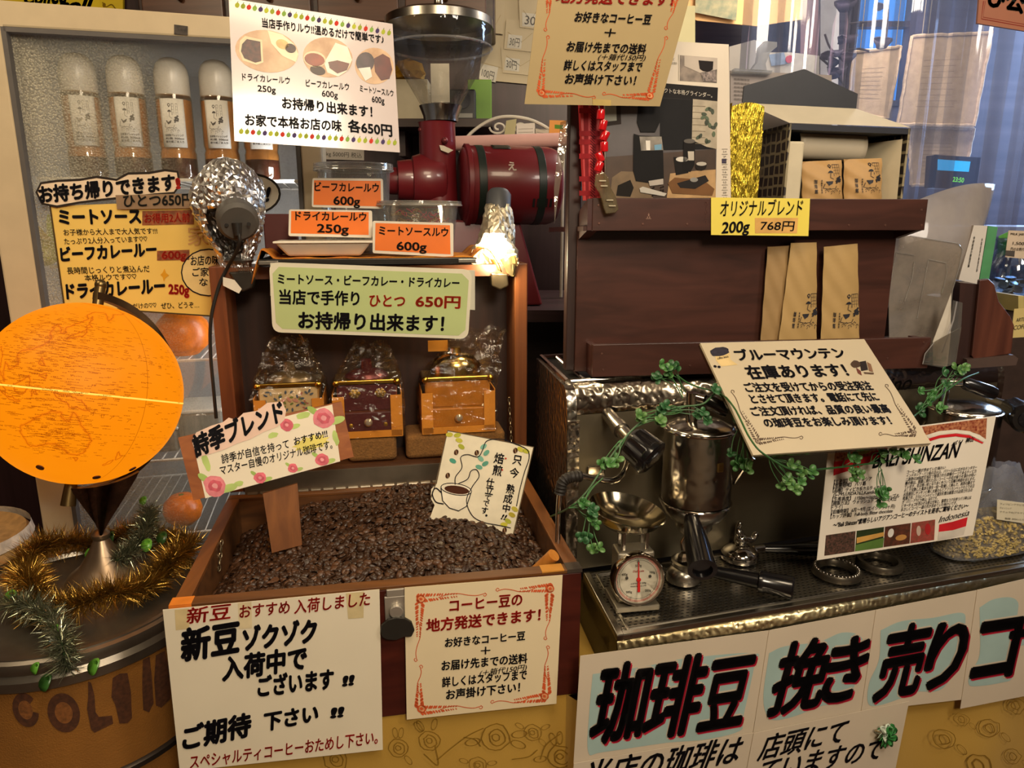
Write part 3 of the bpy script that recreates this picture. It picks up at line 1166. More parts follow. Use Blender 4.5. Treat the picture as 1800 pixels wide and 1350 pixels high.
# ================================================================== drum, globe lamp, tinsel
DC = Vector((-0.732, 1.095, 0))
DR, DZ = 0.193, 0.885
dr = thing('drum', 'burlap wrapped steel drum with brown stencil letters under the globe lamp', 'drum', DC)
DM = Matrix.Translation(DC)
build('barrel', MB().lathe([(DR - .012, 0.0), (DR, .01), (DR, .60), (DR + .004, .61), (DR + .004, .63), (DR, .64), (DR, DZ - .045)], 64, DM), mat('835417', .85, var=.14, scale=11, bump=.35, bscale=420), dr)
STEEL = mat('8d867a', .32, .9, var=.08, scale=40)
build('rim', MB().shell([(DR, DZ - .05), (DR + .007, DZ - .045), (DR + .008, DZ - .03), (DR + .002, DZ - .022), (DR + .005, DZ - .012), (DR + .003, DZ - .004), (DR - .006, DZ)], 72, DM), STEEL, dr)
build('lid', MB().lathe([(0, DZ - .012), (DR - .05, DZ - .012), (DR - .04, DZ - .006), (DR - .03, DZ - .012), (DR - .018, DZ - .012), (DR - .012, DZ + .001), (DR - .004, DZ + .001), (DR - .002, DZ - .006)], 72, DM), STEEL, dr)
for z in (.575, .655):
    build('hoop', MB().lathe([(DR, z), (DR + .005, z + .004), (DR + .005, z + .012), (DR, z + .016)], 64, DM), mat('4e4640', .4, .8), dr)


def dpt(x, y, off=.0012):
    """Point on the drum's side under a pixel."""
    r = ray(x, y)
    o = CAM - DC
    A = r.x * r.x + r.y * r.y
    B = 2 * (o.x * r.x + o.y * r.y)
    C_ = o.x * o.x + o.y * o.y - (DR + off) ** 2
    q = B * B - 4 * A * C_
    t = (-B - math.sqrt(max(0, q))) / (2 * A)
    return CAM + r * t


sl = MB()
rg = lambda cx, cy, rx, ry, rot, k: [dpt(cx + (rx * math.cos(t) * math.cos(rot) - ry * math.sin(t) * math.sin(rot)) * k, cy + (rx * math.cos(t) * math.sin(rot) + ry * math.sin(t) * math.cos(rot)) * k) for t in [i / 28 * 6.2832 for i in range(28)]]
sl2 = MB()
for (cx, cy, rx, ry, rot, gap) in ((45, 1248, 22, 31, -.35, True), (112, 1253, 28, 35, -.3, False)):
    o1, i1 = rg(cx, cy, rx, ry, rot, 1), rg(cx, cy, rx, ry, rot, .55)
    rngs = [i for i in range(28) if not (gap and i in (0, 1, 26, 27))]
    sl.add(o1 + i1, [(i, (i + 1) % 28, 28 + (i + 1) % 28, 28 + i) for i in rngs])
    sl2.add(i1, [list(range(28))])
for pl_ in ([(155, 1198), (160, 1200), (166, 1222), (168, 1252), (174, 1260), (197, 1258), (199, 1272), (166, 1288), (160, 1282), (153, 1246), (155, 1225)],
            [(198, 1192), (210, 1184), (224, 1183), (230, 1215), (232, 1262), (224, 1271), (210, 1272), (203, 1240), (196, 1225)],
            [(251, 1160), (263, 1154), (267, 1190), (270, 1236), (262, 1252), (252, 1248), (250, 1210)],
            [(274, 1152), (290, 1144), (298, 1180), (300, 1228), (284, 1244), (274, 1240), (271, 1195)]):
    sl.add([dpt(x, y) for x, y in pl_], [list(range(len(pl_)))])
build('stencil_lettering', sl, mat('4a2812', .9, var=.35, scale=160), dr, smooth=False, recalc=False)
build('stencil_lettering', sl2, mat('7a4a1e', .9, var=.3, scale=200), dr, smooth=False, recalc=False)

# globe
GC = Vector((-0.715, 1.165, 1.215))
GR = 0.151
vd = (GC - CAM).normalized()
gr_ = vd.cross(Vector((0, 0, 1))).normalized()
gu_ = gr_.cross(vd).normalized()
tl = R(14)
GA = (gu_ * math.cos(tl) + gr_ * math.sin(tl)).normalized()
GE = (gr_ * math.cos(tl) - gu_ * math.sin(tl)).normalized()
GN = GA.cross(GE).normalized()
if GN.dot(vd) > 0:
    GN = -GN


def ll(lat, lon, r=GR * 1.0015):
    la, lo = R(lat), R(lon - 146)
    return GC + (GA * math.sin(la) + (GE * math.sin(lo) + GN * math.cos(lo)) * math.cos(la)) * r


GZ = Vector((GC.x, GC.y - .01, DZ - .006))
gl_ = thing('globe_lamp', 'glowing orange globe lamp tilted on a dark bronze stand', 'lamp', GZ)
build('globe', MB().lathe([(GR * math.sin(math.pi * j / 40), -GR * math.cos(math.pi * j / 40)) for j in range(41)], 72, frame(GC, GE, GN, GA)), glow('ff8c08', .97, .05, 9), gl_)


def ribbon(mb, pts, w, r):
    P = [(p - GC).normalized() for p in pts]
    for p, q in zip(P, P[1:]):
        d = q - p
        if d.length < 1e-6:
            continue
        sdir = d.cross(p).normalized() * w / 2
        mb.add([GC + p * r + sdir, GC + q * r + sdir, GC + q * r - sdir, GC + p * r - sdir], [(0, 1, 2, 3)])


COAST = {
    'australia': [(-12, 131), (-12, 136), (-15, 136), (-17, 140), (-11, 142), (-15, 145), (-19, 147), (-23, 151), (-28, 153.5), (-33, 152), (-37, 150), (-39, 146), (-38, 141), (-35, 138.5), (-32, 134), (-31.5, 130), (-34, 123), (-35, 117), (-31.5, 115.5), (-26, 113.5), (-22, 114), (-20, 119), (-17, 122), (-14, 127), (-12, 131)],
    'guinea': [(-1, 131), (-3, 135), (-2, 138), (-4, 145), (-7, 147), (-10, 150), (-9, 146), (-8, 143), (-9, 140), (-6, 138), (-4, 133), (-1, 131)],
    'borneo': [(1, 109), (2, 112), (5, 115), (7, 117), (4, 118), (1, 118.5), (-2, 116.5), (-4, 115), (-3, 111), (1, 109)],
    'sumatra': [(5, 95.5), (2, 100), (-2, 104), (-6, 105.5), (-3, 101), (1, 98), (5, 95.5)],
    'java': [(-6, 105.5), (-6.5, 110), (-8, 114.5), (-8.5, 112), (-7.5, 107), (-6, 105.5)],
    'sulawesi': [(1, 120), (1, 125), (0, 121), (-4, 123), (-2, 121), (-5, 120), (1, 120)],
    'mindanao': [(7, 122), (9, 126), (6, 126), (7, 122)],
    'luzon': [(18, 121), (16, 122), (13, 124), (14, 120.5), (18, 121)],
    'honshu': [(31, 131), (34, 132), (36, 136), (39, 140), (41, 141), (38, 141.5), (35, 140), (33.5, 136), (31, 131)],
    'hokkaido': [(42, 140), (45, 142), (43, 145.5), (42, 143), (42, 140)],
    'sakhalin': [(46, 142), (54, 143), (50, 144), (46, 142)],
    'asia': [(8, 98), (1.5, 103.5), (7, 101), (13, 100), (9, 105), (13, 109.5), (18, 106), (21, 108), (22, 113), (25, 119), (30, 122), (35, 119), (38, 121), (39, 118), (41, 121.5), (38, 125), (35, 126.5), (35, 129), (39, 128), (43, 132), (50, 140.5), (54, 138), (59, 143), (60, 155), (57, 156), (51, 157), (56, 162), (60, 164), (62, 175), (66, 185), (69, 178), (70, 160), (72, 140), (75, 110)],
    'bengal': [(8, 98), (16, 96), (22, 91), (20, 86.5), (15, 80), (8, 77.5), (15, 74)],
    'zealand': [(-34.5, 173), (-37, 175.5), (-38, 178), (-41, 175), (-39, 174), (-34.5, 173)],
    'zealand2': [(-41, 173), (-44, 172.5), (-46.5, 169.5), (-46, 167), (-43, 170), (-41, 173)],
    'tasmania': [(-41, 145), (-41, 148), (-43.5, 147), (-41, 145)],
    'alaska': [(55, 197), (60, 195), (66, 194), (71, 203)],
}
mo, mbnd = MB(), MB()
for k, pts in COAST.items():
    P = []
    for (a0, o0), (a1, o1) in zip(pts, pts[1:]):
        n = max(3, int((abs(a1 - a0) + abs(o1 - o0)) / 1.2))
        for i in range(n):
            t = i / n
            P.append(ll(a0 + (a1 - a0) * t + random.uniform(-.5, .5), o0 + (o1 - o0) * t + random.uniform(-.5, .5)))
    P.append(ll(*pts[-1]))
    ribbon(mo, P, .0009, GR * 1.0024)
    ribbon(mbnd, P, .0046 if k in ('australia', 'asia') else .003, GR * 1.0014)
build('coastline', mo, glow('e06a04', .8), gl_, smooth=False, recalc=False)
build('coastline', mbnd, glow('fa8208', .9), gl_, smooth=False, recalc=False)
nm = MB()
for i in range(1150):
    z = random.random()
    if z < .45:
        la, lo = random.gauss(26, 16), random.gauss(122, 20)
    elif z < .6:
        la, lo = random.gauss(-3, 9), random.gauss(130, 22)
    elif z < .75:
        la, lo = random.gauss(-26, 7), random.gauss(135, 10)
    else:
        la, lo = random.uniform(-40, 45), random.uniform(95, 215)
    if abs(la) > 75:
        continue
    L_ = random.choice((2.0, 3.2, 4.5))
    u = lo
    while u < lo + L_:
        du = random.uniform(.28, .6)
        ribbon(nm, [ll(la, u), ll(la + random.uniform(-.1, .1), u + du)], random.uniform(.0007, .0014), GR * 1.003)
        u += du + random.uniform(.2, .4)
for lo, la, c_ in ((165, 27, '北'), (174, 25, '太'), (182, 22, '平'), (189, 20, '洋'), (150, -12, 'オ'), (155, -13, 'セ'), (160, -13.5, 'ア'), (165, -14, 'ニ'), (170, -14.5, 'ア')):
    vs, fs = glyphs(c_, .0, 0)
    nm.add([ll(la + v[1] * 3, lo + v[0] * 3.2, GR * 1.003) for v in vs], fs)
for lo in (180,):
    ribbon(nm, [ll(-70 + i * 3, lo) for i in range(48)], .0007, GR * 1.002)
for la in (23.4, -23.4):
    for i in range(0, 60):
        ribbon(nm, [ll(la, 70 + i * 3), ll(la, 71.6 + i * 3)], .0005, GR * 1.002)
build('map_lettering', nm, glow('c85c04', .7), gl_, smooth=False, recalc=False)
eq = MB()
ribbon(eq, [ll(0, 50 + i * 3) for i in range(65)], .0026, GR * 1.003)
build('equator_line', eq, glow('ffd95a', 1.1), gl_, smooth=False, recalc=False)
vents = MB()
for la, lo in ((-52, 118), (-60, 172), (-50, 205)):
    c = ll(la, lo, GR * 1.001)
    vents.lathe([(.006, 0), (.006, .0015), (0, .0015)], 12, along(c, c - GC))
build('vent_cap', vents, mat('6a3206', .5), gl_)
BRZ = mat('4a3826', .38, .75, var=.25, scale=30)
AD = (GE * .86 + GN * -.51).normalized()          # side of the meridian arm
AR = GR + .014
arc = [GC + (GA * math.cos(t) + AD * math.sin(t)) * AR for t in [R(-2 + i * 184 / 40) for i in range(41)]]
am = MB()
for p_, q_ in zip(arc, arc[1:]):
    d0, d1 = (p_ - GC).normalized(), (q_ - GC).normalized()
    w = GA.cross(AD).normalized() * .0085
    am.hexa([p_ - d0 * .006 - w, q_ - d1 * .006 - w, q_ - d1 * .006 + w, p_ - d0 * .006 + w], [p_ + d0 * .006 - w, q_ + d1 * .006 - w, q_ + d1 * .006 + w, p_ + d0 * .006 + w])
build('meridian_arm', am, BRZ, gl_)
pv = MB()
pv.cyl(GC + GA * (GR - .002), GC + GA * (GR + .03), .0085)
pv.ball(GC + GA * (GR + .034), .0095)
pv.cyl(GC - GA * (GR - .002), GC - GA * (GR + .036), .0095, .0115)
build('pivot', pv, mat('7a6640', .35, .9), gl_)
# carved bracket from the arm down to the neck, then the bell foot
nk = GZ + Vector((0, 0, .085))
bk = MB()
pa, pb = GC - GA * (GR + .018) + GE * .004, GC + (-GA * math.cos(R(38)) + GE * math.sin(R(38))) * (GR + .012)
steps = 9
rows = []
for i in range(steps + 1):
    t = i / steps
    top_ = GC + (-GA * math.cos(R(38 * t)) + GE * math.sin(R(38 * t))) * (GR + .006)
    k = (1 - abs(t - .5) * 2) ** .6 if 0 < t < 1 else 0
    low = lerp(top_, nk + GE * ((t - .5) * .018), .96 * k + .12)
    rows.append((top_, low))
wv = GN * .014
for (t0, l0), (t1, l1) in zip(rows, rows[1:]):
    bk.hexa([l0 - wv, l1 - wv, l1 + wv, l0 + wv], [t0 - wv, t1 - wv, t1 + wv, t0 + wv])
build('carved_bracket', bk, mat('3a2418', .4, .6, var=.4, scale=50, bump=.5, bscale=120), gl_)
build('foot', MB().lathe([(.0, 0), (.062, 0), (.064, .006), (.058, .016), (.040, .030), (.028, .048), (.018, .066), (.012, .078), (.015, .084), (.015, .088), (.009, .094), (.0, .097)], 36, Matrix.Translation(GZ)), mat('8f7c66', .35, .85, var=.1), gl_)


def tinsel(path, n, l0, l1, mb, w=.0009, up=0.3):
    P = spline(path, 10)
    for i in range(n):
        t = random.random() * (len(P) - 1.001)
        k = int(t)
        p = lerp(P[k], P[k + 1], t - k)
        d = Vector((random.gauss(0, 1), random.gauss(0, 1), random.gauss(up, .8)))
        ax = (P[k + 1] - P[k]).normalized()
        d = (d - ax * d.dot(ax) * .6).normalized()
        e = p + d * random.uniform(l0, l1)
        if e.z < DZ - .008 and (Vector((e.x, e.y, 0)) - DC).length < DR + .008:
            e.z = DZ + random.uniform(0, .01)
        m = lerp(p, e, .5) + Vector((random.uniform(-1, 1), random.uniform(-1, 1), random.uniform(-1, 1))) * .0035
        s_ = d.cross(Vector((random.uniform(-1, 1), random.uniform(-1, 1), random.uniform(-1, 1)))).normalized() * w
        mb.add([p - s_, p + s_, m + s_, m - s_, e], [(0, 1, 2, 3), (3, 2, 4)])


tg = MB()
ring = [Vector((GZ.x + rr * math.cos(t), GZ.y + .0 + rr * .93 * math.sin(t), DZ + hh)) for t, rr, hh in [(R(q), .134 + .02 * math.sin(q * .05), .022 + .012 * math.sin(q * .09)) for q in range(40, 400, 20)]]
tinsel(ring, 14000, .016, .046, tg, .00055)
gar = thing('gold_tinsel_garland', 'gold tinsel garland coiled round the foot of the globe lamp', 'garland', GZ)
build('strands', tg, mat('a8843a', .28, .9, var=.35, scale=60), gar, smooth=False, recalc=False)
build('wire', MB().tube(spline(ring, 4), .0022, 6), mat('6a4a1a', .4, .8), gar)


def leaf(mb, c, n, r, rx=1.0):
    M = along(c, n)
    mb.add([(r * rx * math.cos(t), r * math.sin(t), .002 * math.cos(2 * t)) for t in [i / 12 * 6.2832 for i in range(12)]], [list(range(12))], M)


for nm_, lab, path, lv in (
    ('green_tinsel_garland', 'green and silver tinsel sprig with round leaves beside the globe foot',
     [aZ(262, 895, DZ + .07), aZ(258, 925, DZ + .06), aZ(240, 960, DZ + .045), aZ(205, 985, DZ + .04)],
     [(252, 880, .08), (195, 945, .06), (160, 975, .04), (285, 945, .06), (258, 958, .05), (268, 905, .06)]),
    ('green_tinsel_garland', 'green and silver tinsel hanging over the drum rim above the stencil letters',
     [aZ(12, 1062, DZ + .02), aZ(50, 1065, DZ + .03), aZ(88, 1085, DZ + .025), dpt(108, 1130, .012), dpt(118, 1180, .014)],
     [(62, 1175, None), (165, 1172, None), (80, 1200, None), (20, 1050, .03), (98, 1108, .03)])):
    t = thing(nm_, lab, 'garland', path[0], 'green tinsel pieces')
    m1 = MB()
    tinsel(path, 1900, .014, .036, m1, .00055)
    build('strands', m1, mat('5c6848', .25, .8, var=.5, scale=90, h2='a8a890'), t, smooth=False, recalc=False)
    build('wire', MB().tube(spline(path, 5), .0018, 6), mat('2c4a24', .5), t)
    for x, y, dz in lv:
        m2 = MB()
        c = aZ(x, y, DZ + dz) if dz is not None else dpt(x, y, .016)
        leaf(m2, c, Vector((random.uniform(-.5, .5), -1, random.uniform(.2, 1))), random.uniform(.008, .0125), .8)
        build('leaf', m2, mat(random.choice(('2f5a24', '5c9a34', '2a4a20')), .3, var=.2), t, solid=.0012)

# basket of raw beans at the left edge, behind the drum
bc = aZ(15, 880, .86)
bc = Vector((-1.06, 1.24, 0))
t = thing('bean_tub', 'steel tub lined with burlap at the left edge behind the globe', 'tub', bc)
M = Matrix.Translation(bc)
build('tub', MB().lathe([(.0, .0), (.13, 0), (.14, .02), (.142, .87), (.147, .875), (.147, .885), (.139, .885), (.136, .86), (.134, .80), (0, .80)], 40, M), mat('6d675e', .4, .8), t)
build('burlap_lining', MB().lathe([(.139, .886), (.134, .91), (.128, .918), (.11, .905), (.06, .902), (0, .905)], 40, M), mat('b08a55', .9, var=.2, scale=60, bump=.3), t)
build('paper_band', MB().shell([(.1405, .906), (.136, .926)], 40, M), mat('c9bfae', .6, var=.3, scale=50), t)
# ================================================================== the bean chest
OAK = wood('53300f', '74461c', .5, 0, 9)
OAKY = wood('5c3414', '7e4c20', .5, 1, 9)
MAH = wood('3a1410', '4f1f16', .3, 0, 7)
MAHZ = wood('38140f', '4c1e15', .3, 2, 7)
INNER = wood('4a2c14', '6a4220', .5, 0, 8)
zb = CT + 0.0045 - CO.z
wt = 0.022
chest = thing('bean_chest', 'wooden lidded chest full of roasted coffee beans on the gold cloth', 'chest', ch(CW / 2, CD / 2, zb))
hz = (zb - 0.006) / 2
build('front_board', MB().box((CW / 2, wt / 2, hz), (CW, wt, -zb - .006), CM), MAH, chest, smooth=False, bevel=.0015)
build('back_board', MB().box((CW / 2, CD - wt / 2, hz), (CW, wt, -zb - .006), CM), INNER, chest, smooth=False)
for x in (wt / 2, CW - wt / 2):
    build('side_board', MB().box((x, CD / 2, hz), (wt, CD - 2 * wt, -zb - .006), CM), INNER, chest, smooth=False)
build('bottom_board', MB().box((CW / 2, CD / 2, zb + .006), (CW - 2 * wt, CD - 2 * wt, .01), CM), INNER, chest, smooth=False)
build('front_rim', MB().box((CW / 2, wt / 2, -.003), (CW, wt, .006), CM), OAK, chest, smooth=False, bevel=.001)
build('back_rim', MB().box((CW / 2, CD - wt / 2, -.003), (CW, wt, .006), CM), OAK, chest, smooth=False, bevel=.001)
for x in (wt / 2, CW - wt / 2):
    build('side_rim', MB().box((x, CD / 2, -.003), (wt, CD - 2 * wt, .006), CM), OAKY, chest, smooth=False, bevel=.001)
build('corner_plate', MB().box((CW - .011, .011, -.002), (.024, .024, .006), CM), mat('4a4038', .45, .3), chest, smooth=False)
build('corner_tape', MB().box((.012, .010, -.0005), (.030, .022, .003), CM).box((.012, -.0006, -.018), (.030, .002, .034), CM), mat('d0792e', .3, var=.2, coat=.4), chest, smooth=False)
build('corner_tape', MB().box((CW - .045, .011, -.0005), (.035, .022, .003), CM), mat('c88a3a', .3, var=.1, coat=.4), chest, smooth=False)

# open lid standing at the back
LD, LH = 0.105, 0.440
lt = .026
build('lid_side', MB().box((lt / 2, CD + .002 + LD / 2, LH / 2 + .004), (lt, LD, LH), CM), wood('5a2e18', '7a4222', .4, 2, 8), chest, smooth=False, bevel=.002)
build('lid_side', MB().box((CW - lt / 2, CD + .002 + LD / 2, LH / 2 + .004), (lt, LD, LH), CM), wood('5a3018', '7e4a26', .4, 2, 8), chest, smooth=False, bevel=.002)
build('lid_end', MB().box((CW / 2, CD + .002 + LD / 2, LH - .009), (CW - 2 * lt, LD, .022), CM), wood('4a2816', '6a3c20', .4, 0, 8), chest, smooth=False)
build('lid_end', MB().box((CW / 2, CD + .002 + LD / 2, .026), (CW - 2 * lt, LD, .044), CM), wood('4a2c18', '5e3a20', .4, 0, 8), chest, smooth=False)
build('lid_panel', MB().box((CW / 2, CD + LD - .004, LH / 2), (CW - .01, .012, LH - .01), CM), wood('241410', '341c14', .5, 2, 8), chest, smooth=False)
hg = MB().box((CW / 2, CD - .001, .020), (CW - .06, .004, .040), CM)
for i in range(22):
    hg.cyl(ch(.035 + i * .0242, CD - .004, .001), ch(.054 + i * .0242, CD - .004, .001), .0038, n=8)
build('hinge', hg, mat('8c8272', .35, .8), chest)


def chain(pts, mb, r=.0045, w=.0011):
    P = spline(pts, 6)
    L_ = 0
    i = 0
    seg = []
    for a_, b_ in zip(P, P[1:]):
        n = max(1, int((b_ - a_).length / .0022))
        seg += [lerp(a_, b_, k / n) for k in range(n)]
    for j in range(0, len(seg) - 4, 4):
        p, d = seg[j], (seg[min(j + 4, len(seg) - 1)] - seg[j]).normalized()
        M = along(p, d, (1, 0, 0) if (j // 4) % 2 else (0, 1, 0))
        mb.tube([M @ Vector((r * .5 * math.cos(t), 0, r * 1.15 * math.sin(t))) for t in [k / 10 * 6.2832 for k in range(10)]], w, 5, True)


for pts in ([ch(wt + .004, .21, -.005), ch(wt + .003, .19, -.03), ch(wt + .004, .16, -.052)], [ch(CW - .036, CD + .010, .165), ch(CW - .034, CD + .002, .10), ch(CW - .032, CD - .012, .02)]):
    m_ = MB()
    chain(pts, m_)
    build('chain', m_, mat('8a7c62', .35, .9), chest)
# toggle latch
la = MB()
la.box((0, 0, 0), (.033, .004, .038), frame(ch(.311, -.003, -.034), CX, CY, CZ))
la.box((0, 0, 0), (.026, .004, .012), frame(ch(.311, -.004, -.009), CX, CY, CZ))
la.cyl(ch(.311, -.005, -.037), ch(.311, -.012, -.037), .010, n=16)
build('latch_plate', la, mat('cbc4b8', .42, .8), chest, smooth=False, bevel=.001)
pl_ = [(-.024, -.004), (-.022, .008), (-.012, .016), (0, .018), (.012, .016), (.022, .008), (.026, -.006), (.021, -.016), (.010, -.015), (-.002, -.019), (-.014, -.017), (-.021, -.013)]
build('latch_lever', MB().prism(pl_, 0, .005, frame(ch(.311, -.010, -.062), CX, CZ, -CY)), mat('4c4a45', .4, .8), chest, smooth=False, bevel=.001)

# posters pasted on the chest front
PP = ch(0, -0.0085, 0)
PN = -CY
CREAM = mat('e4d3ae', .6, var=.025, scale=9)
WHT = mat('e6dcc4', .6, var=.025, scale=9)
RED, ORG_ = 'b8261e', 'cc5a30'
s = Sheet('new_beans_poster', 'handwritten red and black poster taped on the left of the bean chest front', 'poster', [(286, 1072), (667, 1036), (673, 1318), (316, 1356)], PP, PN, WHT, .0008)
s.poly([(307, 1072), (332, 1070), (333, 1105), (309, 1108)], 'cdb98a', 1, 'tape')
s.poly([(418, 1060), (442, 1058), (443, 1104), (420, 1106)], 'd8c8a2', 1, 'tape')
s.poly([(608, 1043), (640, 1040), (639, 1086), (612, 1088)], 'd4c293', 1, 'tape')
s.text('新豆', 328, 1097, 408, 1087, 27, RED, .02, .12)
s.text('おすすめ', 421, 1087, 510, 1078, 23, RED, .02, .12)
s.text('入荷しました', 517, 1079, 651, 1064, 24, RED, .02, .12)
s.text('新豆', 318, 1163, 425, 1145, 54, INK, .05, .12)
s.text('ゾクゾク', 428, 1144, 559, 1128, 40, INK, .06, .1)
s.text('入荷中で', 390, 1197, 541, 1175, 40, INK, .05, .1)
s.text('ございます', 453, 1225, 588, 1210, 35, INK, .05, .1)
s.text('!!', 601, 1206, 624, 1203, 17, INK, .07, .1)
s.text('ご期待', 321, 1319, 444, 1292, 40, INK, .05, .12)
s.text('下さい', 465, 1285, 560, 1268, 31, INK, .05, .1)
s.text('!!', 580, 1262, 606, 1259, 17, INK, .07, .1)
s.text('スペシャルティコーヒーおためし下さい。', 334, 1352, 664, 1307, 24, RED, .02, .1)
s.done()


def shipping(s, dx, pts):
    """The printed shipping notice: title, lines and the orange leaf border."""
    for (t, x0, y0, x1, y1, h, c, b_, sh, ly) in pts:
        s.text(t, x0, y0, x1, y1, h, c, b_, sh, ly)


s = Sheet('shipping_poster', 'cream printed shipping notice with orange leaf border on the right of the bean chest front', 'poster', [(711, 1033), (989, 1011), (978, 1237), (715, 1265)], PP, PN, CREAM, .0008)
shipping(s, 0, [('コーヒー豆の', 790, 1076, 918, 1064, 22, RED, .03, 0, 3), ('地方発送できます！', 749, 1111, 950, 1091, 22, RED, .035, 0, 3),
                ('お好きなコーヒー豆', 782, 1138, 923, 1125, 16, INK, .03, 0, 3), ('＋', 845, 1152, 862, 1151, 16, INK, .02, 0, 3),
                ('お届け先までの送料', 776, 1179, 927, 1165, 17, INK, .03, 0, 3), ('(＋箱代150円)', 843, 1189, 926, 1178, 11, INK, .01, .2, 3),
                ('詳しくはスタッフまで', 777, 1208, 926, 1194, 17, INK, .03, 0, 3), ('お声掛け下さい！', 784, 1230, 914, 1216, 17, INK, .03, 0, 3)])
for q in ((735, 1052, 852, 1042), (970, 1033, 875, 1040), (738, 1062, 734, 1160), (737, 1243, 737, 1172), (742, 1249, 845, 1240), (957, 1226, 866, 1237), (966, 1045, 962, 1122), (961, 1218, 960, 1138)):
    s.sprig(*q, ORG_, 7, 15)
for q in ((740, 1053), (967, 1035), (741, 1246), (957, 1224)):
    s.rose(*q, 8, ORG_, 'e0a070', 'border')
s.done()

# ------------------------------------------------------------------ coffee beans
def pile(u, v):
    """Height of the bean heap over the chest, from the rim."""
    h = -.026 + .030 * math.exp(-((u - .36) / .15) ** 2) * min(1, .35 + v / .25)
    h -= .055 * max(0, (.17 - u) / .17) ** 1.3 * min(1, v / .18)
    h -= .040 * max(0, (u - .46) / .137) ** 1.2 * (.35 + min(.65, v / .3))
    h -= .010 * math.exp(-(v / .05) ** 2)
    return h + .004 * math.sin(u * 31 + v * 17) * math.sin(v * 29)


def bean_mesh(name, nu, nv, crease):
    vs, fs = [], []
    for j in range(nv + 1):
        t = math.pi * j / nv
        for i in range(nu):
            p = 2 * math.pi * i / nu
            x, y, z = math.cos(t), math.sin(t) * math.cos(p), math.sin(t) * math.sin(p)
            if z < 0:
                z *= .28
            X, Y, Z = .0076 * x, .0055 * y, .0045 * z
            if crease and z < 0 and abs(y) < .28 and abs(x) < .93:
                Z += .0013 * (1 - abs(y) / .28) + .0005
            vs.append((X, Y, Z))
    for j in range(nv):
        for i in range(nu):
            fs.append((j * nu + i, (j + 1) * nu + i, (j + 1) * nu + (i + 1) % nu, j * nu + (i + 1) % nu))
    return vs, fs


BEAN = mat('52351f', .36, var=.42, scale=70, coat=.2, spec=.5)


def bean_mat():
    m, nt, N, L, bs = newmat('roasted_bean')
    oi = N.new('ShaderNodeObjectInfo')
    ge = N.new('ShaderNodeNewGeometry')
    ad = N.new('ShaderNodeMath')
    ad.operation = 'ADD'
    L.new(oi.outputs['Random'], ad.inputs[0])
    L.new(ge.outputs['Random Per Island'], ad.inputs[1])
    fr_ = N.new('ShaderNodeMath')
    fr_.operation = 'FRACT'
    L.new(ad.outputs[0], fr_.inputs[0])
    rp = N.new('ShaderNodeValToRGB')
    rp.color_ramp.elements[0].color = lin('2e1b0f') + (1,)
    rp.color_ramp.elements[1].color = lin('583a26') + (1,)
    e = rp.color_ramp.elements.new(.7)
    e.color = lin('3a2416') + (1,)
    L.new(fr_.outputs[0], rp.inputs[0])
    L.new(rp.outputs[0], bs.inputs['Base Color'])
    nz = N.new('ShaderNodeTexNoise')
    nz.inputs['Scale'].default_value = 500
    tc = N.new('ShaderNodeTexCoord')
    L.new(tc.outputs['Object'], nz.inputs[0])
    bp = N.new('ShaderNodeBump')
    bp.inputs['Strength'].default_value = .2
    bp.inputs['Distance'].default_value = .001
    L.new(nz.outputs[0], bp.inputs['Height'])
    L.new(bp.outputs[0], bs.inputs['Normal'])
    bs.inputs['Roughness'].default_value = .38
    return m


BEAN = bean_mat()
rb = random.Random(11)
spots = []
cell = .0104
u = wt + .006
while u < CW - wt - .005:
    v = wt + .005
    while v < CD - wt - .004:
        for lay in (0, 1):
            uu, vv = u + rb.uniform(-.004, .004), v + rb.uniform(-.003, .003)
            uu = min(CW - wt - .006, max(wt + .006, uu))
            vv = min(CD - wt - .006, max(wt + .006, vv))
            z = pile(uu, vv) - lay * .005 + rb.uniform(-.002, .002)
            nx = (pile(uu + .004, vv) - pile(uu - .004, vv)) / .008
            ny = (pile(uu, vv + .004) - pile(uu, vv - .004)) / .008
            nrm = Vector((-nx + rb.gauss(0, .38), -ny + rb.gauss(0, .38), 1)).normalized()
            if rb.random() < .42:
                nrm = -nrm
            q = nrm.to_track_quat('Z', 'Y').to_matrix().to_4x4() @ Matrix.Rotation(rb.uniform(0, 6.28), 4, 'Z') @ Matrix.Scale(rb.uniform(.86, 1.16), 4)
            spots.append((CM @ Matrix.Translation((uu, vv, z)) @ q, lay, vv, uu))
        v += cell * .78
    u += cell
front = sorted([s_ for s_ in spots if s_[1] == 0 and s_[2] > wt + .022], key=lambda s_: (s_[0].translation - CAM).length)[:290]
fset = set(id(s_) for s_ in front)
bv, bf = bean_mesh('bean', 12, 8, True)
bmsh = MB().add(bv, bf)
proto = build('coffee_bean', bmsh, BEAN, origin=(0, 0, 0), ang=60)
BL = 'dark roasted coffee bean at the front of the heap in the wooden chest'
tag(proto, BL, 'coffee bean', 'roasted beans in the chest')
for i, s_ in enumerate(front):
    o = proto if i == 0 else proto.copy()
    if i:
        COL.objects.link(o)
    o.matrix_world = s_[0]
hb = MB()
bv, bf = bean_mesh('bean', 8, 6, True)
for s_ in spots:
    if id(s_) not in fset:
        hb.add(bv, bf, s_[0])
hp = build('bean_heap', hb, BEAN, recalc=False, ang=60)
tag(hp, 'heap of dark roasted coffee beans filling the wooden chest', 'coffee beans', 'roasted beans in the chest', 'stuff')
hp['label'] = 'deep heap of roasted beans behind the front rows in the wooden chest'
bed = MB()
bed.grid(lambda a_, b_: ch(lerp(wt + .001, CW - wt - .001, a_), lerp(wt + .001, CD - wt - .001, b_), pile(lerp(wt, CW - wt, a_), lerp(wt, CD - wt, b_)) - .008), 50, 36)
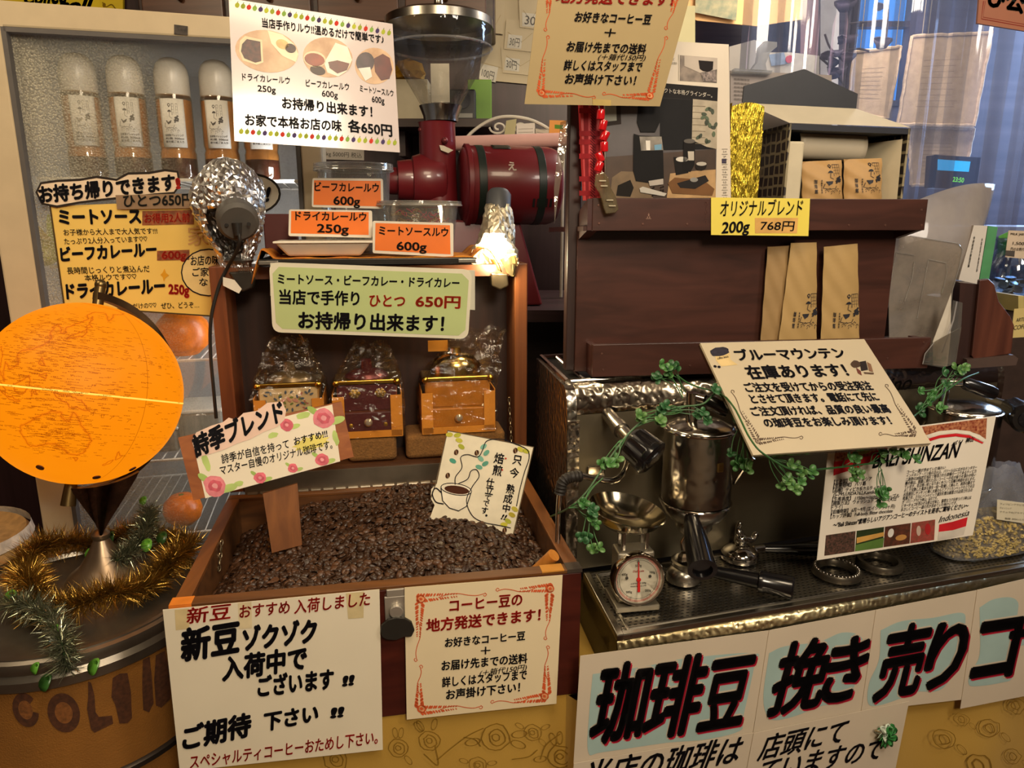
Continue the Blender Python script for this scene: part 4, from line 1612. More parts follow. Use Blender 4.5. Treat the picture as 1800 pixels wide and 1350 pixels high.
bb_ = build('bean_bed', bed, mat('2c1a10', .8, var=.4, scale=120), hp)

# wooden scoop handle sticking out of the beans
p0, p1 = ch(CW - .068, .062, -.040), ch(CW - .036, .034, .010)
d_ = (p1 - p0).normalized()
sh = thing('scoop', 'round light wood scoop handle sticking up in the right front corner of the beans', 'scoop', p0)
build('handle', MB().lathe([(.0, 0), (.0100, .0), (.0105, .02), (.0105, (p1 - p0).length), (.0, (p1 - p0).length + .001)], 20, along(p0, d_)), wood('b06a24', 'c8843a', .45, 2, 12), sh)
build('bowl', MB().lathe([(.0, -.030), (.010, -.028), (.015, -.012), (.0155, -.001), (.010, 0)], 20, along(p0, d_)), wood('a86424', 'c07c34', .45, 2, 12), sh)

# ------------------------------------------------------------------ house blend board on its stake
nb = Vector((math.sin(R(20)), -math.cos(R(20)), .20)).normalized()
bp_ = ch(.10, .20, .06)
BW = wood('8a4a20', 'a8622e', .45, 0, 10)
s = Sheet('house_blend_board', 'wooden board with rose painted card tilted on a stake in the beans', 'sign', [(313, 770), (600, 706), (622, 803), (340, 880)], bp_, nb, BW, .014)
stk = MB()
q0, q1 = s.P(497, 835, -40), None
tp = [s.P(462, 868, -37), s.P(523, 850, -37), s.P(531, 958, -37), s.P(478, 972, -37)]
stk.slab(tp, -nb * .010)
build('stake', stk, wood('6e3f1a', '8a5426', .5, 2, 10), s.o, smooth=False)
card = [(338, 774), (584, 711), (598, 811), (361, 876)]
CARD = mat('f0e4cc', .5, var=.03, scale=8)
m_ = MB()
m_.slab([s.P(x, y, 2.5) for x, y in card], -nb * .0008)
cd_ = build('card', m_, CARD, s.o, smooth=False)
sv, s.o = s.o, cd_
ORGsave = 0
for (x, y, r, c) in ((378, 854, 20, 'e3848c'), (457, 840, 11, 'e06c7c'), (504, 747, 12, 'de6476'), (569, 735, 19, 'e0808a'), (515, 823, 9, 'de6a78'), (566, 808, 12, 'de6a78')):
    s.ell(x + r * 1.2, y + r * .2, r * .8, r * .35, 'b9cf7a', -.3, 3.4, 'leaf')
    s.ell(x - r * 1.0, y - r * .7, r * .6, r * .28, 'a9c46a', .6, 3.4, 'leaf')
    s.ell(x, y, r, r * .92, mat(c, .5, var=.2, scale=60), .3, 3.8, 'rose', 14, .1)
    s.ell(x, y, r * .6, r * .52, mat('cf5868', .5, var=.25, scale=90), .3, 4.2, 'rose', 12, .14)
    s.ell(x, y, r * .28, r * .24, 'eaa0a4', .3, 4.6, 'rose', 9, .14)
for (x, y, rx, ry) in ((533, 730, 12, 6), (362, 812, 6, 16), (480, 765, 10, 5), (590, 770, 5, 14), (420, 850, 9, 5)):
    s.ell(x, y, rx, ry, 'bcd27c', -.3, 3.2, 'leaf', 12, .15)
st_ = [(547 + (34 if i % 2 else 26) * math.cos(i / 22 * 6.2832), 779 + (15 if i % 2 else 10) * math.sin(i / 22 * 6.2832) - (34 if i % 2 else 26) * math.cos(i / 22 * 6.2832) * .2) for i in range(22)]
s.poly(st_, 'eedf7a', 3.2, 'star_burst')
s.text('詩季が自信を持って', 391, 815, 510, 787, 16, INK, .012, .1, 5)
s.text('おすすめ!!!', 518, 783, 577, 768, 14, INK, .02, .1, 5)
s.text('マスター自慢のオリジナル珈琲です。', 389, 835, 585, 788, 16, INK, .012, .1, 5)
s.done()
s.o = sv
s.parts = {}
tit = [(337, 775), (345, 760), (372, 748), (392, 742), (402, 734), (415, 738), (428, 726), (452, 722), (470, 708), (496, 706), (503, 722), (500, 738), (488, 750), (462, 760), (440, 772), (416, 780), (395, 790), (370, 798), (346, 804)]
s.poly(tit, mat('eac8b4', .5, var=.05), 4.2, 'title_cutout')
s.text('詩季ブレンド', 344, 804, 502, 738, 37, INK, .05, .05, 6)
s.done()

# ------------------------------------------------------------------ cup card standing in the beans
nc = Vector((math.sin(R(6)), -math.cos(R(6)), .16)).normalized()
pc = ch(.455, .215, -.02)
quad = [(787, 757), (938, 786), (901, 948), (750, 918)]
ol = [(787, 757), (938, 786), (901, 948), (752, 920), (764, 888), (757, 876), (758, 860), (768, 850)]
s = Sheet('roasting_card', 'cream card with a drawn coffee cup and vertical lettering stuck upright in the beans', 'sign', quad, pc, nc, mat('e9dfc4', .55, var=.06, scale=40), .0015, outline=ol)
s.line([(757, 876), (766, 850), (787, 757), (938, 786), (901, 945)], 2, '6a5a44', 1, 'edge')
s.poly([(775, 858), (778, 880), (790, 893), (806, 898), (820, 890), (828, 866)], 'efe6cf', 2, 'cup')
s.line([(775, 858), (778, 880), (790, 893), (806, 898), (820, 890), (828, 866)], 1.6, INK, 3, 'cup_outline')
s.ell(802, 860, 27, 10, 'efe6cf', .14, 2.5, 'cup')
s.line([(802 + 27 * math.cos(t / 20 * 6.283), 860 + 10 * math.sin(t / 20 * 6.283) + 27 * math.cos(t / 20 * 6.283) * .14) for t in range(20)], 1.4, INK, 3, 'cup_outline', True)
s.ell(803, 861, 22, 7, '4a2614', .14, 4, 'coffee')
s.curve([(776, 866), (766, 858), (760, 868), (766, 882), (780, 886)], 2, INK, 3, 'cup_outline')
s.curve([(800, 852), (801, 838), (812, 822), (810, 804), (822, 799), (840, 803), (848, 792), (856, 775), (880, 772), (900, 778), (926, 790), (930, 806), (922, 830), (914, 860), (908, 890)], 1.5, INK, 3, 'steam')
s.curve([(806, 850), (822, 842), (828, 828), (838, 826), (842, 838), (830, 856), (820, 880), (830, 906), (850, 918), (880, 924), (898, 928)], 1.5, INK, 3, 'steam')
for x, y, c in ((850, 785, '7fb7a2'), (855, 796, '6aa892'), (845, 806, '7fb7a2'), (853, 815, '5c9c86'), (842, 821, '6aa892'), (796, 810, '4e9a84'), (790, 764, 'c6c04a'), (804, 765, 'b9b840'), (807, 774, 'c6c04a'), (811, 785, 'b0b43e'), (915, 790, 'c6c04a'), (925, 793, 'b9b840'), (900, 905, 'b9a83a'), (905, 895, 'c6b84a'), (886, 922, 'c8c040'), (893, 916, 'b0b43e')):
    s.ell(x, y, 6.5, 4, c, random.uniform(-.8, .8), 2, 'leaf', 10)
for x, y in ((802, 795), (838, 796), (787, 836), (906, 792), (887, 932)):
    s.ell(x, y, 4, 5.2, '4a2c18', .3, 2, 'bean_drawing', 10)
    s.line([(x - 1, y - 4), (x + 1, y + 4)], .8, 'c8a880', 3, 'bean_drawing')
for chr_, x, y, h in (('只', 900, 815, 17), ('今', 894, 838, 17), ('熟', 888, 866, 16), ('成', 884, 883, 16), ('中', 882, 899, 14), ('焙', 867, 813, 18), ('煎', 864, 834, 18), ('仕', 853, 854, 15), ('立', 852, 868, 15), ('て', 851, 879, 11), ('で', 848, 889, 11), ('す', 845, 902, 12)):
    s.text(chr_, x, y, x + h * .95, y + h * .17, h, INK, .02, -.05, 3)
s.text('!!', 880, 912, 890, 914, 9, INK, .03, .2, 3)
s.ell(855, 906, 2, 2, INK, 0, 3, 'lettering')
for x, y in ((889, 806), (883, 826)):
    s.ell(x, y, 1.6, 1.6, 'c03a2a', 0, 3)
s.done()

# ------------------------------------------------------------------ blocks and coffee mills in the lid
TOW = mat('7a5428', .95, var=.2, scale=220, bump=.5, bscale=320)


def cpx(x, y, yy):
    """x and z in the chest frame under a pixel on the upright plane y = yy."""
    p = aP(x, y, ch(0, yy, 0), -CY) - CO
    return p.dot(CX), p.z


BY = CD + .002
z0 = .0495
blk = []
for (xa, xb, lab) in ((612, 698, 'brown towelling block under the maroon mill'), (714, 889, 'wide brown towelling block under the brass domed mill'), (455, 560, 'brown towelling block under the floral mill behind the rose board')):
    x0, x1 = cpx(xa, 800, BY)[0], cpx(xb, 800, BY)[0]
    h = .052
    o = build('towel_block', MB().box(((x0 + x1) / 2, BY + .045, z0 + h / 2), (x1 - x0, .085, h), CM), TOW, bevel=.010, smooth=True)
    o.modifiers['edges'].segments = 4
    tag(o, lab, 'block', 'towelling blocks in the chest lid')

BRASS = mat('b8923e', .28, 1.0, var=.12, scale=60)
KRF = mat('d0892a', .6, var=.08, scale=30)


def mill(px0, px1, label, front_h, side_h, kind):
    x0, x1 = cpx(px0, 700, BY)[0], cpx(px1, 700, BY)[0]
    xm, w = (x0 + x1) / 2, x1 - x0
    zf = z0 + .052 + .001
    h = .112
    d = .075
    yc = BY + .043
    M = CM @ Matrix.Translation((xm, yc, zf))
    t = thing('coffee_mill', label, 'coffee mill', M.translation, 'wrapped coffee mills in the chest lid')
    bw = w - .012
    build('mill_box', MB().box((0, 0, h / 2 + .004), (bw, d - .01, h - .012), M), mat(side_h, .4, var=.15), t, smooth=False, bevel=.002)
    tr = MB()
    tr.box((0, 0, h), (w - .002, d, .009), M)
    tr.box((0, 0, .005), (w - .004, d - .002, .009), M)
    build('brass_trim', tr, BRASS, t, smooth=False, bevel=.002)
    for sx in (-1, 1):
        build('corner_stud', MB().ball((sx * (w / 2 - .006), -d / 2, h), .007, 10, 8, M), BRASS, t)
    fy = -d / 2 + .0035
    fp = build('front_panel', MB().box((0, fy, h * .72), (bw - .006, .003, h * .46), M), mat(front_h, .4, var=.12, scale=40), t, smooth=False)
    dw = build('drawer', MB().box((0, fy - .002, h * .28), (bw - .01, .006, h * .34), M), mat(front_h, .4, var=.12, scale=40), t, smooth=False, bevel=.001)
    build('knob', MB().lathe([(.0, -.012), (.005, -.011), (.0085, -.006), (.006, -.001), (.003, .002)], 14, M @ Matrix.Translation((0, fy - .006, h * .28)) @ Matrix.Rotation(R(-90), 4, 'X')), mat('c8bca6', .25, .8), dw)
    if kind == 'floral':
        P = lambda u, v, k=0: M @ Vector((u, fy - .0022 - k, v))
        for cols, rad, n in (('46566a', .0042, 26), ('6a7a3c', .0040, 14), ('c08a7a', .0065, 3), ('a86a5c', .0034, 8)):
            mb = MB()
            for i in range(n):
                if cols == '46566a':
                    a_ = i / n * 6.283
                    c_ = (bw * .39 * math.cos(a_), h * .72 + h * .17 * math.sin(a_ * 2 + a_))
                elif n == 3:
                    c_ = ((i - 1) * .012, h * .72 + random.uniform(-.003, .003))
                else:
                    c_ = (random.uniform(-.3, .3) * bw, h * .72 + random.uniform(-.16, .16) * h)
                a_ = random.uniform(0, 6.28)
                mb.add([P(c_[0] + rad * math.cos(t_) * math.cos(a_) - rad * .5 * math.sin(t_) * math.sin(a_), c_[1] + rad * math.cos(t_) * math.sin(a_) + rad * .5 * math.sin(t_) * math.cos(a_), .0001 * (len(cols) + n % 7)) for t_ in [k / 8 * 6.283 for k in range(8)]], [list(range(8))])
            build('painted_flower', mb, mat(cols, .5, var=.15), fp, smooth=False, recalc=False)
    elif kind == 'maroon':
        mb = MB()
        for (cx, cz) in ((-.024, h * .80), (.026, h * .80), (-.034, h * .22), (.034, h * .22)):
            for k in range(6):
                a_ = k / 6 * 6.283
                mb.ball((cx + .007 * math.cos(a_), fy - .003, cz + .0055 * math.sin(a_)), .0045, 8, 5, M, (1, .4, 1))
            mb.ball((cx, fy - .004, cz), .005, 8, 5, M, (1, .5, 1))
        build('gilt_ornament', mb, mat('9a7a2a', .4, .7, var=.3, scale=120), fp)
    if kind == 'dome':
        mb = MB()
        for j in range(1):
            mb.lathe([(.052, h + .004), (.052, h + .018), (.049, h + .026), (.043, h + .036), (.030, h + .044), (.012, h + .047), (0, h + .048)], 28, M, 1.0, .66)
        build('dome', mb, mat('b49a5e', .18, 1.0), t)
        build('crank_hub', MB().lathe([(.012, h + .046), (.010, h + .058), (.0, h + .06)], 14, M), BRASS, t)
        build('paper_flag', MB().box((-.036, 0, h + .062), (.040, .004, .022), M), KRF, t, smooth=False)
    else:
        build('hopper_lid', MB().lathe([(.044, h + .004), (.042, h + .010), (.030, h + .018), (.012, h + .022), (.010, h + .040), (0, h + .042)], 24, M, 1.0, .7), mat('5a2428' if kind == 'maroon' else '6a5a40', .3, .5), t)
    cr = MB()
    for sx in (-1, 1):
        cr.box((sx * (w / 2 + .002), -.002, h * .40), (.0016, d + .006, h * .8), M)
        cr.box((sx * (w / 2 - .009), -d / 2 - .004, h * .38), (.022, .0016, h * .76), M)
    cr.box((0, -d / 2 - .004, .006), (w + .004, .0016, .014), M)
    cr.box((0, -.002, -.0002), (w + .004, d + .006, .0012), M)
    build('card_tray', cr, KRF, t, smooth=False)
    bg = MB()
    nz_, na = 22, 32
    gx, gt = {'floral': (.0, .200), 'maroon': (.012, .185), 'dome': (.050, .205)}[kind]
    rr = random.Random(kind)
    vs, fs = [], []
    for j in range(nz_ + 1):
        t_ = j / nz_
        k = 1 if t_ < .48 else 1 - .62 * ((t_ - .48) / .52) ** 1.3
        if kind == 'dome' and t_ > .8:
            k += .25 * (t_ - .8) / .2
        for i in range(na):
            a_ = i / na * 6.2832
            c_, s_ = math.cos(a_), math.sin(a_)
            q = max(abs(c_), abs(s_))
            x = c_ / q * (w / 2 + .006)
            y = s_ / q * (d / 2 + .009)
            wob = .0035 + .006 * max(0, t_ - .45)
            x = x * k + gx * max(0, t_ - .45) / .55 + rr.uniform(-1, 1) * wob
            y = y * (k if t_ < .48 else k * .85) + rr.uniform(-1, 1) * wob
            y = max(y, -d / 2 - .011)
            vs.append((x, y, .0 + t_ * gt + (rr.uniform(-1, 1) * .006 if 0 < j else 0)))
    for j in range(nz_):
        for i in range(na):
            fs.append((j * na + i, j * na + (i + 1) % na, (j + 1) * na + (i + 1) % na, (j + 1) * na + i))
    bg.add(vs, fs, M)
    build('cellophane_bag', bg, clear('fffaf2', .045, .012, 'd8cdb8', bump=.9, bscale=26, rough=.10, fres=.14), t, ang=25)


mill(447, 566, 'floral painted coffee mill wrapped in cellophane, left in the open chest lid', 'c3ae86', 'a5804a', 'floral')
mill(586, 704, 'maroon coffee mill with gilt ornaments wrapped in cellophane in the chest lid', '4a1a20', '6a3420', 'maroon')
mill(743, 868, 'brass domed coffee mill wrapped in cellophane, right in the open chest lid', 'a8691c', 'b8791f', 'dome')

# ------------------------------------------------------------------ tray with samples on top of the lid
TZ = LH + .008
ty0 = CD - .05
tf0, tf1 = cpx(452, 440, ty0)[0], cpx(838, 470, ty0)[0]
t = thing('serving_tray', 'black serving tray lying on top of the open chest lid', 'tray', ch((tf0 + tf1) / 2, CD + .04, TZ))
TM = CM @ Matrix.Translation(((tf0 + tf1) / 2, CD + .05, TZ))
tw, td = tf1 - tf0, .20
build('tray_plate', MB().box((0, 0, .002), (tw, td, .004), TM), mat('1c1a18', .35, var=.2), t, smooth=False)
rim_ = MB()
for sx in (-1, 1):
    rim_.box((sx * (tw / 2 - .002), 0, .006), (.005, td, .009), TM)
for sy in (-1, 1):
    rim_.box((0, sy * (td / 2 - .002), .006), (tw, .005, .009), TM)
build('tray_rim', rim_, mat('201d1a', .3, var=.2), t, smooth=False, bevel=.001)
for sx in (-1, 1):
    build('corner_clip', MB().box((sx * (tw / 2 - .018), -td / 2 - .001, .005), (.034, .006, .007), TM), mat('aaa59c', .3, .9), t, smooth=False, bevel=.001)


def checked():
    m, nt, N, L, bs = newmat('checked_cloth')
    tc = N.new('ShaderNodeTexCoord')
    ck = N.new('ShaderNodeTexChecker')
    ck.inputs['Scale'].default_value = 26
    ck.inputs[1].default_value = lin('cf8423') + (1,)
    ck.inputs[2].default_value = lin('b96a1a') + (1,)
    L.new(tc.outputs['Object'], ck.inputs[0])
    L.new(ck.outputs[0], bs.inputs['Base Color'])
    bs.inputs['Roughness'].default_value = .85
    return m


def napf(u, v):
    x = lerp(-tw / 2 - .016, tw / 2 + .05, u)
    y = lerp(-td / 2 + .012, td / 2 - .01, v)
    z = .0115
    if u < .09:
        z += .016 * math.sin((.09 - u) / .09 * 3.1) - .045 * max(0, (.045 - u) / .045) * (1 - v)
    if u > .88:
        q = (u - .88) / .12
        z += .022 * math.sin(q * 3.1) - .030 * q * q
    return TM @ Vector((x, y, z + .0015 * math.sin(u * 40) * math.sin(v * 9)))


o = build('napkin', MB().grid(napf, 90, 14), checked(), solid=.0016)
tag(o, 'orange checked napkin spread on the black tray, folded up at both ends', 'napkin')
NZ = .0145


def ctr(x, y, yy):
    """Foot point on the napkin under a pixel column."""
    q = cpx(x, y, yy)[0]
    return CM @ Vector((q, yy, TZ + NZ))


def cup(name, label, xc, yy, rpx, h, taper):
    c = ctr(xc, 430, yy)
    dist = (c - CAM).dot(FW)
    r = rpx * dist / F
    t = thing(name, label, 'container', c)
    M = Matrix.Translation(c)
    pr = [(r * taper, .0), (r * taper, .001), (r * .93, h * .93), (r * .97, h * .94), (r, h * .955), (r, h * .985), (r * .94, h), (r * .94, h * .965), (r * .9, h * .93), (r * (taper - .02), .002), (0, .002)]
    build('cup', MB().lathe([(0, 0)] + pr, 40, M), clear('fbfbf8', .04, .08, 'e8e4dc', fres=.35), t)
    rt_ = MB()
    for k_, z_ in ((1.0, .97), (.95, 1.012), (1.02, .945)):
        rt_.tube([M @ Vector((r * k_ * math.cos(a_), r * k_ * math.sin(a_), h * z_)) for a_ in [i / 40 * 6.2832 for i in range(40)]], .0012, 6, True)
    build('moulded_rim', rt_, clear('ffffff', .25, .35, 'f4f0e8', fres=.5), t)
    build('lid', MB().lathe([(0, h * .985), (r * .90, h * .985), (r * .93, h * 1.02), (r * 1.01, h * 1.02), (r * 1.02, h * .95), (r * 1.0, h * .95)], 40, M), clear('fbfbf8', .06, .10, 'e8e4dc', fres=.4), t)
    return t, M, r


t, M, r_ = cup('deli_cup', 'tall clear lidded cup behind the beef curry card on the tray', 628, CD + .095, 66, .168, .80)
fl_ = MB()
for i in range(60):
    fl_.ball((random.gauss(0, r_ * .35), random.gauss(0, r_ * .35), random.uniform(.006, .03)), random.uniform(.004, .008), 6, 5, M)
build('filling', fl_, mat('8a8474', .8, var=.4), t)
t, M, r_ = cup('deli_cup', 'clear lidded cup of pink and straw paper shreds behind the meat sauce card', 735, CD + .055, 76, .098, .80)
for colr, n in (('a8884c', 46), ('d0355a', 34), ('7a5a2c', 24)):
    sm_ = MB()
    for i in range(n):
        a_ = random.uniform(0, 6.28)
        c_ = Vector((random.gauss(.012 if colr == 'd0355a' else -.012, r_ * .28), random.gauss(0, r_ * .28), random.uniform(.040, .084)))
        c_.x = max(-r_ * .62, min(r_ * .62, c_.x))
        c_.y = max(-r_ * .62, min(r_ * .62, c_.y))
        pts = [c_ + Vector((math.cos(a_ + k * .7) * .009, math.sin(a_ + k * .7) * .009, random.uniform(-.004, .004))) for k in range(5)]
        sm_.tube([M @ p for p in spline(pts, 3)], .0008, 4)
    build('paper_shred', sm_, mat(colr, .7, var=.2), t)

c = ctr(572, 430, CD + .015)
ft = thing('foam_tray', 'white foam tray lying under the dry curry card', 'tray', c)
FT = frame(c, CX, CY, CZ)
wF = .17
lo_ = [(-wF / 2 + .02, -.035), (wF / 2 - .02, -.035), (wF / 2 - .02, .045), (-wF / 2 + .02, .045)]
up_ = [(-wF / 2, -.052), (wF / 2, -.052), (wF / 2, .060), (-wF / 2, .060)]
ft_m = MB().hexa([FT @ Vector((x, y, .0)) for x, y in lo_], [FT @ Vector((x, y, .024)) for x, y in up_])
build('tray_bowl', ft_m, mat('dcd3c0', .6, var=.03), ft, smooth=False, bevel=.004)
build('tray_lip', MB().box((0, .004, .0255), (wF + .006, .118, .004), FT), mat('e2d9c6', .6, var=.03), ft, smooth=False, bevel=.0015)

LAM = clear('ffffff', .08, .12)
ORC = mat('e9741c', .45, var=.04)
for nm_, lab, outer, quad, p, lines in (
        ('beef_curry_card', 'orange beef curry card in front of the tall clear cup, highest of the orange cards', [(549, 313), (673, 314), (674, 367), (548, 364)], [(552, 317), (669, 318), (670, 363), (551, 360)], ch(0, CD + .016, 0), (('ビーフカレールウ', 553, 336, 666, 338, 16), ('600g', 586, 359, 633, 361, 15))),
        ('dry_curry_card', 'orange dry curry card standing on the white foam tray, lowest left of the orange cards', [(508, 368), (654, 370), (655, 418), (507, 415)], [(512, 371), (648, 373), (648, 413), (511, 410)], ch(0, CD - .004, 0), (('ドライカレールウ', 519, 387, 644, 389, 16), ('250g', 557, 408, 613, 410, 15))),
        ('meat_sauce_card', 'orange meat sauce card leaning on the cup of paper shreds', [(655, 388), (797, 392), (797, 452), (655, 445)], [(660, 392), (791, 396), (792, 447), (659, 440)], ch(0, CD - .032, 0), (('ミートソースルウ', 666, 413, 788, 416, 16), ('600g', 697, 439, 750, 441, 15)))):
    s = Sheet(nm_, lab, 'card', outer, p, -CY, mat('e0d6c4', .3, var=.03), .001, rnd=4)
    pts = Sheet.__new__(Sheet)
    s.poly(quad, ORC, 1, 'orange_panel')
    for (tx, x0, y0, x1, y1, h) in lines:
        s.text(tx, x0, y0, x1, y1, h, '2a1c14', .028)
    s.done()
    if nm_ == 'beef_curry_card':
        build('card_foot', MB().slab([s.P(x, y, -4) for x, y in ((590, 362), (630, 363), (632, 446), (592, 446))], CY * .001), LAM, s.o, smooth=False)

# green sign hanging from the tray's front edge
gn = (-CY * math.cos(R(5)) - CZ * math.sin(R(5))).normalized()
s = Sheet('green_price_sign', 'green rounded price sign hanging below the black tray in front of the mills', 'sign', [(473, 461), (830, 474), (823, 596), (479, 584)], ch(.3, CD - .054, LH - .02), gn, mat('e2dcc4', .4, var=.03), .002, rnd=16)
s.poly([(486 if y < 520 else 489, y) for y in (478, 566)][:0] or [(479, 481), (490, 469), (812, 481), (824, 493), (818, 580), (806, 590), (496, 578), (485, 567)], mat('bccb8c', .45, var=.05, scale=8), 1, 'green_panel')
s.text('ミートソース・ビーフカレー・ドライカレー', 488, 499, 807, 506, 18, INK, .03)
s.text('当店で手作り', 491, 534, 632, 537, 25, INK, .03)
s.text('ひとつ', 649, 539, 712, 540, 22, 'c43a20', .03)
s.text('650円', 730, 540, 809, 542, 22, 'c43a20', .03)
s.text('お持帰り出来ます！', 524, 577, 780, 583, 29, INK, .035)
s.done()
build('hanger_strip', MB().slab([s.P(x, y, -6) for x, y in ((475, 462), (835, 475), (835, 545), (475, 520))], CY * .001), mat('cfcbb8', .35, var=.03), s.o, smooth=False)

# ------------------------------------------------------------------ clip lamps
FOIL = mat('ecebea', .30, 1.0, var=.05, scale=40)


def crumple(prof, M, n=44, amp=.004, seed=1, cut=None):
    """Crumpled foil revolved round M's z axis."""
    r_ = random.Random(seed)
    vs, fs = [], []
    for r0, z in prof:
        for i in range(n):
            a_ = 2 * math.pi * i / n
            k = r0 * (1 + .06 * math.sin(3 * a_ + z * 40)) + r_.uniform(-amp, amp) * (1 if r0 > .004 else .2)
            vs.append((k * math.cos(a_), k * math.sin(a_), z + r_.uniform(-amp, amp) * .8))
    for j in range(len(prof) - 1):
        for i in range(n):
            if cut and cut(2 * math.pi * (i + .5) / n, j):
                continue
            q = (j * n + i, j * n + (i + 1) % n, (j + 1) * n + (i + 1) % n, (j + 1) * n + i)
            fs += [(q[0], q[1], q[2]), (q[0], q[2], q[3])] if r_.random() < .5 else [(q[0], q[1], q[3]), (q[1], q[2], q[3])]
    return MB().add(vs, fs, M)


def fa(M):
    """The direction round M's axis that faces the front of the chest."""
    q = M.inverted().to_3x3() @ (-CY - CX * .35)
    return math.atan2(q.y, q.x)


# left lamp, wrapped in foil, turned away
LY = CD + .03
lp = lambda x, y, yy=LY: aP(x, y, ch(0, yy, 0), -CY)
clamp = lp(418, 470)
t = thing('clip_lamp', 'unlit clip lamp with crumpled silver foil shade on the left corner of the chest lid', 'lamp', clamp, 'foil shaded clip lamps')
a0, a1 = lp(416, 484), lp(391, 276)
ax = (a1 - a0) + CY * .03
M = along(a0, ax)
Lx = ax.length
pf = []
kp = [(0, .020), (.15, .030), (.35, .049), (.55, .063), (.7, .066), (.82, .058), (.92, .040), (.98, .020), (1, .004)]
for j in range(46):
    q = j / 45
    for (qa, ra), (qb, rb_) in zip(kp, kp[1:]):
        if qa <= q <= qb:
            pf.append((ra + (rb_ - ra) * (q - qa) / (qb - qa), q * Lx))
            break
build('foil_shade', crumple(pf, M, 84, .0026, 3, lambda a_, j: 4 < j < 24 and abs((a_ - fa(M) - .35 + 3.14159) % 6.28319 - 3.14159) < .75 - abs(j - 15) * .02), FOIL, t, smooth=False, recalc=True)
sk = lp(418, 388, LY - .055)
GREYP = mat('4f4b46', .55, var=.1)
skm = MB().lathe([(.0, -.012), (.030, -.012), (.036, -.005), (.036, .018), (.026, .05), (.0, .05)], 28, along(sk, CY * .8 + CZ * .35 + CX * -.2))
sko = build('socket', skm, GREYP, t)
hl = MB()
for x, y in ((398, 396), (437, 394), (418, 374)):
    c_ = lp(x, y, LY - .071)
    hl.lathe([(.0, 0), (.0034, 0), (.0034, .003)], 10, along(c_, CY))
build('screw_hole', hl, mat('14110f', .8), sko)
cdp = [sk - CY * .014 + CX * .002 - CZ * .012, lp(421, 424, LY - .07), lp(414, 446, LY - .06), lp(400, 470, CD - .012), lp(384, 505, CD - .012), lp(371, 560, CD - .016), lp(370, 620, CD - .014), lp(376, 690, CD - .014), lp(380, 735, CD - .012)]
build('cord', MB().tube(spline(cdp, 6), .0032, 8), mat('17130f', .5), t)
build('cord_boot', MB().lathe([(.0, 0), (.009, 0), (.006, .022), (.0, .022)], 12, along(sk - CY * .012 - CZ * .004, (cdp[1] - cdp[0]))), mat('1c1916', .5), t)
cm = MB()
cm.lathe([(.0, 0), (.024, 0), (.027, .004), (.020, .008), (0, .009)], 24, Matrix.Translation(lp(420, 461, CD + .02)))
build('clamp_plate', cm, mat('8e8a84', .3, .9), t)
jaw = MB()
jw = [(-.022, .010), (.020, .012), (.024, -.004), (.018, -.020), (.002, -.026), (-.020, -.022), (-.012, -.010)]
jaw.prism(jw, 0, .022, frame(lp(424, 488, CD - .006), CX, CZ, CY))
build('clamp_jaw', jaw, mat('57524c', .35, .85), t, smooth=False, bevel=.003)
spg = [lp(416, 474, CD - .012) + CX * (i * .00055) + Vector((0, math.cos(i * .9), math.sin(i * .9))) * .0035 for i in range(50)]
build('spring', MB().tube(spg, .0008, 5), mat('a8a296', .3, .9), t)
build('tag_sheet', MB().slab([lp(x, y, CD - .020) for x, y in ((392, 487), (412, 492), (425, 508), (420, 516), (392, 502))], CY * .0006), mat('d8d2c2', .5), t, smooth=False)

# right lamp, lit
a0, a1 = lp(877, 340), lp(866, 448)
t = thing('clip_lamp', 'lit clip lamp with torn foil shade glaring on the right corner of the chest lid', 'lamp', lp(880, 495), 'foil shaded clip lamps')
ax = (a1 - a0) - CY * .035
M = along(a0, ax)
Lx = ax.length
build('socket', MB().lathe([(.0, -.008), (.018, -.006), (.024, .002), (.0245, .036), (.020, .040), (.0, .04)], 28, M), mat('4a4c50', .5, var=.08), t)
pf = [(.024 + .018 * (j / 16) ** .8 + (.006 if j > 11 else 0), .026 + j / 16 * (Lx - .012)) for j in range(17)]
build('foil_shade', crumple(pf, M, 40, .0022, 8, lambda a_, j: j > 8 and abs((a_ - fa(M) + 3.14159) % 6.28319 - 3.14159) < .5 + (j - 8) * .12), mat('d8ccb0', .45, .85), t, smooth=False)
bu = M @ Vector((0, 0, Lx * .76))
bd = ax.normalized()
bm_ = glow('fff0c8', 42.0, .02)
build('bulb', MB().lathe([(.0, -.034), (.009, -.032), (.012, -.016), (.019, .0), (.0225, .014), (.020, .026), (.012, .034), (.0, .037)], 24, along(bu, bd)), bm_, t)
build('clamp_jaw', MB().prism([(-.016, .014), (.018, .012), (.020, -.012), (.002, -.020), (-.014, -.012)], 0, .022, frame(lp(877, 492, CD - .006), CX, CZ, CY)), mat('6a5f4c', .3, .9), t, smooth=False, bevel=.003)
build('clamp_arm', MB().tube([lp(893, 380, LY + .01), lp(903, 420, LY + .012), lp(900, 460, LY + .01), lp(884, 484, CD + .01)], .0035, 8), mat('8a8070', .3, .9), t)
build('foil_flap', crumple([(.016, 0), (.013, .014), (.008, .028), (.003, .038)], along(lp(893, 452, CD + .0), Vector((.25, 0, -1))), 14, .0016, 4), mat('d0c090', .3, .9), t, smooth=False)
pl2 = bpy.data.lights.new('bulb_light', 'POINT')
pl2.energy = 2.6
pl2.color = (1.0, .8, .48)
pl2.shadow_soft_size = .02
plo = bpy.data.objects.new('bulb_light', pl2)
plo.location = bu + bd * .045 - CY * .02
COL.objects.link(plo)

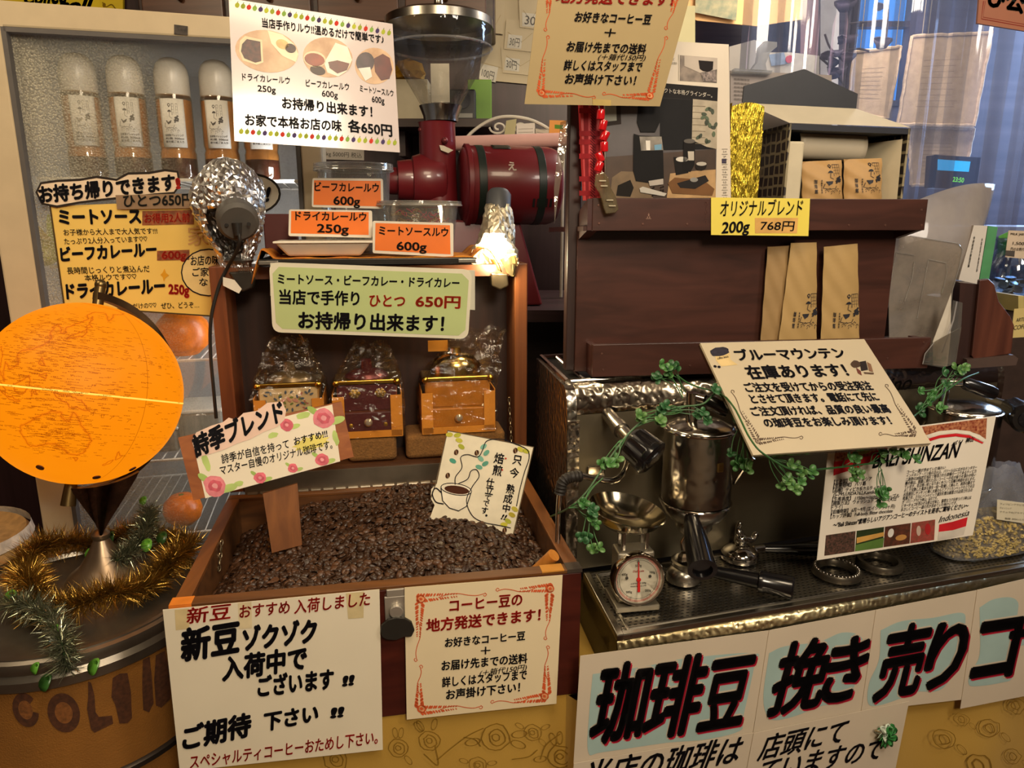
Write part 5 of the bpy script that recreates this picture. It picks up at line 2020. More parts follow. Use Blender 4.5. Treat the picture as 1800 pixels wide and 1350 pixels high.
# ------------------------------------------------------------------ white laminated curry sign hanging in front of the fridge
n1 = Vector((math.sin(R(20)), -math.cos(R(20)), .12)).normalized()
s = Sheet('curry_roux_sign', 'white laminated sign with three food photos hanging before the fridge', 'sign', [(402, -3), (690, 42), (703, 268), (412, 248)], aY(550, 130, 1.27), n1, mat('cdc0bf', .22, var=.02, scale=6, coat=.5), .001)
s.text('当店手作りルウ!!温めるだけで簡単です♪', 461, 47, 675, 77, 16, INK, .022)
s.text('ドライカレールウ', 426, 141, 510, 148, 13, INK, .015)
s.text('250g', 453, 160, 485, 163, 11, INK, .015)
s.text('ビーフカレールウ', 538, 152, 614, 159, 13, INK, .015)
s.text('600g', 566, 169, 594, 172, 11, INK, .015)
s.text('ミートソースルウ', 633, 161, 692, 170, 12, INK, .015)
s.text('600g', 654, 179, 676, 182, 11, INK, .015)
s.text('お持帰り出来ます！', 496, 190, 655, 206, 20, INK, .03)
s.text('お家で本格お店の味', 431, 220, 601, 231, 20, INK, .03)
s.text('各650円', 612, 231, 690, 240, 21, INK, .03)
for (cx, cy, rx, ry, ro) in ((469, 90, 56, 37, .16), (576, 101, 44, 35, .18), (658, 116, 34, 32, .2)):
    c_, d_ = math.cos(ro), math.sin(ro)
    cap = lambda u, v: (cx + u * rx * c_ - v * ry * d_, cy + u * rx * d_ + v * ry * c_)
    s.poly([cap(math.cos(k / 28 * 6.283), math.sin(k / 28 * 6.283)) for k in range(28)], mat('b58a62', .35, var=.35, scale=30, h2='d8b48c'), 1, 'food_photo')
    if cx < 500:
        s.poly([cap(x, y) for x, y in ((-.88, -.3), (-.75, -.55), (-.2, -.5), (-.12, .1), (-.05, .55), (-.25, .72), (-.7, .62), (-.86, .2))], mat('d8c79a', .3), 2, 'food_photo')
        s.poly([cap(x, y) for x, y in ((-.8, -.15), (-.68, -.42), (-.25, -.4), (-.18, .1), (-.12, .5), (-.3, .62), (-.66, .5), (-.8, .2))], mat('4a2018', .4, var=.6, scale=160), 3, 'food_photo')
        s.poly([cap(x, y) for x, y in ((-.08, -.98), (.4, -.9), (.8, -.55), (.99, -.1), (.96, .3), (.5, .1), (.1, -.4))], mat('e6d7b2', .3), 2, 'food_photo')
        s.ell(*cap(.72, -.32), 10, 8, mat('3a1c14', .4, var=.5, scale=120), .4, 3, 'food_photo')
        s.ell(*cap(.45, -.45), 12, 8, mat('e0bc74', .4, var=.2, scale=90), .4, 3, 'food_photo')
    elif cx < 620:
        s.ell(*cap(-.5, .2), 20, 14, mat('e0c8a0', .3), .2, 2, 'food_photo')
        s.ell(*cap(-.5, .22), 18, 11, mat('8a3a1c', .35, var=.25, scale=60), .2, 3, 'food_photo')
        s.poly([cap(x, y) for x, y in ((-.1, .3), (.2, -.8), (.7, -.7), (.98, -.1), (.85, .5), (.55, .85), (.1, .75))], mat('efe6d2', .3), 2, 'food_photo')
        s.poly([cap(x, y) for x, y in ((.05, .22), (.4, .05), (.9, .1), (.85, .45), (.5, .7), (.15, .5))], mat('5a2012', .3, var=.3, scale=60), 3, 'food_photo')
        s.ell(*cap(-.3, .72), 14, 8, mat('3a2418', .4), .3, 2, 'food_photo')
    else:
        s.ell(*cap(-.5, -.1), 16, 18, mat('3a2630', .3, var=.4, scale=60), .2, 2, 'food_photo')
        s.poly([cap(x, y) for x, y in ((-.8, .3), (-.2, .1), (0, .6), (-.3, .9))], mat('e2dcd2', .3), 3, 'food_photo')
        s.poly([cap(x, y) for x, y in ((-.1, -.4), (.3, -.75), (.7, -.6), (.95, 0), (.9, .5), (.5, .7), (.1, .3))], mat('5a1c14', .3, var=.3, scale=60), 3, 'food_photo')
fc = ('b8c040', '9aa838', 'c8382a', '8ab050', '4a3a66')
for (x0, y0, x1, y1) in ((417, 9, 684, 58), (424, 231, 694, 251)):
    for i in range(27):
        q = i / 26
        x, y = lerp(x0, x1, q), lerp(y0, y1, q)
        s.ell(x, y, 4.2 - q * .8, 4.6, fc[i % 5], .3, 1, 'fruit_border', 9)
        s.line([(x, y - 4), (x + 1.5, y - 7)], 1, '5a6a2a', 1, 'fruit_border')
s.done()
m_ = MB()
m_.tube([s.P(405, 2, -1), Vector((s.P(405, 2, -1).x, s.P(405, 2, -1).y, 2.6))], .0008, 5)
build('hanging_cord', m_, mat('c8c4ba', .5), s.o)

s = Sheet('shelf_price_strip', 'white printed price strip on the back wall below the laminated sign', 'label', [(566, 258), (640, 264), (640, 282), (566, 280)], (0, 2.386, 0), (0, -1, 0), mat('b5aca0', .6), .001)
s.text('1kg 5000円 税込', 570, 274, 636, 278, 9, '4a4640', .0)
s.done()

x0_, z_ = cpx(462, 376, CD + .075)
x1_ = cpx(520, 376, CD + .075)[0]
tag(build('red_box', MB().box(((x0_ + x1_) / 2, CD + .085, TZ + NZ + (z_ - TZ - NZ) / 2), (x1_ - x0_, .03, z_ - TZ - NZ), CM), mat('5a201a', .5, var=.1), smooth=False, bevel=.002), 'small dark red box at the back left of the black tray', 'box')
# ================================================================== espresso machine
STL = mat('b4aea2', .27, 1.0, var=.08, scale=14)
HAM = mat('b4aca0', .24, 1.0, var=.08, scale=14, bump=.75, bscale=85, kind='hammer')
CHR = mat('c8c2b8', .10, 1.0, var=.04)
BLK = mat('0f0e10', .25, var=.3, coat=.5)
PAN = mat('867d69', .42, .9, var=.10, scale=6)


def mpl(x, y, v):
    return aP(x, y, MO + MY * v, MN)


MM = frame(MO, MX, MY, CZ)
MM[2][3] = 0.0


def mb_(u, v, z):
    return Vector((MO.x, MO.y, 0)) + MX * u + MY * v + CZ * z


em = thing('espresso_machine', 'old hammered steel espresso machine with drip tray carrying the red wood shelf', 'espresso machine', mb_(.45, .3, CT + .004))
U0, U1, VB, VE, ZT = -.037, .945, .213, .50, 1.212
build('base', MB().box((.45, .26, (CT + .005 + .845) / 2), (.90, .44, .845 - CT - .005), MM), mat('2a2622', .4, .6), em, smooth=False)
# body with rounded top front and top left edges
sec = [(VB, .868), (VB, 1.165)]
for i in range(1, 7):
    t = i / 6 * 1.5708
    sec.append((VB + .03 - .03 * math.cos(t), 1.165 + .047 * math.sin(t)))
sec += [(VE, ZT), (VE, .868)]
pm = frame(mb_(U0, 0, 0), MY, CZ, MX)
build('front_panel', MB().box(((U0 + U1) / 2, VB + .004, 1.016), (U1 - U0 - .03, .008, .296), MM), PAN, em, smooth=False)
for ua, ub in ((0, .018), (U1 - U0 - .018, U1 - U0)):
    build('side_panel', MB().prism(sec, ua, ub, pm), HAM, em, ang=30)
tp = MB()
arc_ = [p for p in sec if p[1] >= 1.165][:-1] + [(VB + .075, ZT)]
n = len(arc_)
vs = [mb_(U0 + k, v, z) for k in (0.018, U1 - U0 - .018) for v, z in arc_]
tp.add(vs, [(i, i + 1, n + i + 1, n + i) for i in range(n - 1)])
build('rounded_top_edge', tp, HAM, em, ang=60, solid=.001)
rl = MB()
rl.tube([mb_(U0 + .012, VB + .045, ZT + .002), mb_(U0 + .012, VE, ZT + .002)], .006, 8)
rl.tube([mb_(U0 + .012, VB + .05, ZT + .002), mb_(U1 - .012, VB + .05, ZT + .002)], .004, 8)
rl.tube([mb_(U0 + .045, VB + .06, ZT + .002), mb_(U0 + .045, VE, ZT + .002)], .004, 8)
rl.tube([mb_(U0 + .012, VE - .005, ZT + .002), mb_(U1 - .012, VE - .005, ZT + .002)], .006, 8)
build('top_rail', rl, CHR, em)
build('top_grille', MB().box(((U0 + U1) / 2, (VB + .05 + VE) / 2, ZT - .004), (U1 - U0 - .04, VE - VB - .06, .006), MM), mat('14120f', .5, .4, var=.5, scale=220), em, smooth=False)
build('edge_strip', MB().box((U0 + .012, VB - .001, 1.01), (.022, .006, .29), MM), HAM, em, smooth=False)


def perforated():
    """Steel sheet with rows of small square holes."""
    m, nt, N, L, bs = newmat('perforated_steel')
    tc = N.new('ShaderNodeTexCoord')
    mp = N.new('ShaderNodeMapping')
    mp.inputs['Rotation'].default_value = (0, 0, -b)
    L.new(tc.outputs['Object'], mp.inputs[0])
    bk = N.new('ShaderNodeTexBrick')
    bk.inputs['Scale'].default_value = 1.0
    bk.inputs['Brick Width'].default_value = .0105
    bk.inputs['Row Height'].default_value = .0085
    bk.inputs['Mortar Size'].default_value = .0026
    bk.inputs['Mortar Smooth'].default_value = .1
    bk.offset = .5
    bk.inputs['Color1'].default_value = (0.004, .004, .004, 1)
    bk.inputs['Color2'].default_value = (0.006, .005, .004, 1)
    bk.inputs['Mortar'].default_value = lin('a8a296') + (1,)
    L.new(mp.outputs[0], bk.inputs[0])
    L.new(bk.outputs['Color'], bs.inputs['Base Color'])
    L.new(bk.outputs['Fac'], bs.inputs['Metallic'])
    bs.inputs['Roughness'].default_value = .3
    bp = N.new('ShaderNodeBump')
    bp.inputs['Strength'].default_value = .6
    bp.inputs['Distance'].default_value = .002
    L.new(bk.outputs['Fac'], bp.inputs['Height'])
    L.new(bp.outputs[0], bs.inputs['Normal'])
    return m


TU0, TU1, TV = 0.0, .93, .212
ZTR = .86
build('drip_tray', MB().box(((TU0 + TU1) / 2, TV / 2, ZTR - .006), (TU1 - TU0 - .012, TV - .012, .006), MM), perforated(), em, smooth=False)
tr = MB()
tr.box((TU0 + .006, TV / 2, ZTR - .003), (.012, TV, .012), MM)
tr.box((TU0 + .024, TV / 2, ZTR - .002), (.006, TV, .006), MM)
tr.box((TU1 - .006, TV / 2, ZTR - .003), (.012, TV, .012), MM)
tr.box(((TU0 + TU1) / 2, .006, ZTR - .003), (TU1 - TU0, .012, .010), MM)
tr.box(((TU0 + TU1) / 2, .022, ZTR - .002), (TU1 - TU0 - .03, .005, .005), MM)
tr.box(((TU0 + TU1) / 2, TV - .006, ZTR - .003), (TU1 - TU0, .012, .010), MM)
build('tray_frame', tr, STL, em, smooth=False, bevel=.0015)
st_ = MB()
sct = [(0.0, ZTR - .008)] + [(-.006 * math.sin(i / 6 * 3.1416), ZTR - .008 - i / 6 * .034) for i in range(1, 7)]
n = len(sct)
st_.add([mb_(u, v, z) for u in (TU0, TU1) for v, z in sct], [(i, i + 1, n + i + 1, n + i) for i in range(n - 1)])
build('hammered_front', st_, mat('dccda2', .36, 1.0, var=.06, bump=.7, bscale=110, kind='hammer'), em, ang=60, solid=.001)
build('tray_side', MB().box((TU0 + .002, TV / 2, ZTR - .03), (.004, TV, .045), MM), mat('3a342c', .3, .9), em, smooth=False)
bd_ = MB()
vs, fs = glyphs('uino', .012, .3)
o0 = mb_(0, 0, 0)
A_, B_ = mpl(1545, 690, VB - .004), mpl(1602, 683, VB - .004)
xa, xb = min(v[0] for v in vs), max(v[0] for v in vs)
exx = (B_ - A_) / (xb - xa)
bd_.add([A_ + exx * (v[0] - xa) + CZ * (v[1] * exx.length * .9) for v in vs], fs)
build('badge_lettering', bd_, mat('14100e', .4), em, smooth=False, recalc=False)


def group(px, py_top, py_bot, rpx, v, hd):
    """Brew group: drum with rings, bell below, lever with black grip."""
    c = mpl(px, py_top, v)
    dist = (c - CAM).dot(FW)
    r = rpx * dist / F
    zt_, zb_ = c.z, mpl(px, py_bot, v).z
    M = Matrix.Translation((c.x, c.y, 0))
    gp = build('brew_group', MB().lathe([(r, zb_ + .012), (r, zt_ - .004), (r * .98, zt_), (r * .93, zt_ + .003), (r * .6, zt_ + .010), (0, zt_ + .013)], 48, M), mat('b0aaa0', .2, 1.0, var=.06, bump=.35, bscale=55, kind='hammer'), em, ang=50)
    rg_ = MB()
    for z in (zb_ + .008, zt_ - .004):
        rg_.tube([M @ Vector((r * 1.012 * math.cos(t), r * 1.012 * math.sin(t), z)) for t in [i / 48 * 6.2832 for i in range(48)]], .0028, 8, True)
    build('ring', rg_, CHR, gp)
    build('bell', MB().lathe([(r * .98, zb_ + .008), (r * .96, zb_ - .004), (r * .8, zb_ - .020), (r * .55, zb_ - .028), (0, zb_ - .029)], 40, M), STL, gp)
    br = MB().cyl(Vector((c.x, c.y, (zt_ + zb_) / 2)) + MY * r * .8, mb_((Vector((c.x, c.y, 0)) - mb_(0, 0, 0)).dot(MX), VB + .004, (zt_ + zb_) / 2), r * .7, r * .8, 28)
    build('neck', br, STL, gp)
    la_, lb_, lc_ = [mpl(*q) for q in hd]
    lv = MB().tube([la_, lerp(la_, lb_, .5), lb_], .0075, 10)
    lv.cyl(la_ - CZ * .05, la_ + CZ * .006, .010, .011, 14)
    build('lever', lv, CHR, gp)
    build('grip', MB().lathe([(.0, -.002), (.0085, 0), (.0125, .008), (.0135, (lc_ - lb_).length * .8), (.0115, (lc_ - lb_).length), (0, (lc_ - lb_).length + .003)], 20, along(lb_, lc_ - lb_)), BLK, gp)
    return r, c


r1, c1 = group(1230, 748, 886, 61, .135, ((1218, 696, .13), (1240, 702, .11), (1280, 722, .09)))
r2, c2 = group(1697, 716, 850, 56, .14, ((1660, 672, .14), (1692, 672, .12), (1748, 692, .10)))
tapm = MB().box((0, 0, 0), (.012, .006, .016), frame(mpl(1266, 822, .075), MX, MY, CZ))
build('drain_tap', tapm, mat('a88c54', .3, .9), em, smooth=False, bevel=.002)
build('side_arm', MB().tube([mpl(1290, 850, .12), mpl(1310, 820, .09), mpl(1325, 805, .08)], .003, 8), CHR, em)


def steam_knob(p0, p1, r, flip=1):
    d = p1 - p0
    L_ = d.length
    M = along(p0, d)
    kb = MB()
    prof_n = 48
    vs, fs = [], []
    zs_ = [(0.0, .55), (.08, .8), (.2, .92), (.75, 1.0), (.8, 1.12), (.94, 1.12), (1.0, .95)]
    for z, k in zs_:
        for i in range(prof_n):
            a_ = i / prof_n * 6.2832
            rib = 1.0 + (.10 if math.cos(8 * a_) > .2 and .1 < z < .78 else 0)
            vs.append((r * k * rib * math.cos(a_), r * k * rib * math.sin(a_), z * L_))
    for j in range(len(zs_) - 1):
        for i in range(prof_n):
            fs.append((j * prof_n + i, j * prof_n + (i + 1) % prof_n, (j + 1) * prof_n + (i + 1) % prof_n, (j + 1) * prof_n + i))
    fs.append([(len(zs_) - 1) * prof_n + i for i in range(prof_n)])
    fs.append(list(range(prof_n))[::-1])
    kb.add(vs, fs, M)
    k_ = build('steam_knob', kb, BLK, em, ang=35)
    cp_ = MB().lathe([(r * .62, L_), (r * .6, L_ + .002), (r * .3, L_ + .003), (0, L_ + .003)], 24, M)
    build('knob_cap', cp_, mat('1c1c20', .2, .3, bump=.4, bscale=160), k_)


s0, s1 = mpl(1104, 770, .125), mpl(1149, 808, .085)
steam_knob(s0, s1, .029)
stem_ = MB().tube([mpl(1068, 727, VB), mpl(1085, 748, .17), s0 + (s0 - s1).normalized() * -.004], [.012, .0125, .011], 16)
stem_.tube([mpl(1085, 748, .17), mpl(1093, 757, .15)], .0145, 16)
build('steam_valve', stem_, STL, em)
s0, s1 = mpl(1775, 716, .14), mpl(1806, 738, .06)
steam_knob(s0, s1, .025)
build('steam_valve', MB().tube([mpl(1740, 705, VB), s0], .011, 14), STL, em)
wp = [mpl(1102, 800, .16), mpl(1101, 818, .14), mpl(1092, 836, .12), mpl(1075, 845, .11), mpl(1050, 842, .11), mpl(1020, 836, .11)]
build('steam_wand', MB().tube(spline(wp, 6), .0055, 10).tube(spline([mpl(984, 866, .11), mpl(981, 910, .12), mpl(980, 985, .13)], 4), .0045, 10), CHR, em)
sl_ = spline([mpl(1022, 837, .11), mpl(1002, 839, .11), mpl(989, 848, .11), mpl(984, 868, .11)], 7)
build('rubber_sleeve', MB().tube(sl_, [.0085 + (.0012 if i % 2 else 0) for i in range(len(sl_))], 12), mat('1d1814', .6), em)
build('gauge_frame', MB().box((0, 0, 0), (.034, .004, .022), frame(mpl(1048, 828, VB - .003), MX, MY, CZ)), CHR, em, smooth=False, bevel=.002)

# ------------------------------------------------------------------ portafilters, tamper, rings on the tray
ZD = ZTR + .001


def on_tray(x, y, dz=0.0):
    return aZ(x, y, ZD + dz)


t = thing('portafilter', 'portafilter locked in the left brew group, its black handle pointing to the viewer', 'portafilter', mpl(1220, 905, .12), 'portafilters on the machine')
c_ = Vector((c1.x, c1.y, mpl(1220, 893, .13).z - .024))
build('filter_head', MB().lathe([(0, -.022), (.026, -.022), (.033, -.012), (.033, .002), (0, .004)], 32, Matrix.Translation(c_)), STL, t)
h0, h1 = mpl(1216, 915, .085), mpl(1235, 1002, -.012)
build('handle', MB().lathe([(.0, -.02), (.009, -.018), (.013, 0), (.0175, .03), (.0205, .06), (.022, (h1 - h0).length * .9), (.0235, (h1 - h0).length), (.016, (h1 - h0).length + .001), (.015, (h1 - h0).length - .006), (0, (h1 - h0).length - .006)], 22, along(h0, h1 - h0)), BLK, t)
build('spout', MB().tube([c_ + Vector((-.012, -.012, -.022)), c_ + Vector((-.022, -.02, -.036)), c_ + Vector((-.02, -.022, -.048))], .006, 10), STL, t)

t = thing('portafilter', 'portafilter lying flat on the tray with its long black handle to the right', 'portafilter', on_tray(1330, 1020), 'portafilters on the machine')
h0, h1 = on_tray(1250, 1004, .021), on_tray(1396, 1034, .021)
L_ = (h1 - h0).length
build('handle', MB().lathe([(0, 0), (.010, 0), (.0125, L_ * .3), (.0145, L_ * .58), (.0195, L_ * .60), (.0195, L_ * .66), (.018, L_ * .68), (.020, L_ * .98), (.017, L_), (0, L_)], 22, along(h0, h1 - h0)), BLK, t)
d_ = (h0 - h1).normalized()
hc = h0 + d_ * .038
hc.z = ZD
build('filter_head', MB().lathe([(0, .0), (.022, .0), (.028, .008), (.033, .020), (.034, .034), (.030, .036), (.029, .022), (0, .010)], 32, Matrix.Translation(hc)), STL, t)

t = thing('portafilter', 'upturned portafilter with a winged spout, black handle running behind the coffee sheet', 'portafilter', on_tray(1300, 978), 'portafilters on the machine')
hc = on_tray(1300, 980)
build('filter_head', MB().lathe([(.035, 0), (.036, .010), (.031, .018), (.018, .026), (.010, .029), (0, .030)], 36, Matrix.Translation(hc)), CHR, t)
sp_ = MB().ball(hc + Vector((0, 0, .038)), .0135, 18, 12)
sp_.tube(spline([hc + Vector((0, 0, .042)), hc + Vector((-.006, .002, .058)), hc + Vector((-.003, .002, .074))], 5), [.008] * 5 + [.0055] * 5 + [.003], 10)
sp_.tube(spline([hc + Vector((.004, 0, .040)), hc + Vector((.022, .004, .036)), hc + Vector((.032, .006, .050))], 5), [.0075] * 5 + [.006] * 5 + [.003], 10)
build('twin_spout', sp_, CHR, t)
h0 = hc + MX * .034 + Vector((0, 0, .012))
h1 = on_tray(1470, 968, .014)
build('collar', MB().cyl(h0 - MX * .004, h0 + MX * .018, .0085, .0085, 18), CHR, t)
build('handle', MB().lathe([(0, 0), (.0075, .0), (.009, .03), (.0125, .08), (.0135, (h1 - h0).length), (0, (h1 - h0).length + .002)], 20, along(h0 + MX * .016, h1 - h0)), BLK, t)

p = on_tray(1200, 1018)
t = thing('tamper', 'heavy domed steel tamper on the drip tray beside the kitchen scale', 'tamper', p)
build('base', MB().lathe([(0, 0), (.030, 0), (.0305, .008), (.029, .012), (.0285, .016), (.022, .024), (.012, .028), (.0, .029)], 36, Matrix.Translation(p)), STL, t)
build('domed_nut', MB().lathe([(.0, .026), (.0115, .026), (.012, .040), (.0105, .047), (.006, .052), (0, .053)], 6, Matrix.Translation(p)), CHR, t, ang=25)

for (x, y, rp, lab, holes) in ((1470, 1008, 41, 'perforated steel ring on the drip tray below the coffee sheet', True), (1545, 993, 38, 'plain steel gasket ring on the drip tray, half behind the coffee sheet', False)):
    p = on_tray(x, y)
    r = rp * (p - CAM).dot(FW) / F
    t = thing('filter_ring', lab, 'ring', p, 'steel rings on the drip tray')
    build('ring_body', MB().lathe([(r * .70, .0), (r, .0), (r, .008), (r * .95, .012), (r * .78, .012), (r * .70, .006), (r * .70, .0)], 40, Matrix.Translation(p)), mat('6d665a', .32, .9), t)
    if holes:
        h_ = MB()
        for i in range(36):
            a_ = i / 36 * 6.283
            h_.ball(p + Vector((r * .87 * math.cos(a_), r * .87 * math.sin(a_), .0118)), .0022, 8, 5)
        build('stud', h_, CHR, t)

# ------------------------------------------------------------------ kitchen scale
sb = on_tray(1117, 1068)
t = thing('kitchen_scale', 'small dial kitchen scale with a steel dish standing at the left of the drip tray', 'scale', sb)
sy = R(9)
SX, SY = Vector((math.cos(sy), math.sin(sy), 0)), Vector((-math.sin(sy), math.cos(sy), 0))
SM = frame(sb, SX, SY, CZ)
CRM = mat('b0a794', .3, .75, var=.05)
DKM = mat('3a352e', .35, .8, var=.1)
hh_ = .098
build('base_plate', MB().box((0, .022, .005), (.076, .072, .010), SM), CRM, t, smooth=False, bevel=.002)
build('housing', MB().hexa([SM @ Vector(q) for q in ((-.030, .0, .010), (.030, .0, .010), (.030, .050, .010), (-.030, .050, .010))], [SM @ Vector(q) for q in ((-.032, .006, hh_), (.032, .006, hh_), (.030, .046, hh_), (-.030, .046, hh_))]), CRM, t, smooth=False, bevel=.003)
dc_ = sb + SX * .0 - SY * .004 + CZ * .056
DM_ = frame(dc_, SX, CZ, -SY)
DM_ = DM_ @ Matrix.Rotation(R(8), 4, 'X').inverted()
dial = build('dial', MB().lathe([(.0, .004), (.040, .004), (.041, .004)], 48, DM_), mat('e0d8c2', .35, var=.03), t)
build('bezel', MB().shell([(.040, -.012), (.0445, -.010), (.0450, .006), (.043, .009), (.040, .0085), (.040, .004)], 56, DM_), CHR, t)
D3 = lambda x, y, k=0: DM_ @ Vector((x, y, .0046 + k * .0003))
mk = MB()
mr_ = MB()
for i in range(100):
    a_ = R(90) - i / 100 * 6.2832
    r0 = .0335 if i % 20 == 0 else .0350
    w = .0004
    c_, s_ = math.cos(a_), math.sin(a_)
    q = [D3(r0 * c_ - w * s_, r0 * s_ + w * c_, 1), D3(.0372 * c_ - w * s_, .0372 * s_ + w * c_, 1), D3(.0372 * c_ + w * s_, .0372 * s_ - w * c_, 1), D3(r0 * c_ + w * s_, r0 * s_ - w * c_, 1)]
    (mr_ if 8 < i < 70 else mk).add(q, [(0, 1, 2, 3)])
for rr_, mbx_ in ((.0325, mk), (.0376, mr_)):
    n_ = 60
    mbx_.add([D3(rr_ * math.cos(i / n_ * 6.2832), rr_ * math.sin(i / n_ * 6.2832), 1) for i in range(n_)] + [D3((rr_ + .0005) * math.cos(i / n_ * 6.2832), (rr_ + .0005) * math.sin(i / n_ * 6.2832), 1) for i in range(n_)], [(i, (i + 1) % n_, n_ + (i + 1) % n_, n_ + i) for i in range(n_)])
for tx, x, y, h in (('0', 0, .0265, .006), ('500g', 0, .0215, .0042), ('100g', .024, .0085, .004), ('200g', .0165, -.022, .004), ('300g', -.0165, -.022, .004), ('400g', -.024, .0085, .004), ('CAPACITY 500g', 0, -.008, .0028), ('MADE BY CO. LTD', 0, -.0125, .0024)):
    vs, fs = glyphs(tx, .01, 0)
    xa, xb = min(v[0] for v in vs), max(v[0] for v in vs)
    k = h / .73
    mk.add([D3(x + (v[0] - (xa + xb) / 2) * k, y + v[1] * k, 1) for v in vs], fs)
vs, fs = glyphs('Dial scale', .01, .3)
xa, xb = min(v[0] for v in vs), max(v[0] for v in vs)
mr_.add([D3((v[0] - (xa + xb) / 2) * .005, .0125 + v[1] * .005, 1) for v in vs], fs)
build('dial_marking', mk, mat('2a2622', .5), dial, smooth=False, recalc=False)
build('dial_marking', mr_, mat('c03a30', .5), dial, smooth=False, recalc=False)
nd = MB().slab([D3(x, y, 4) for x, y in ((-.0006, .030), (.0006, .030), (.0012, 0), (.0022, -.008), (.0022, -.021), (-.0022, -.021), (-.0022, -.008), (-.0012, 0))], (DM_.to_3x3() @ Vector((0, 0, .0008))))
nd.lathe([(.0036, .0045), (.0036, .0075), (0, .008)], 16, DM_)
build('needle', nd, mat('c4201e', .4), dial, smooth=False)
sc_ = MB()
for x in (-.020, .020):
    sc_.lathe([(.0026, .0045), (.0022, .0062), (0, .0066)], 14, DM_ @ Matrix.Translation((x, .004, 0)))
build('dial_screw', sc_, mat('5a564e', .4, .7), dial)
po = MB()
for x in (-.020, .020):
    for yy in (.014, .038):
        po.box((x, yy, hh_ + .018), (.006, .004, .036), SM)
    po.box((x, .026, hh_ + .034), (.007, .028, .004), SM)
build('dish_support', po, STL, t, smooth=False, bevel=.001)
ds = frame(sb + SY * .028 - SX * .018 + CZ * (hh_ + .036), SX, SY, CZ) @ Matrix.Rotation(R(9), 4, 'Y') @ Matrix.Rotation(R(4), 4, 'X')
build('dish', MB().lathe([(.0, .0), (.022, .0005), (.042, .008), (.056, .020), (.064, .033), (.066, .034), (.064, .035), (.054, .0225), (.040, .0105), (.020, .003), (0, .0025)], 48, ds), mat('b8ad94', .13, 1.0, var=.03), t)

# ------------------------------------------------------------------ clover garland
GRN = ('3a6a34', '4c7c40', '2d5630', '587f44', '335f38')
cg = thing('clover_garland', 'green artificial clover garland trailing across the espresso machine and signs', 'garland', mpl(1180, 715, .03))
vine = [aZ(948, 912, .975) + Vector((.02, 0, .004)), mpl(1000, 893, .02), mpl(1030, 866, .02), mpl(1065, 815, .03), mpl(1110, 757, .05), mpl(1150, 728, .06), mpl(1190, 716, .06), mpl(1235, 710, .05), mpl(1262, 690, .05), mpl(1290, 716, .0), mpl(1318, 770, -.06), mpl(1345, 800, -.08), mpl(1395, 826, -.04), mpl(1450, 824, -.012), mpl(1520, 816, -.015), mpl(1556, 812, -.015)]
build('stem', MB().tube(spline(vine, 8), .0016, 6), mat('2f5a2c', .5, var=.2), cg)
vine2 = [mpl(1262, 690, .05), mpl(1215, 676, .07), mpl(1190, 660, .07)]
build('stem', MB().tube(spline(vine2, 6), .0014, 6), mat('2f5a2c', .5, var=.2), cg)
vine3 = [mpl(1590, 745, -.02), mpl(1640, 705, .03), mpl(1690, 668, .06), mpl(1720, 655, .09)]
build('stem', MB().tube(spline(vine3, 6), .0015, 6), mat('2f5a2c', .5, var=.2), cg)
gr_rand = random.Random(5)


def clover(x, y, v, n, sz, fx, fy):
    """A sprig of thin stalks from (fx, fy) with round four leaf heads near (x, y)."""
    mb_l, mb_s = MB(), MB()
    root = mpl(fx, fy, v + .01)
    for i in range(max(2, int(n * .75))):
        c_ = mpl(x + gr_rand.uniform(-1, 1) * sz * 1.2, y + gr_rand.uniform(-1, 1) * sz, v + gr_rand.uniform(-.008, .008))
        mid = lerp(root, c_, .5) + Vector((gr_rand.uniform(-.006, .006), gr_rand.uniform(-.004, .004), gr_rand.uniform(-.004, .010)))
        mb_s.tube(spline([root, mid, c_], 4), .0007, 5)
        nrm = Vector((gr_rand.uniform(-.7, .7), -1, gr_rand.uniform(.1, 1.1))).normalized()
        M = along(c_, nrm)
        a0 = gr_rand.uniform(0, 6)
        for k in range(4 if i % 2 else 3):
            a_ = a0 + k * (1.571 if i % 2 else 2.094)
            lr = gr_rand.uniform(.0042, .0060)
            cx, cy = math.cos(a_) * lr * .95, math.sin(a_) * lr * .95
            pts = [(cx + lr * .92 * math.cos(q) * 1.0, cy + lr * .92 * math.sin(q), .0025 * ((math.cos(q - a_) + .3))) for q in [j / 10 * 6.2832 for j in range(10)]]
            mb_l.add(pts + [(cx, cy, -.0004)], [(j, (j + 1) % 10, 10) for j in range(10)], M)
    sp = build('sprig', mb_l, mat(gr_rand.choice(GRN), .4, var=.25, scale=160), cg, solid=.0007)
    build('stalk', mb_s, mat('4a7a48', .5, var=.2), sp)


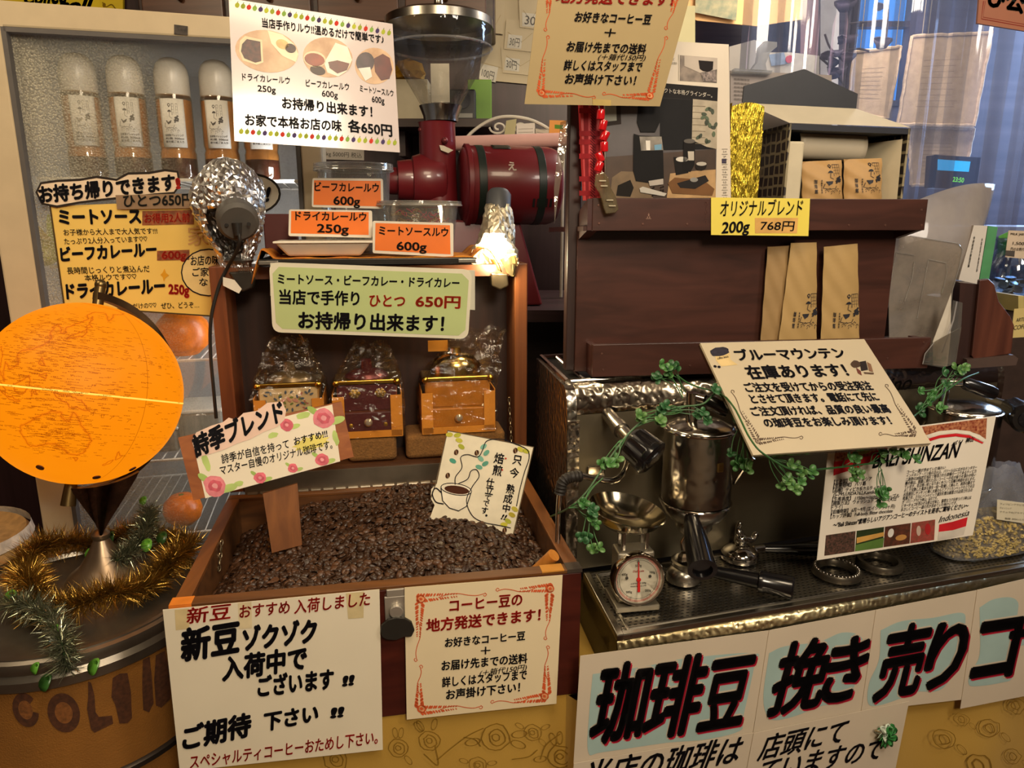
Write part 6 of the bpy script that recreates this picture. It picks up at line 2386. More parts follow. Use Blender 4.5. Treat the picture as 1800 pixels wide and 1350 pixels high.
for q in ((1173, 652, .06, 4, 10, 1200, 700), (1182, 640, .06, 2, 6, 1205, 690), (1158, 662, .07, 2, 6, 1200, 690), (1140, 724, .05, 5, 14, 1195, 722), (1165, 718, .05, 4, 12, 1200, 722), (1160, 738, .045, 3, 8, 1120, 750), (1230, 728, .05, 4, 12, 1180, 722),
          (1062, 812, .02, 3, 10, 1090, 775), (1085, 806, .03, 3, 9, 1100, 770), (1020, 888, .0, 3, 9, 1060, 840), (1036, 900, .0, 3, 8, 1000, 893), (1042, 915, .0, 3, 7, 1010, 890), (1030, 945, .0, 3, 8, 1035, 890), (1053, 968, .0, 3, 9, 1042, 910),
          (1262, 688, .04, 2, 7, 1290, 715), (1293, 805, .02, 4, 12, 1305, 740), (1300, 815, .0, 4, 11, 1308, 745), (1312, 822, -.01, 2, 7, 1300, 750), (1400, 822, -.03, 4, 14, 1352, 802), (1385, 850, -.03, 5, 13, 1350, 800), (1420, 838, -.03, 4, 12, 1360, 806),
          (1395, 862, -.03, 3, 9, 1370, 815), (1503, 836, -.02, 4, 9, 1503, 815), (1545, 878, -.02, 5, 13, 1550, 825), (1560, 868, -.02, 3, 9, 1545, 815), (1560, 802, -.02, 4, 10, 1530, 815), (1598, 800, -.02, 5, 11, 1560, 812), (1500, 800, -.02, 2, 6, 1480, 820),
          (1672, 664, .07, 5, 14, 1640, 705), (1690, 655, .08, 4, 12, 1650, 700), (1700, 652, .09, 3, 8, 1660, 690), (1630, 700, .03, 4, 14, 1660, 672), (1645, 712, .03, 3, 10, 1665, 680), (1612, 718, .02, 3, 10, 1640, 690)):
    clover(*q)

# ------------------------------------------------------------------ signs on the machine
# tilted stock notice
n11 = Vector((math.sin(R(17)) * math.cos(R(50)), -math.cos(R(17)) * math.cos(R(50)), math.sin(R(50))))
q11 = [(1231, 603), (1519, 596), (1637, 779), (1324, 800)]
p11 = aY(1231, 603, 1.165)
s = Sheet('stock_notice', 'white printed stock notice with coffee sack drawing tilted back over the brew groups', 'sign', q11, p11, n11, mat('c0b297', .35, var=.03, scale=8), .004)
for tx, x0, y0, x1, y1, h in (('ブルーマウンテン', 1298, 634, 1490, 629, 22), ('在庫あります！', 1318, 666, 1495, 661, 26), ('ご注文を受けてからの受注発注', 1313, 689, 1537, 685, 18), ('とさせて頂きます。電話にて先に', 1323, 709, 1548, 704, 18), ('ご注文頂ければ、品質の良い最高', 1324, 731, 1568, 725, 18), ('の珈琲豆をお楽しみ頂けます！', 1347, 751, 1570, 746, 18)):
    s.text(tx, x0, y0, x1, y1, h, INK, .035)
s.poly([(1256, 620), (1282, 618), (1284, 632), (1297, 641), (1268, 644), (1259, 634)], 'c9b07c', 1, 'sack_drawing')
s.ell(1265, 618, 17, 8, mat('24202e', .6, var=.4, scale=200), -.1, 2, 'sack_drawing', 16, .08)
s.text('coffee beans', 1262, 632, 1281, 628, 5, INK, .0, 0, 3)
s.ell(1257, 644, 3, 2.2, INK, .4)
s.ell(1264, 645, 3, 2.2, INK, .2)
s.ell(1504, 640, 9, 7, '4a382a', 0, 2, 'grinder_drawing', 10, .1)
s.poly([(1511, 636), (1522, 634), (1526, 650), (1514, 652)], '2a2220', 2, 'grinder_drawing')
s.poly([(1524, 636), (1531, 640), (1535, 654), (1528, 652)], '7a5a44', 2, 'grinder_drawing')
s.poly([(1505, 646), (1513, 652), (1515, 660), (1508, 656)], '6a3a30', 2, 'grinder_drawing')
s.poly([(1518, 654), (1536, 655), (1536, 658), (1520, 657)], '5a4636', 2, 'grinder_drawing')
for q in ((1335, 776, 1408, 766), (1330, 770, 1285, 690), (1607, 762, 1548, 766), (1605, 755, 1556, 680)):
    s.sprig(*q, '5a4a3c', 5, 13)
s.rose(1332, 775, 5, '6a5848', 'a89880', 'border')
s.rose(1606, 760, 5, '6a5848', 'a89880', 'border')
s.done()
build('acrylic_block', MB().slab([s.P(x, y, -12) for x, y in q11], -n11 * .010), clear('e8e0d0', .12), s.o, smooth=False)

# coffee fact sheet
n12 = Vector((math.sin(R(13)), -math.cos(R(13)), -.02)).normalized()
q12 = [(1458, 769), (1751, 731), (1710, 941), (1436, 985)]
p12 = mpl(1590, 960, .022)
s = Sheet('coffee_fact_sheet', 'laminated white coffee origin fact sheet with red bands before the right brew group', 'sign', q12, p12, n12, mat('efe6d6', .3, var=.03, scale=8, coat=.3), .001)
BER = mat('7a1c14', .5, var=.5, scale=240, h2='c88a60')
s.poly([(1470, 780), (1550, 770), (1538, 800), (1466, 812)], BER, 1, 'berry_photo')
s.ell(1518, 790, 14, 8, mat('8a8a3a', .5, var=.4, scale=150), -.3, 2, 'berry_photo')
s.poly([(1466, 812), (1500, 806), (1560, 785), (1560, 796), (1510, 822), (1465, 836)], 'c8242c', 1, 'red_band')
s.poly([(1621, 750), (1735, 735), (1733, 772), (1722, 764), (1700, 757), (1670, 756), (1640, 762), (1627, 765)], BER, 1, 'berry_photo')
s.poly([(1628, 765), (1650, 758), (1680, 755), (1705, 758), (1733, 772), (1730, 777), (1704, 764), (1680, 761), (1652, 764), (1632, 770)], 'e4dccb', 2, 'red_band')
s.poly([(1632, 771), (1652, 765), (1680, 762), (1704, 765), (1729, 778), (1727, 780), (1704, 770), (1680, 767), (1652, 770), (1634, 776)], 'c8242c', 2, 'red_band')
s.text('BALI SHINZAN', 1533, 823, 1686, 803, 29, INK, .02, .3)
s.text('バリ', 1672, 784, 1692, 780, 8, INK, .02, .2)
s.text('神山', 1697, 779, 1711, 776, 9, INK, .03, .1)
for tx, x0, y0, x1, y1 in (('【生産国】 インドネシア', 1466, 851, 1532, 845), ('【生産地域】 バリ島', 1465, 858, 1522, 853), ('【品種】 ティピカ系カルティカ等', 1464, 866, 1552, 860), ('(S-795,USDA762,Kartika 等)', 1465, 873, 1552, 867), ('【生産高度】 1150m〜1600m 中テーブル', 1463, 881, 1581, 875), ('【精製方法】 ウォッシュドプロセス(天日', 1462, 889, 1575, 880), ('ドライ)', 1461, 896, 1481, 894), ('【収穫時期】 6月〜9月 (エイジング3ヶ月)', 1461, 904, 1573, 893), ('【カップ評価】 Full-body, Bitter chocolate', 1460, 912, 1569, 901)):
    s.text(tx, x0, y0, x1, y1, 7.6, INK, .012)
for i, tx in enumerate(('コーヒー通が求めていた味わい', 'インドネシア・バリ島の活火山、バツール山に広がるキンタマー', 'ニ高原の28指定区地区で栽培された原種の一つであるティピカ', '種の樹は、朝露に濡れた白いコーヒーの花が香りを漂わせ咲い', 'ています。花は青い実となり赤く色づいて収穫の時期を迎えます。', 'そして完熟した真赤な実を一粒一粒優しく摘んで、高原の麓まで', '水洗選別しサンサンと輝く太陽のもとアフリカンベッドの上で天日', '乾燥させ、さらにハンドピック選別を重ね厳選され出荷されるの', 'が「バリ・アラビカ神山」なのです。', 'ビターチョコを思わせる豊な甘味と、重厚なコクを持つバリ神山は', 'まさしくコーヒー通の方が求めていた味わいです。')):
    x0, y0 = 1594 - i * 1.0, 833 + i * 6.6
    w = (68, 124, 124, 124, 124, 124, 124, 122, 62, 122, 98)[i]
    s.text(tx, x0, y0, x0 + w, y0 - w * .125, 6.4, INK, .012)
s.text('〜"Bali Shinzan"素晴らしいアジアンコーヒーのテイストを是非ご賞味ください〜', 1464, 928, 1702, 893, 9.5, INK, .025, .15)
s.text('Indonesia', 1650, 919, 1703, 906, 12, INK, .0, .3)
for (x0, x1, k) in ((1452, 1504, 0), (1506, 1554, 1), (1556, 1601, 2), (1603, 1644, 3)):
    dy = lambda x: -(x - 1452) * .145
    col = (mat('2a2a22', .4, var=.7, scale=260, h2='6a4a40'), mat('2c3a20', .4, var=.3, scale=90), mat('6a3a2c', .4, var=.5, scale=140, h2='3a2a20'), mat('7a4a3a', .4, var=.5, scale=160, h2='a84a44'))[k]
    s.poly([(x0, 941 + dy(x0)), (x1, 941 + dy(x1)), (x1 - 2, 977 + dy(x1)), (x0 - 3, 977 + dy(x0))], col, 1, 'small_photo')
    if k == 1:
        s.poly([(x0, 953 + dy(x0)), (x1, 950 + dy(x1)), (x1, 957 + dy(x1)), (x0, 963 + dy(x0))], 'c89a50', 2, 'small_photo')
        s.poly([(x0 - 2, 966 + dy(x0)), (x1, 960 + dy(x1)), (x1 - 2, 977 + dy(x1)), (x0 - 3, 977 + dy(x0))], '5a7a3a', 2, 'small_photo')
    if k == 2:
        s.ell(x0 + 10, 952 + dy(x0), 5, 8, 'd8d4cc', .3, 2, 'small_photo')
        s.ell(x0 + 28, 960 + dy(x0), 10, 5, 'b8864a', -.2, 2, 'small_photo')
    if k == 3:
        s.ell(x0 + 12, 955 + dy(x0), 4, 9, 'c8b0a0', 0, 2, 'small_photo')
        s.ell(x0 + 28, 952 + dy(x0), 5, 10, 'b02a2c', 0, 2, 'small_photo')
s.poly([(1651, 922), (1675, 917), (1701, 909), (1698, 925), (1675, 932), (1650, 935)], 'c0242c', 1, 'flag')
s.poly([(1650, 935), (1675, 932), (1698, 925), (1694, 940), (1672, 946), (1648, 950)], 'c8c0b4', 1, 'flag')
s.done()

# bag of green beans
gb = aZ(1735, 990, ZD)
t = thing('green_bean_bag', 'clear bag of pale raw coffee beans on the right end of the drip tray', 'bag', gb)
GX, GY = Vector((math.cos(R(14)), math.sin(R(14)), 0)), Vector((-math.sin(R(14)), math.cos(R(14)), 0))
GM = frame(gb + GX * .040 + GY * .055, GX, GY, CZ)
bw_, bd2, bh_ = .20, .085, .175
rr = random.Random(9)


def sack(u, v, k=1.0, top=bh_, wob=.004):
    a_ = u * 6.2832
    c_, s_ = math.cos(a_), math.sin(a_)
    q = (abs(c_) ** 3.2 + abs(s_) ** 3.2) ** (1 / 3.2)
    w = 1 - .04 * v - (.35 * max(0, v - .55) / .45)
    d = 1 - .72 * max(0, v - .35) / .65
    return GM @ Vector((c_ / q * bw_ / 2 * w * k, s_ / q * bd2 / 2 * d * k, v * top + rr.uniform(-wob, wob) * v))


bgm = MB().grid(lambda u, v: sack(u, v), 40, 18)
build('plastic_bag', bgm, clear('f6f4ee', .08, .22, 'e2e4ec', .8, 26, rough=.12, fres=.3), t, ang=30)
gbm = MB()
bv, bf = bean_mesh('bean', 7, 5, True)
for i in range(1100):
    v = rr.uniform(.02, .52)
    if rr.random() < .8:
        u, k = rr.uniform(.45, 1.05), .95
    else:
        u, k = rr.random(), rr.uniform(.4, .9)
    c_ = sack(u, v, k, bh_, 0)
    c_.z = max(c_.z, ZD + .006)
    if v > .42 + .06 * math.sin(u * 20):
        continue
    gbm.add(bv, bf, Matrix.Translation(c_) @ Matrix.Rotation(rr.uniform(0, 6.28), 4, Vector((rr.gauss(0, 1), rr.gauss(0, 1), rr.gauss(0, 1) + .01)).normalized()) @ Matrix.Scale(.72, 4))
go = build('raw_beans', gbm, mat('b09a5e', .6, var=.25, scale=60), t, recalc=False)
go['kind'] = 'stuff'
core = MB().grid(lambda u, v: sack(u, v * .40, .86, bh_, 0), 24, 6)
build('bean_core', core, mat('8a7848', .8, var=.3, scale=160), t)
lp_ = aP(1775, 900, GM.translation - GY * .046, -GY)
lq = [aP(x, y, GM.translation - GY * .046, -GY) for x, y in ((1753, 878), (1800, 884), (1800, 920), (1752, 913))]
lbl = build('label', MB().slab(lq, GY * .0006), mat('d6cdb4', .5, var=.03), t, smooth=False)
lt_ = MB()
for i, (tx, x0, x1) in enumerate((('フィリピンアラビカ', 1757, 1800), ('ウォッシュド', 1757, 1778), ('ナチュラル(アルマイト', 1757, 1806), ('期限 2024.12.11', 1766, 1800))):
    vs, fs = glyphs(tx, .0, 0)
    y = 887 + i * 7 + (5 if i == 3 else 0)
    P0 = aP(x0, y, GM.translation - GY * .0468, -GY)
    P1 = aP(x1, y + (x1 - x0) * .06, GM.translation - GY * .0468, -GY)
    k = (P1 - P0) / max(v[0] for v in vs)
    lt_.add([P0 + k * v[0] + CZ * v[1] * .0046 for v in vs], fs)
build('label_print', lt_, mat('6a6452', .6), lbl, smooth=False, recalc=False)

# ------------------------------------------------------------------ big brush lettered posters hanging from the tray
PW = mat('cbbda8', .55, var=.03, scale=7)
P13 = MO + MN * .010
CYA, REDP = mat('9fb8b4', .55, var=.06, scale=14), 'b81f38'
big = {
    'coffee_bean_poster': ('white poster with the three brush characters for coffee beans, leftmost under the drip tray', [(1020, 1153), (1352, 1108), (1323, 1290), (1008, 1345)], 0,
        [('珈', 1034, 1308, 1138, 1292, 134), ('琲', 1126, 1300, 1232, 1282, 136), ('豆', 1222, 1288, 1312, 1272, 128)],
        [(1042, 1185), (1130, 1172), (1200, 1158), (1325, 1148), (1326, 1170), (1306, 1262), (1300, 1285), (1240, 1300), (1170, 1306), (1060, 1322), (1034, 1322), (1036, 1250)]),
    'grinding_poster': ('white poster with two brush characters for grinding beside the coffee bean poster', [(1352, 1108), (1540, 1072), (1514, 1250), (1324, 1289)], 1,
        [('挽', 1347, 1258, 1446, 1238, 122), ('き', 1440, 1240, 1517, 1224, 116)],
        [(1352, 1148), (1380, 1136), (1440, 1128), (1480, 1112), (1512, 1118), (1520, 1145), (1512, 1180), (1502, 1205), (1492, 1230), (1440, 1242), (1400, 1258), (1362, 1266), (1347, 1255), (1342, 1220)]),
    'selling_poster': ('white poster with two brush characters for selling beside the green clip flower', [(1540, 1072), (1719, 1037), (1690, 1230), (1514, 1250)], 2,
        [('売', 1532, 1232, 1622, 1214, 124), ('り', 1618, 1216, 1690, 1200, 120)],
        [(1548, 1108), (1585, 1092), (1640, 1086), (1690, 1077), (1697, 1095), (1690, 1140), (1672, 1190), (1650, 1214), (1612, 1216), (1588, 1226), (1545, 1240), (1526, 1236), (1528, 1200), (1545, 1160)]),
    'coffee_word_poster': ('white poster with a large angular brush character cut off by the right edge', [(1718, 1037), (1850, 1006), (1850, 1214), (1688, 1246)], 3,
        [('コ', 1702, 1206, 1790, 1190, 128), ('ー', 1772, 1160, 1850, 1146, 86)],
        [(1722, 1068), (1745, 1054), (1775, 1050), (1790, 1060), (1792, 1090), (1840, 1085), (1840, 1125), (1786, 1140), (1780, 1190), (1760, 1200), (1720, 1206), (1703, 1203), (1706, 1180), (1722, 1150)])}
for nm_, (lab, quad, lay, chars, blob) in big.items():
    s = Sheet(nm_, lab, 'poster', quad, P13 + MN * (.0012 * lay), MN, PW, .0006)
    bs_ = [(v.x, v.y) for v in spline([(x, y, 0) for x, y in blob + blob[:1]], 5)][:-1]
    s.poly(bs_, CYA, 1, 'blue_wash')
    for cc, x0, y0, x1, y1, h in chars:
        s.text(cc, x0, y0, x1, y1, h, mat('cbbda8', .55, var=.02), .058, .16, 2, 'outline')
        s.text(cc, x0 + 2.5, y0 + 3.0, x1 + 2.5, y1 + 3.0, h, REDP, .034, .16, 3, 'lettering')
        s.text(cc, x0, y0, x1, y1, h, mat('0c0a0c', .6, spec=.2), .034, .16, 4, 'lettering')
    s.done()
s = Sheet('handwritten_poster', 'handwritten white poster cut off at the bottom below the coffee bean poster', 'poster', [(1009, 1342), (1325, 1288), (1300, 1420), (990, 1480)], P13 + MN * .0055, MN, PW, .0006)
s.text('当店の珈琲は', 1020, 1392, 1300, 1340, 52, INK, .02, .25)
s.done()
s = Sheet('handwritten_poster', 'handwritten white poster with a green clip flower below the grinding poster', 'poster', [(1325, 1289), (1598, 1233), (1570, 1372), (1298, 1430)], P13 + MN * .0070, MN, PW, .0006)
s.text('店頭にて', 1330, 1338, 1486, 1304, 44, INK, .02, .25)
s.text('ていますので', 1335, 1376, 1552, 1333, 42, INK, .02, .25)
s.done()
fp_ = aP(1553, 1288, P13 + MN * .012, MN)
t = thing('clip_flower', 'small green leafed fabric flower pinned to the lower right handwritten poster', 'flower clip', fp_)
for nmx, hcol, nn, r0 in (('petal', 'c8d4c0', 7, .012), ('leaf', '2f7a38', 9, .016)):
    for i in range(nn):
        m2 = MB()
        a_ = i / nn * 6.283 + .3
        d = (MX * math.cos(a_) + CZ * math.sin(a_))
        off = (-MX * .004 + CZ * .006) if nmx == 'petal' else (MX * .005 - CZ * .004)
        c_ = fp_ + off + d * r0 * .75 + MN * (.004 + .002 * (i % 3))
        M = along(c_, MN + d * random.uniform(-.5, .5), d)
        m2.add([(r0 * .42 * math.cos(q), r0 * .8 * math.sin(q), .002 * math.sin(q * 2)) for q in [k / 10 * 6.283 for k in range(10)]], [list(range(10))], M)
        build(nmx, m2, mat(hcol, .5, var=.2), t, solid=.0006)
build('pin_stem', MB().tube([fp_ + MN * .003 - MX * .022 + CZ * .012, fp_ + MN * .004 + MX * .002], .0022, 8), mat('8a7a5a', .5), t)
# ================================================================== red wood shelf on the machine
h_ = R(7)
HX, HY = Vector((math.cos(h_), math.sin(h_), 0)), Vector((-math.sin(h_), math.cos(h_), 0))
HO = aP(1010, 664, Vector((.112, 1.31, 1.2)), -HY)
HO.z = 0
HM = frame(HO, HX, HY, CZ)


def hp_(u, v, z):
    return HO + HX * u + HY * v + CZ * z


def hpl(x, y, v):
    return aP(x, y, HO + HY * v, -HY)


def huz(x, y, v):
    p = hpl(x, y, v) - HO
    return p.dot(HX), p.z


RW = wood('38201a', '4c2c24', .35, 0, 8)
RWZ = wood('3a1d18', '522c25', .35, 2, 8)
zsh = ZT + .009
ur = huz(1566, 500, 0)[0]
shf = thing('display_shelf', 'dark red wooden display shelf with two ledges standing on the espresso machine', 'shelf', hp_(.3, 0, zsh))
PV = -.050
(ua, zt_), (ub, _), (_, zb2) = huz(1042, 348, PV), huz(1631, 358, PV), huz(1042, 406, PV)
ztop = zt_
build('back_panel', MB().box((ur / 2, .009, (zsh + zb2 - .001) / 2), (ur, .018, zb2 - .001 - zsh), HM), RW, shf, smooth=False, bevel=.001)
ul0 = ua - .012
build('ledge_front', MB().box(((ua + ub) / 2, PV + .006, (zt_ + zb2) / 2), (ub - ua, .012, zt_ - zb2), HM), RW, shf, smooth=False, bevel=.001)
lf = MB()
for u0_, u1_ in ((ul0 + .004, ua + .010), (ub - .010, ub)):
    ku = -.012 if u0_ < .1 else -.035
    lf.hexa([hp_(u0_, PV + .002, zb2 + .001), hp_(u1_, PV + .002, zb2 + .001), hp_(u1_ + ku * .4, 0, zb2 - .016), hp_(u0_ + ku * .4, 0, zb2 - .016)], [hp_(u0_, PV + .002, zt_ - .001), hp_(u1_, PV + .002, zt_ - .001), hp_(u1_ + ku * .4, 0, zt_ - .022), hp_(u0_ + ku * .4, 0, zt_ - .022)])
build('ledge_end', lf, wood('301210', '421a17', .4, 1, 8), shf, smooth=False)
build('ledge_floor', MB().hexa([hp_(0, PV + .004, zb2), hp_(ub - .01, PV + .004, zb2), hp_(ub - .03, .30, zb2 - .008), hp_(0, .30, zb2 - .008)], [hp_(0, PV + .004, zb2 + .008), hp_(ub - .01, PV + .004, zb2 + .008), hp_(ub - .03, .30, zb2 + .002), hp_(0, .30, zb2 + .002)]), RW, shf, smooth=False)
(la_, lzt), (lb_, _), (_, lzb) = huz(1042, 606, PV), huz(1638, 590, PV), huz(1042, 664, PV)
lzb = max(lzb, zsh)
build('lower_ledge_front', MB().box(((la_ + lb_) / 2, PV + .006, (lzt + lzb) / 2), (lb_ - la_, .012, lzt - lzb), HM), RW, shf, smooth=False, bevel=.001)
build('lower_ledge_end', MB().box((la_ + .006, PV / 2 + .003, (lzt + lzb) / 2 - .002), (.012, -PV - .006, lzt - lzb - .004), HM).box((lb_ - .006, PV / 2 + .003, (lzt + lzb) / 2 - .002), (.012, -PV - .006, lzt - lzb - .004), HM), RWZ, shf, smooth=False)
build('lower_ledge_floor', MB().box(((la_ + lb_) / 2, PV / 2, lzb + .005), (lb_ - la_ - .02, -PV - .014, .008), HM), RW, shf, smooth=False)
post = MB().box((-.004, .022, (zsh + 1.72) / 2), (.024, .026, 1.72 - zsh), HM)
build('side_post', post, wood('241311', '36201b', .45, 2, 8), shf, smooth=False, bevel=.002)
sc_ = MB()
for x, y, v in ((1052, 361, PV), (1053, 393, PV), (1130, 394, PV), (1208, 394, PV), (1492, 396, PV), (1556, 396, PV), (1620, 369, PV), (1620, 396, PV), (1058, 622, PV), (1060, 650, PV), (1213, 643, PV), (1624, 602, PV), (1560, 630, PV)):
    c_ = hpl(x, y, v)
    sc_.lathe([(.0022, 0), (.0018, .0008), (0, .001)], 10, along(c_, -HY))
build('screw', sc_, mat('6a4a40', .4, .6), shf)
em_ = MB()
eo_ = hpl(1140, 385, PV - .0006)
k_ = .0052
for pts in (((-.9, 0), (.9, 0), (.9, .2), (-.9, .2)), ((-.6, .3), (-.1, .3), (-.35, 1.0)), ((.1, .3), (.6, .3), (.35, 1.0)), ((-.15, .9), (.15, .9), (.25, 1.4), (0, 2.0), (-.25, 1.4))):
    em_.add([eo_ + HX * x * k_ + CZ * y * k_ for x, y in pts], [list(range(len(pts)))])
build('stamped_mark', em_, mat('8a6a5c', .5, .3), shf, smooth=False, recalc=False)
ud = MB()
pu = hpl(1242, 394, PV - .0006)
vs, fs = glyphs('コーヒー豆', .01, 0)
build('faded_lettering', MB().add([pu + CZ * v[0] * .0078 - HX * v[1] * .006 for v in vs], fs), mat('7a5048', .5), shf, smooth=False, recalc=False)

# price tag on the ledge
YT = mat('e2cf54', .55, var=.03, scale=10)
s = Sheet('price_tag', 'yellow handwritten price tag for the original blend on the upper shelf ledge', 'label', [(1250, 347), (1424, 349), (1421, 415), (1250, 413)], HO + HY * (PV - .002), -HY, YT, .0006)
s.text('オリジナルブレンド', 1266, 381, 1411, 379, 29, INK, .008, .12)
s.text('200g', 1268, 410, 1318, 407, 20, INK, .025, .12)
s.poly([(1327, 383), (1403, 383), (1401, 410), (1327, 410)], 'cfa15c', 1, 'price_sticker')
s.text('768円', 1337, 405, 1397, 406, 18, INK, .008, .1)
s.done()

# ------------------------------------------------------------------ flyer, plaid book, beads and clip
zl = zb2 + .009
s = Sheet('plaid_book', 'red tartan covered book behind the beaded cord at the left of the upper ledge', 'book', [(1018, 150), (1064, 150), (1064, 352), (1028, 352)], HO + HY * (-.026), -HY, mat('b8262c', .5, var=.06, scale=12), .016)
for x in (1022, 1036, 1050):
    s.poly([(x + 2, 150), (x + 12, 150), (x + 13, 352), (x + 8, 352)], '7a141c', 1, 'tartan')
for y in (190, 230, 245, 270, 310, 335):
    s.poly([(1018, y), (1064, y), (1064, y + 9), (1018, y + 9)], '8a1820', 2, 'tartan')
for y in range(152, 350, 5):
    s.line([(1038, y), (1046, y + 8)], 1.0, '2a0a0e', 3, 'tartan')
s.done()
q_ = [(1060, 66), (1281, 78), (1285, 352), (1064, 352)]
s = Sheet('grinder_flyer', 'product flyer with a photo of a black coffee grinder standing on the upper ledge', 'flyer', q_, HO + HY * (-.038), -HY, mat('d3c8b8', .35, var=.03, scale=8), .001)
s.text('コンパクトサイズ', 1140, 105, 1186, 107, 5, '8a8478', .0)
s.text('電動', 1178, 113, 1190, 113, 4, '8a8478', .0)
s.line([(1193, 96), (1193, 142)], .8, '9a9488')
s.poly([(1195, 97), (1261, 102), (1260, 146), (1195, 142)], mat('4a403a', .4, var=.5, scale=60, h2='8a7c70'), 1, 'photo')
s.poly([(1203, 98), (1261, 102), (1261, 122), (1230, 128), (1203, 116)], mat('b0a498', .4), 2, 'photo')
s.poly([(1228, 106), (1254, 108), (1253, 122), (1246, 126), (1236, 125), (1230, 121)], '1a1416', 3, 'photo')
s.poly([(1232, 128), (1258, 124), (1259, 144), (1236, 142)], mat('2a2422', .4, var=.7, scale=200, h2='9a8a84'), 3, 'photo')
s.text('COFFEE MILL', 1274, 95, 1274, 135, 5, INK, .0)
s.poly([(1064, 138), (1262, 154), (1261, 180), (1064, 168)], '1c1a1c', 1, 'photo')
s.text('手軽でコンパクトな本格グラインダー。', 1122, 158, 1252, 172, 8.5, 'cfc8bc', .0, 0, 3)
s.poly([(1064, 166), (1261, 178), (1258, 348), (1064, 348)], mat('4c474a', .4, var=.25, scale=14), 2, 'photo')
s.poly([(1160, 172), (1261, 178), (1260, 262), (1160, 264)], '17171a', 3, 'photo')
s.poly([(1218, 174), (1261, 178), (1260, 262), (1242, 258), (1216, 246)], mat('a39884', .4, var=.15, scale=60), 4, 'photo')
for yy in range(186, 256, 11):
    s.line([(1217, yy), (1240, yy + 1)], .8, '7a705e', 5, 'photo')
for i in range(16):
    s.ell(1226 + random.uniform(0, 34), 190 + random.uniform(0, 62), 5, 3, mat(random.choice(('34402c', '4a5a40', '2a3426')), .5), random.uniform(0, 3), 6, 'photo', 9)
s.poly([(1064, 172), (1090, 174), (1092, 218), (1064, 222)], '2c2420', 3, 'photo')
s.poly([(1064, 176), (1083, 177), (1084, 212), (1064, 214)], '8f9188', 4, 'photo')
s.poly([(1064, 276), (1258, 262), (1258, 348), (1064, 348)], mat('3c2a1e', .4, var=.3, scale=24), 4, 'photo')
s.poly([(1178, 305), (1225, 300), (1258, 298), (1258, 348), (1172, 348)], mat('a8875c', .4, var=.2, scale=40), 5, 'photo')
s.poly([(1072, 348), (1076, 312), (1092, 301), (1118, 302), (1138, 316), (1148, 348)], mat('6b573e', .4, var=.2, scale=40), 5, 'photo')
s.poly([(1083, 344), (1086, 326), (1108, 316), (1114, 330), (1108, 346)], '17120f', 6, 'photo')
s.poly([(1122, 172), (1160, 174), (1160, 215), (1152, 232), (1126, 232), (1120, 215)], '141315', 7, 'photo')
s.poly([(1114, 235), (1124, 238), (1165, 240), (1167, 316), (1160, 324), (1118, 318), (1113, 300)], '100f11', 8, 'photo')
s.poly([(1124, 240), (1163, 240), (1166, 264), (1127, 265)], mat('9a948c', .25, .6, var=.3, scale=60), 9, 'photo')
s.poly([(1135, 247), (1143, 247), (1143, 264), (1136, 264)], 'd8d4cc', 10, 'photo')
s.poly([(1150, 255), (1163, 253), (1163, 263), (1151, 264)], '6a94b0', 10, 'photo')
s.poly([(1140, 318), (1166, 314), (1166, 324), (1142, 327)], 'a8a098', 9, 'photo')
s.poly([(1124, 331), (1130, 328), (1172, 340), (1168, 345), (1126, 338)], 'b8b4ac', 9, 'photo')
for i in range(18):
    s.ell(1152 + random.uniform(-8, 14), 332 + random.uniform(-5, 12), 1.8, 1.4, '1a0e08', 0, 8, 'photo', 6)
s.poly([(1202, 246), (1222, 248), (1221, 290), (1214, 302), (1200, 300)], '120f10', 7, 'photo')
s.ell(1212, 248, 10, 4, '5a5652', 0, 8, 'photo')
s.poly([(1209, 266), (1220, 266), (1220, 282), (1210, 282)], 'b8b0a4', 8, 'photo')
s.poly([(1184, 276), (1210, 278), (1210, 304), (1188, 308)], '151212', 6, 'photo')
s.ell(1199, 280, 11, 4.5, 'c8c4bc', 0, 7, 'photo')
s.ell(1232, 292, 10, 8, '1c1614', 0, 7, 'photo')
s.ell(1233, 288, 9, 3.5, 'bab4aa', 0, 8, 'photo')
s.poly([(1174, 322), (1186, 312), (1236, 316), (1256, 332), (1252, 344), (1182, 340)], '6b4a2c', 7, 'photo')
s.poly([(1190, 322), (1240, 308), (1246, 318), (1222, 332), (1196, 330)], '201c1c', 8, 'photo')
s.ell(1220, 316, 7, 4, '8a8884', 0, 9, 'photo')
for y in range(262, 348, 9):
    s.line([(1269, y), (1279, y)], .7, '6a645c')
    s.text('%d' % (y * 7 % 90), 1271, y + 6, 1277, y + 6, 3.4, '6a645c', 0)
s.poly([(1269, 279), (1277, 279), (1277, 287), (1269, 287)], '3a3450', 2)
s.done()
s = Sheet('olive_folder', 'olive cream card standing behind the grinder flyer', 'card', [(1130, 12), (1222, 10), (1222, 90), (1136, 84)], HO + HY * .06, -HY, mat('c9c296', .5, var=.03), .002)
s.done()
build('card_stand', MB().slab([s.P(x, y, -6) for x, y in ((1160, 80), (1190, 80), (1192, 352), (1162, 352))], HY * .002), mat('b8b088', .5), s.o, smooth=False)

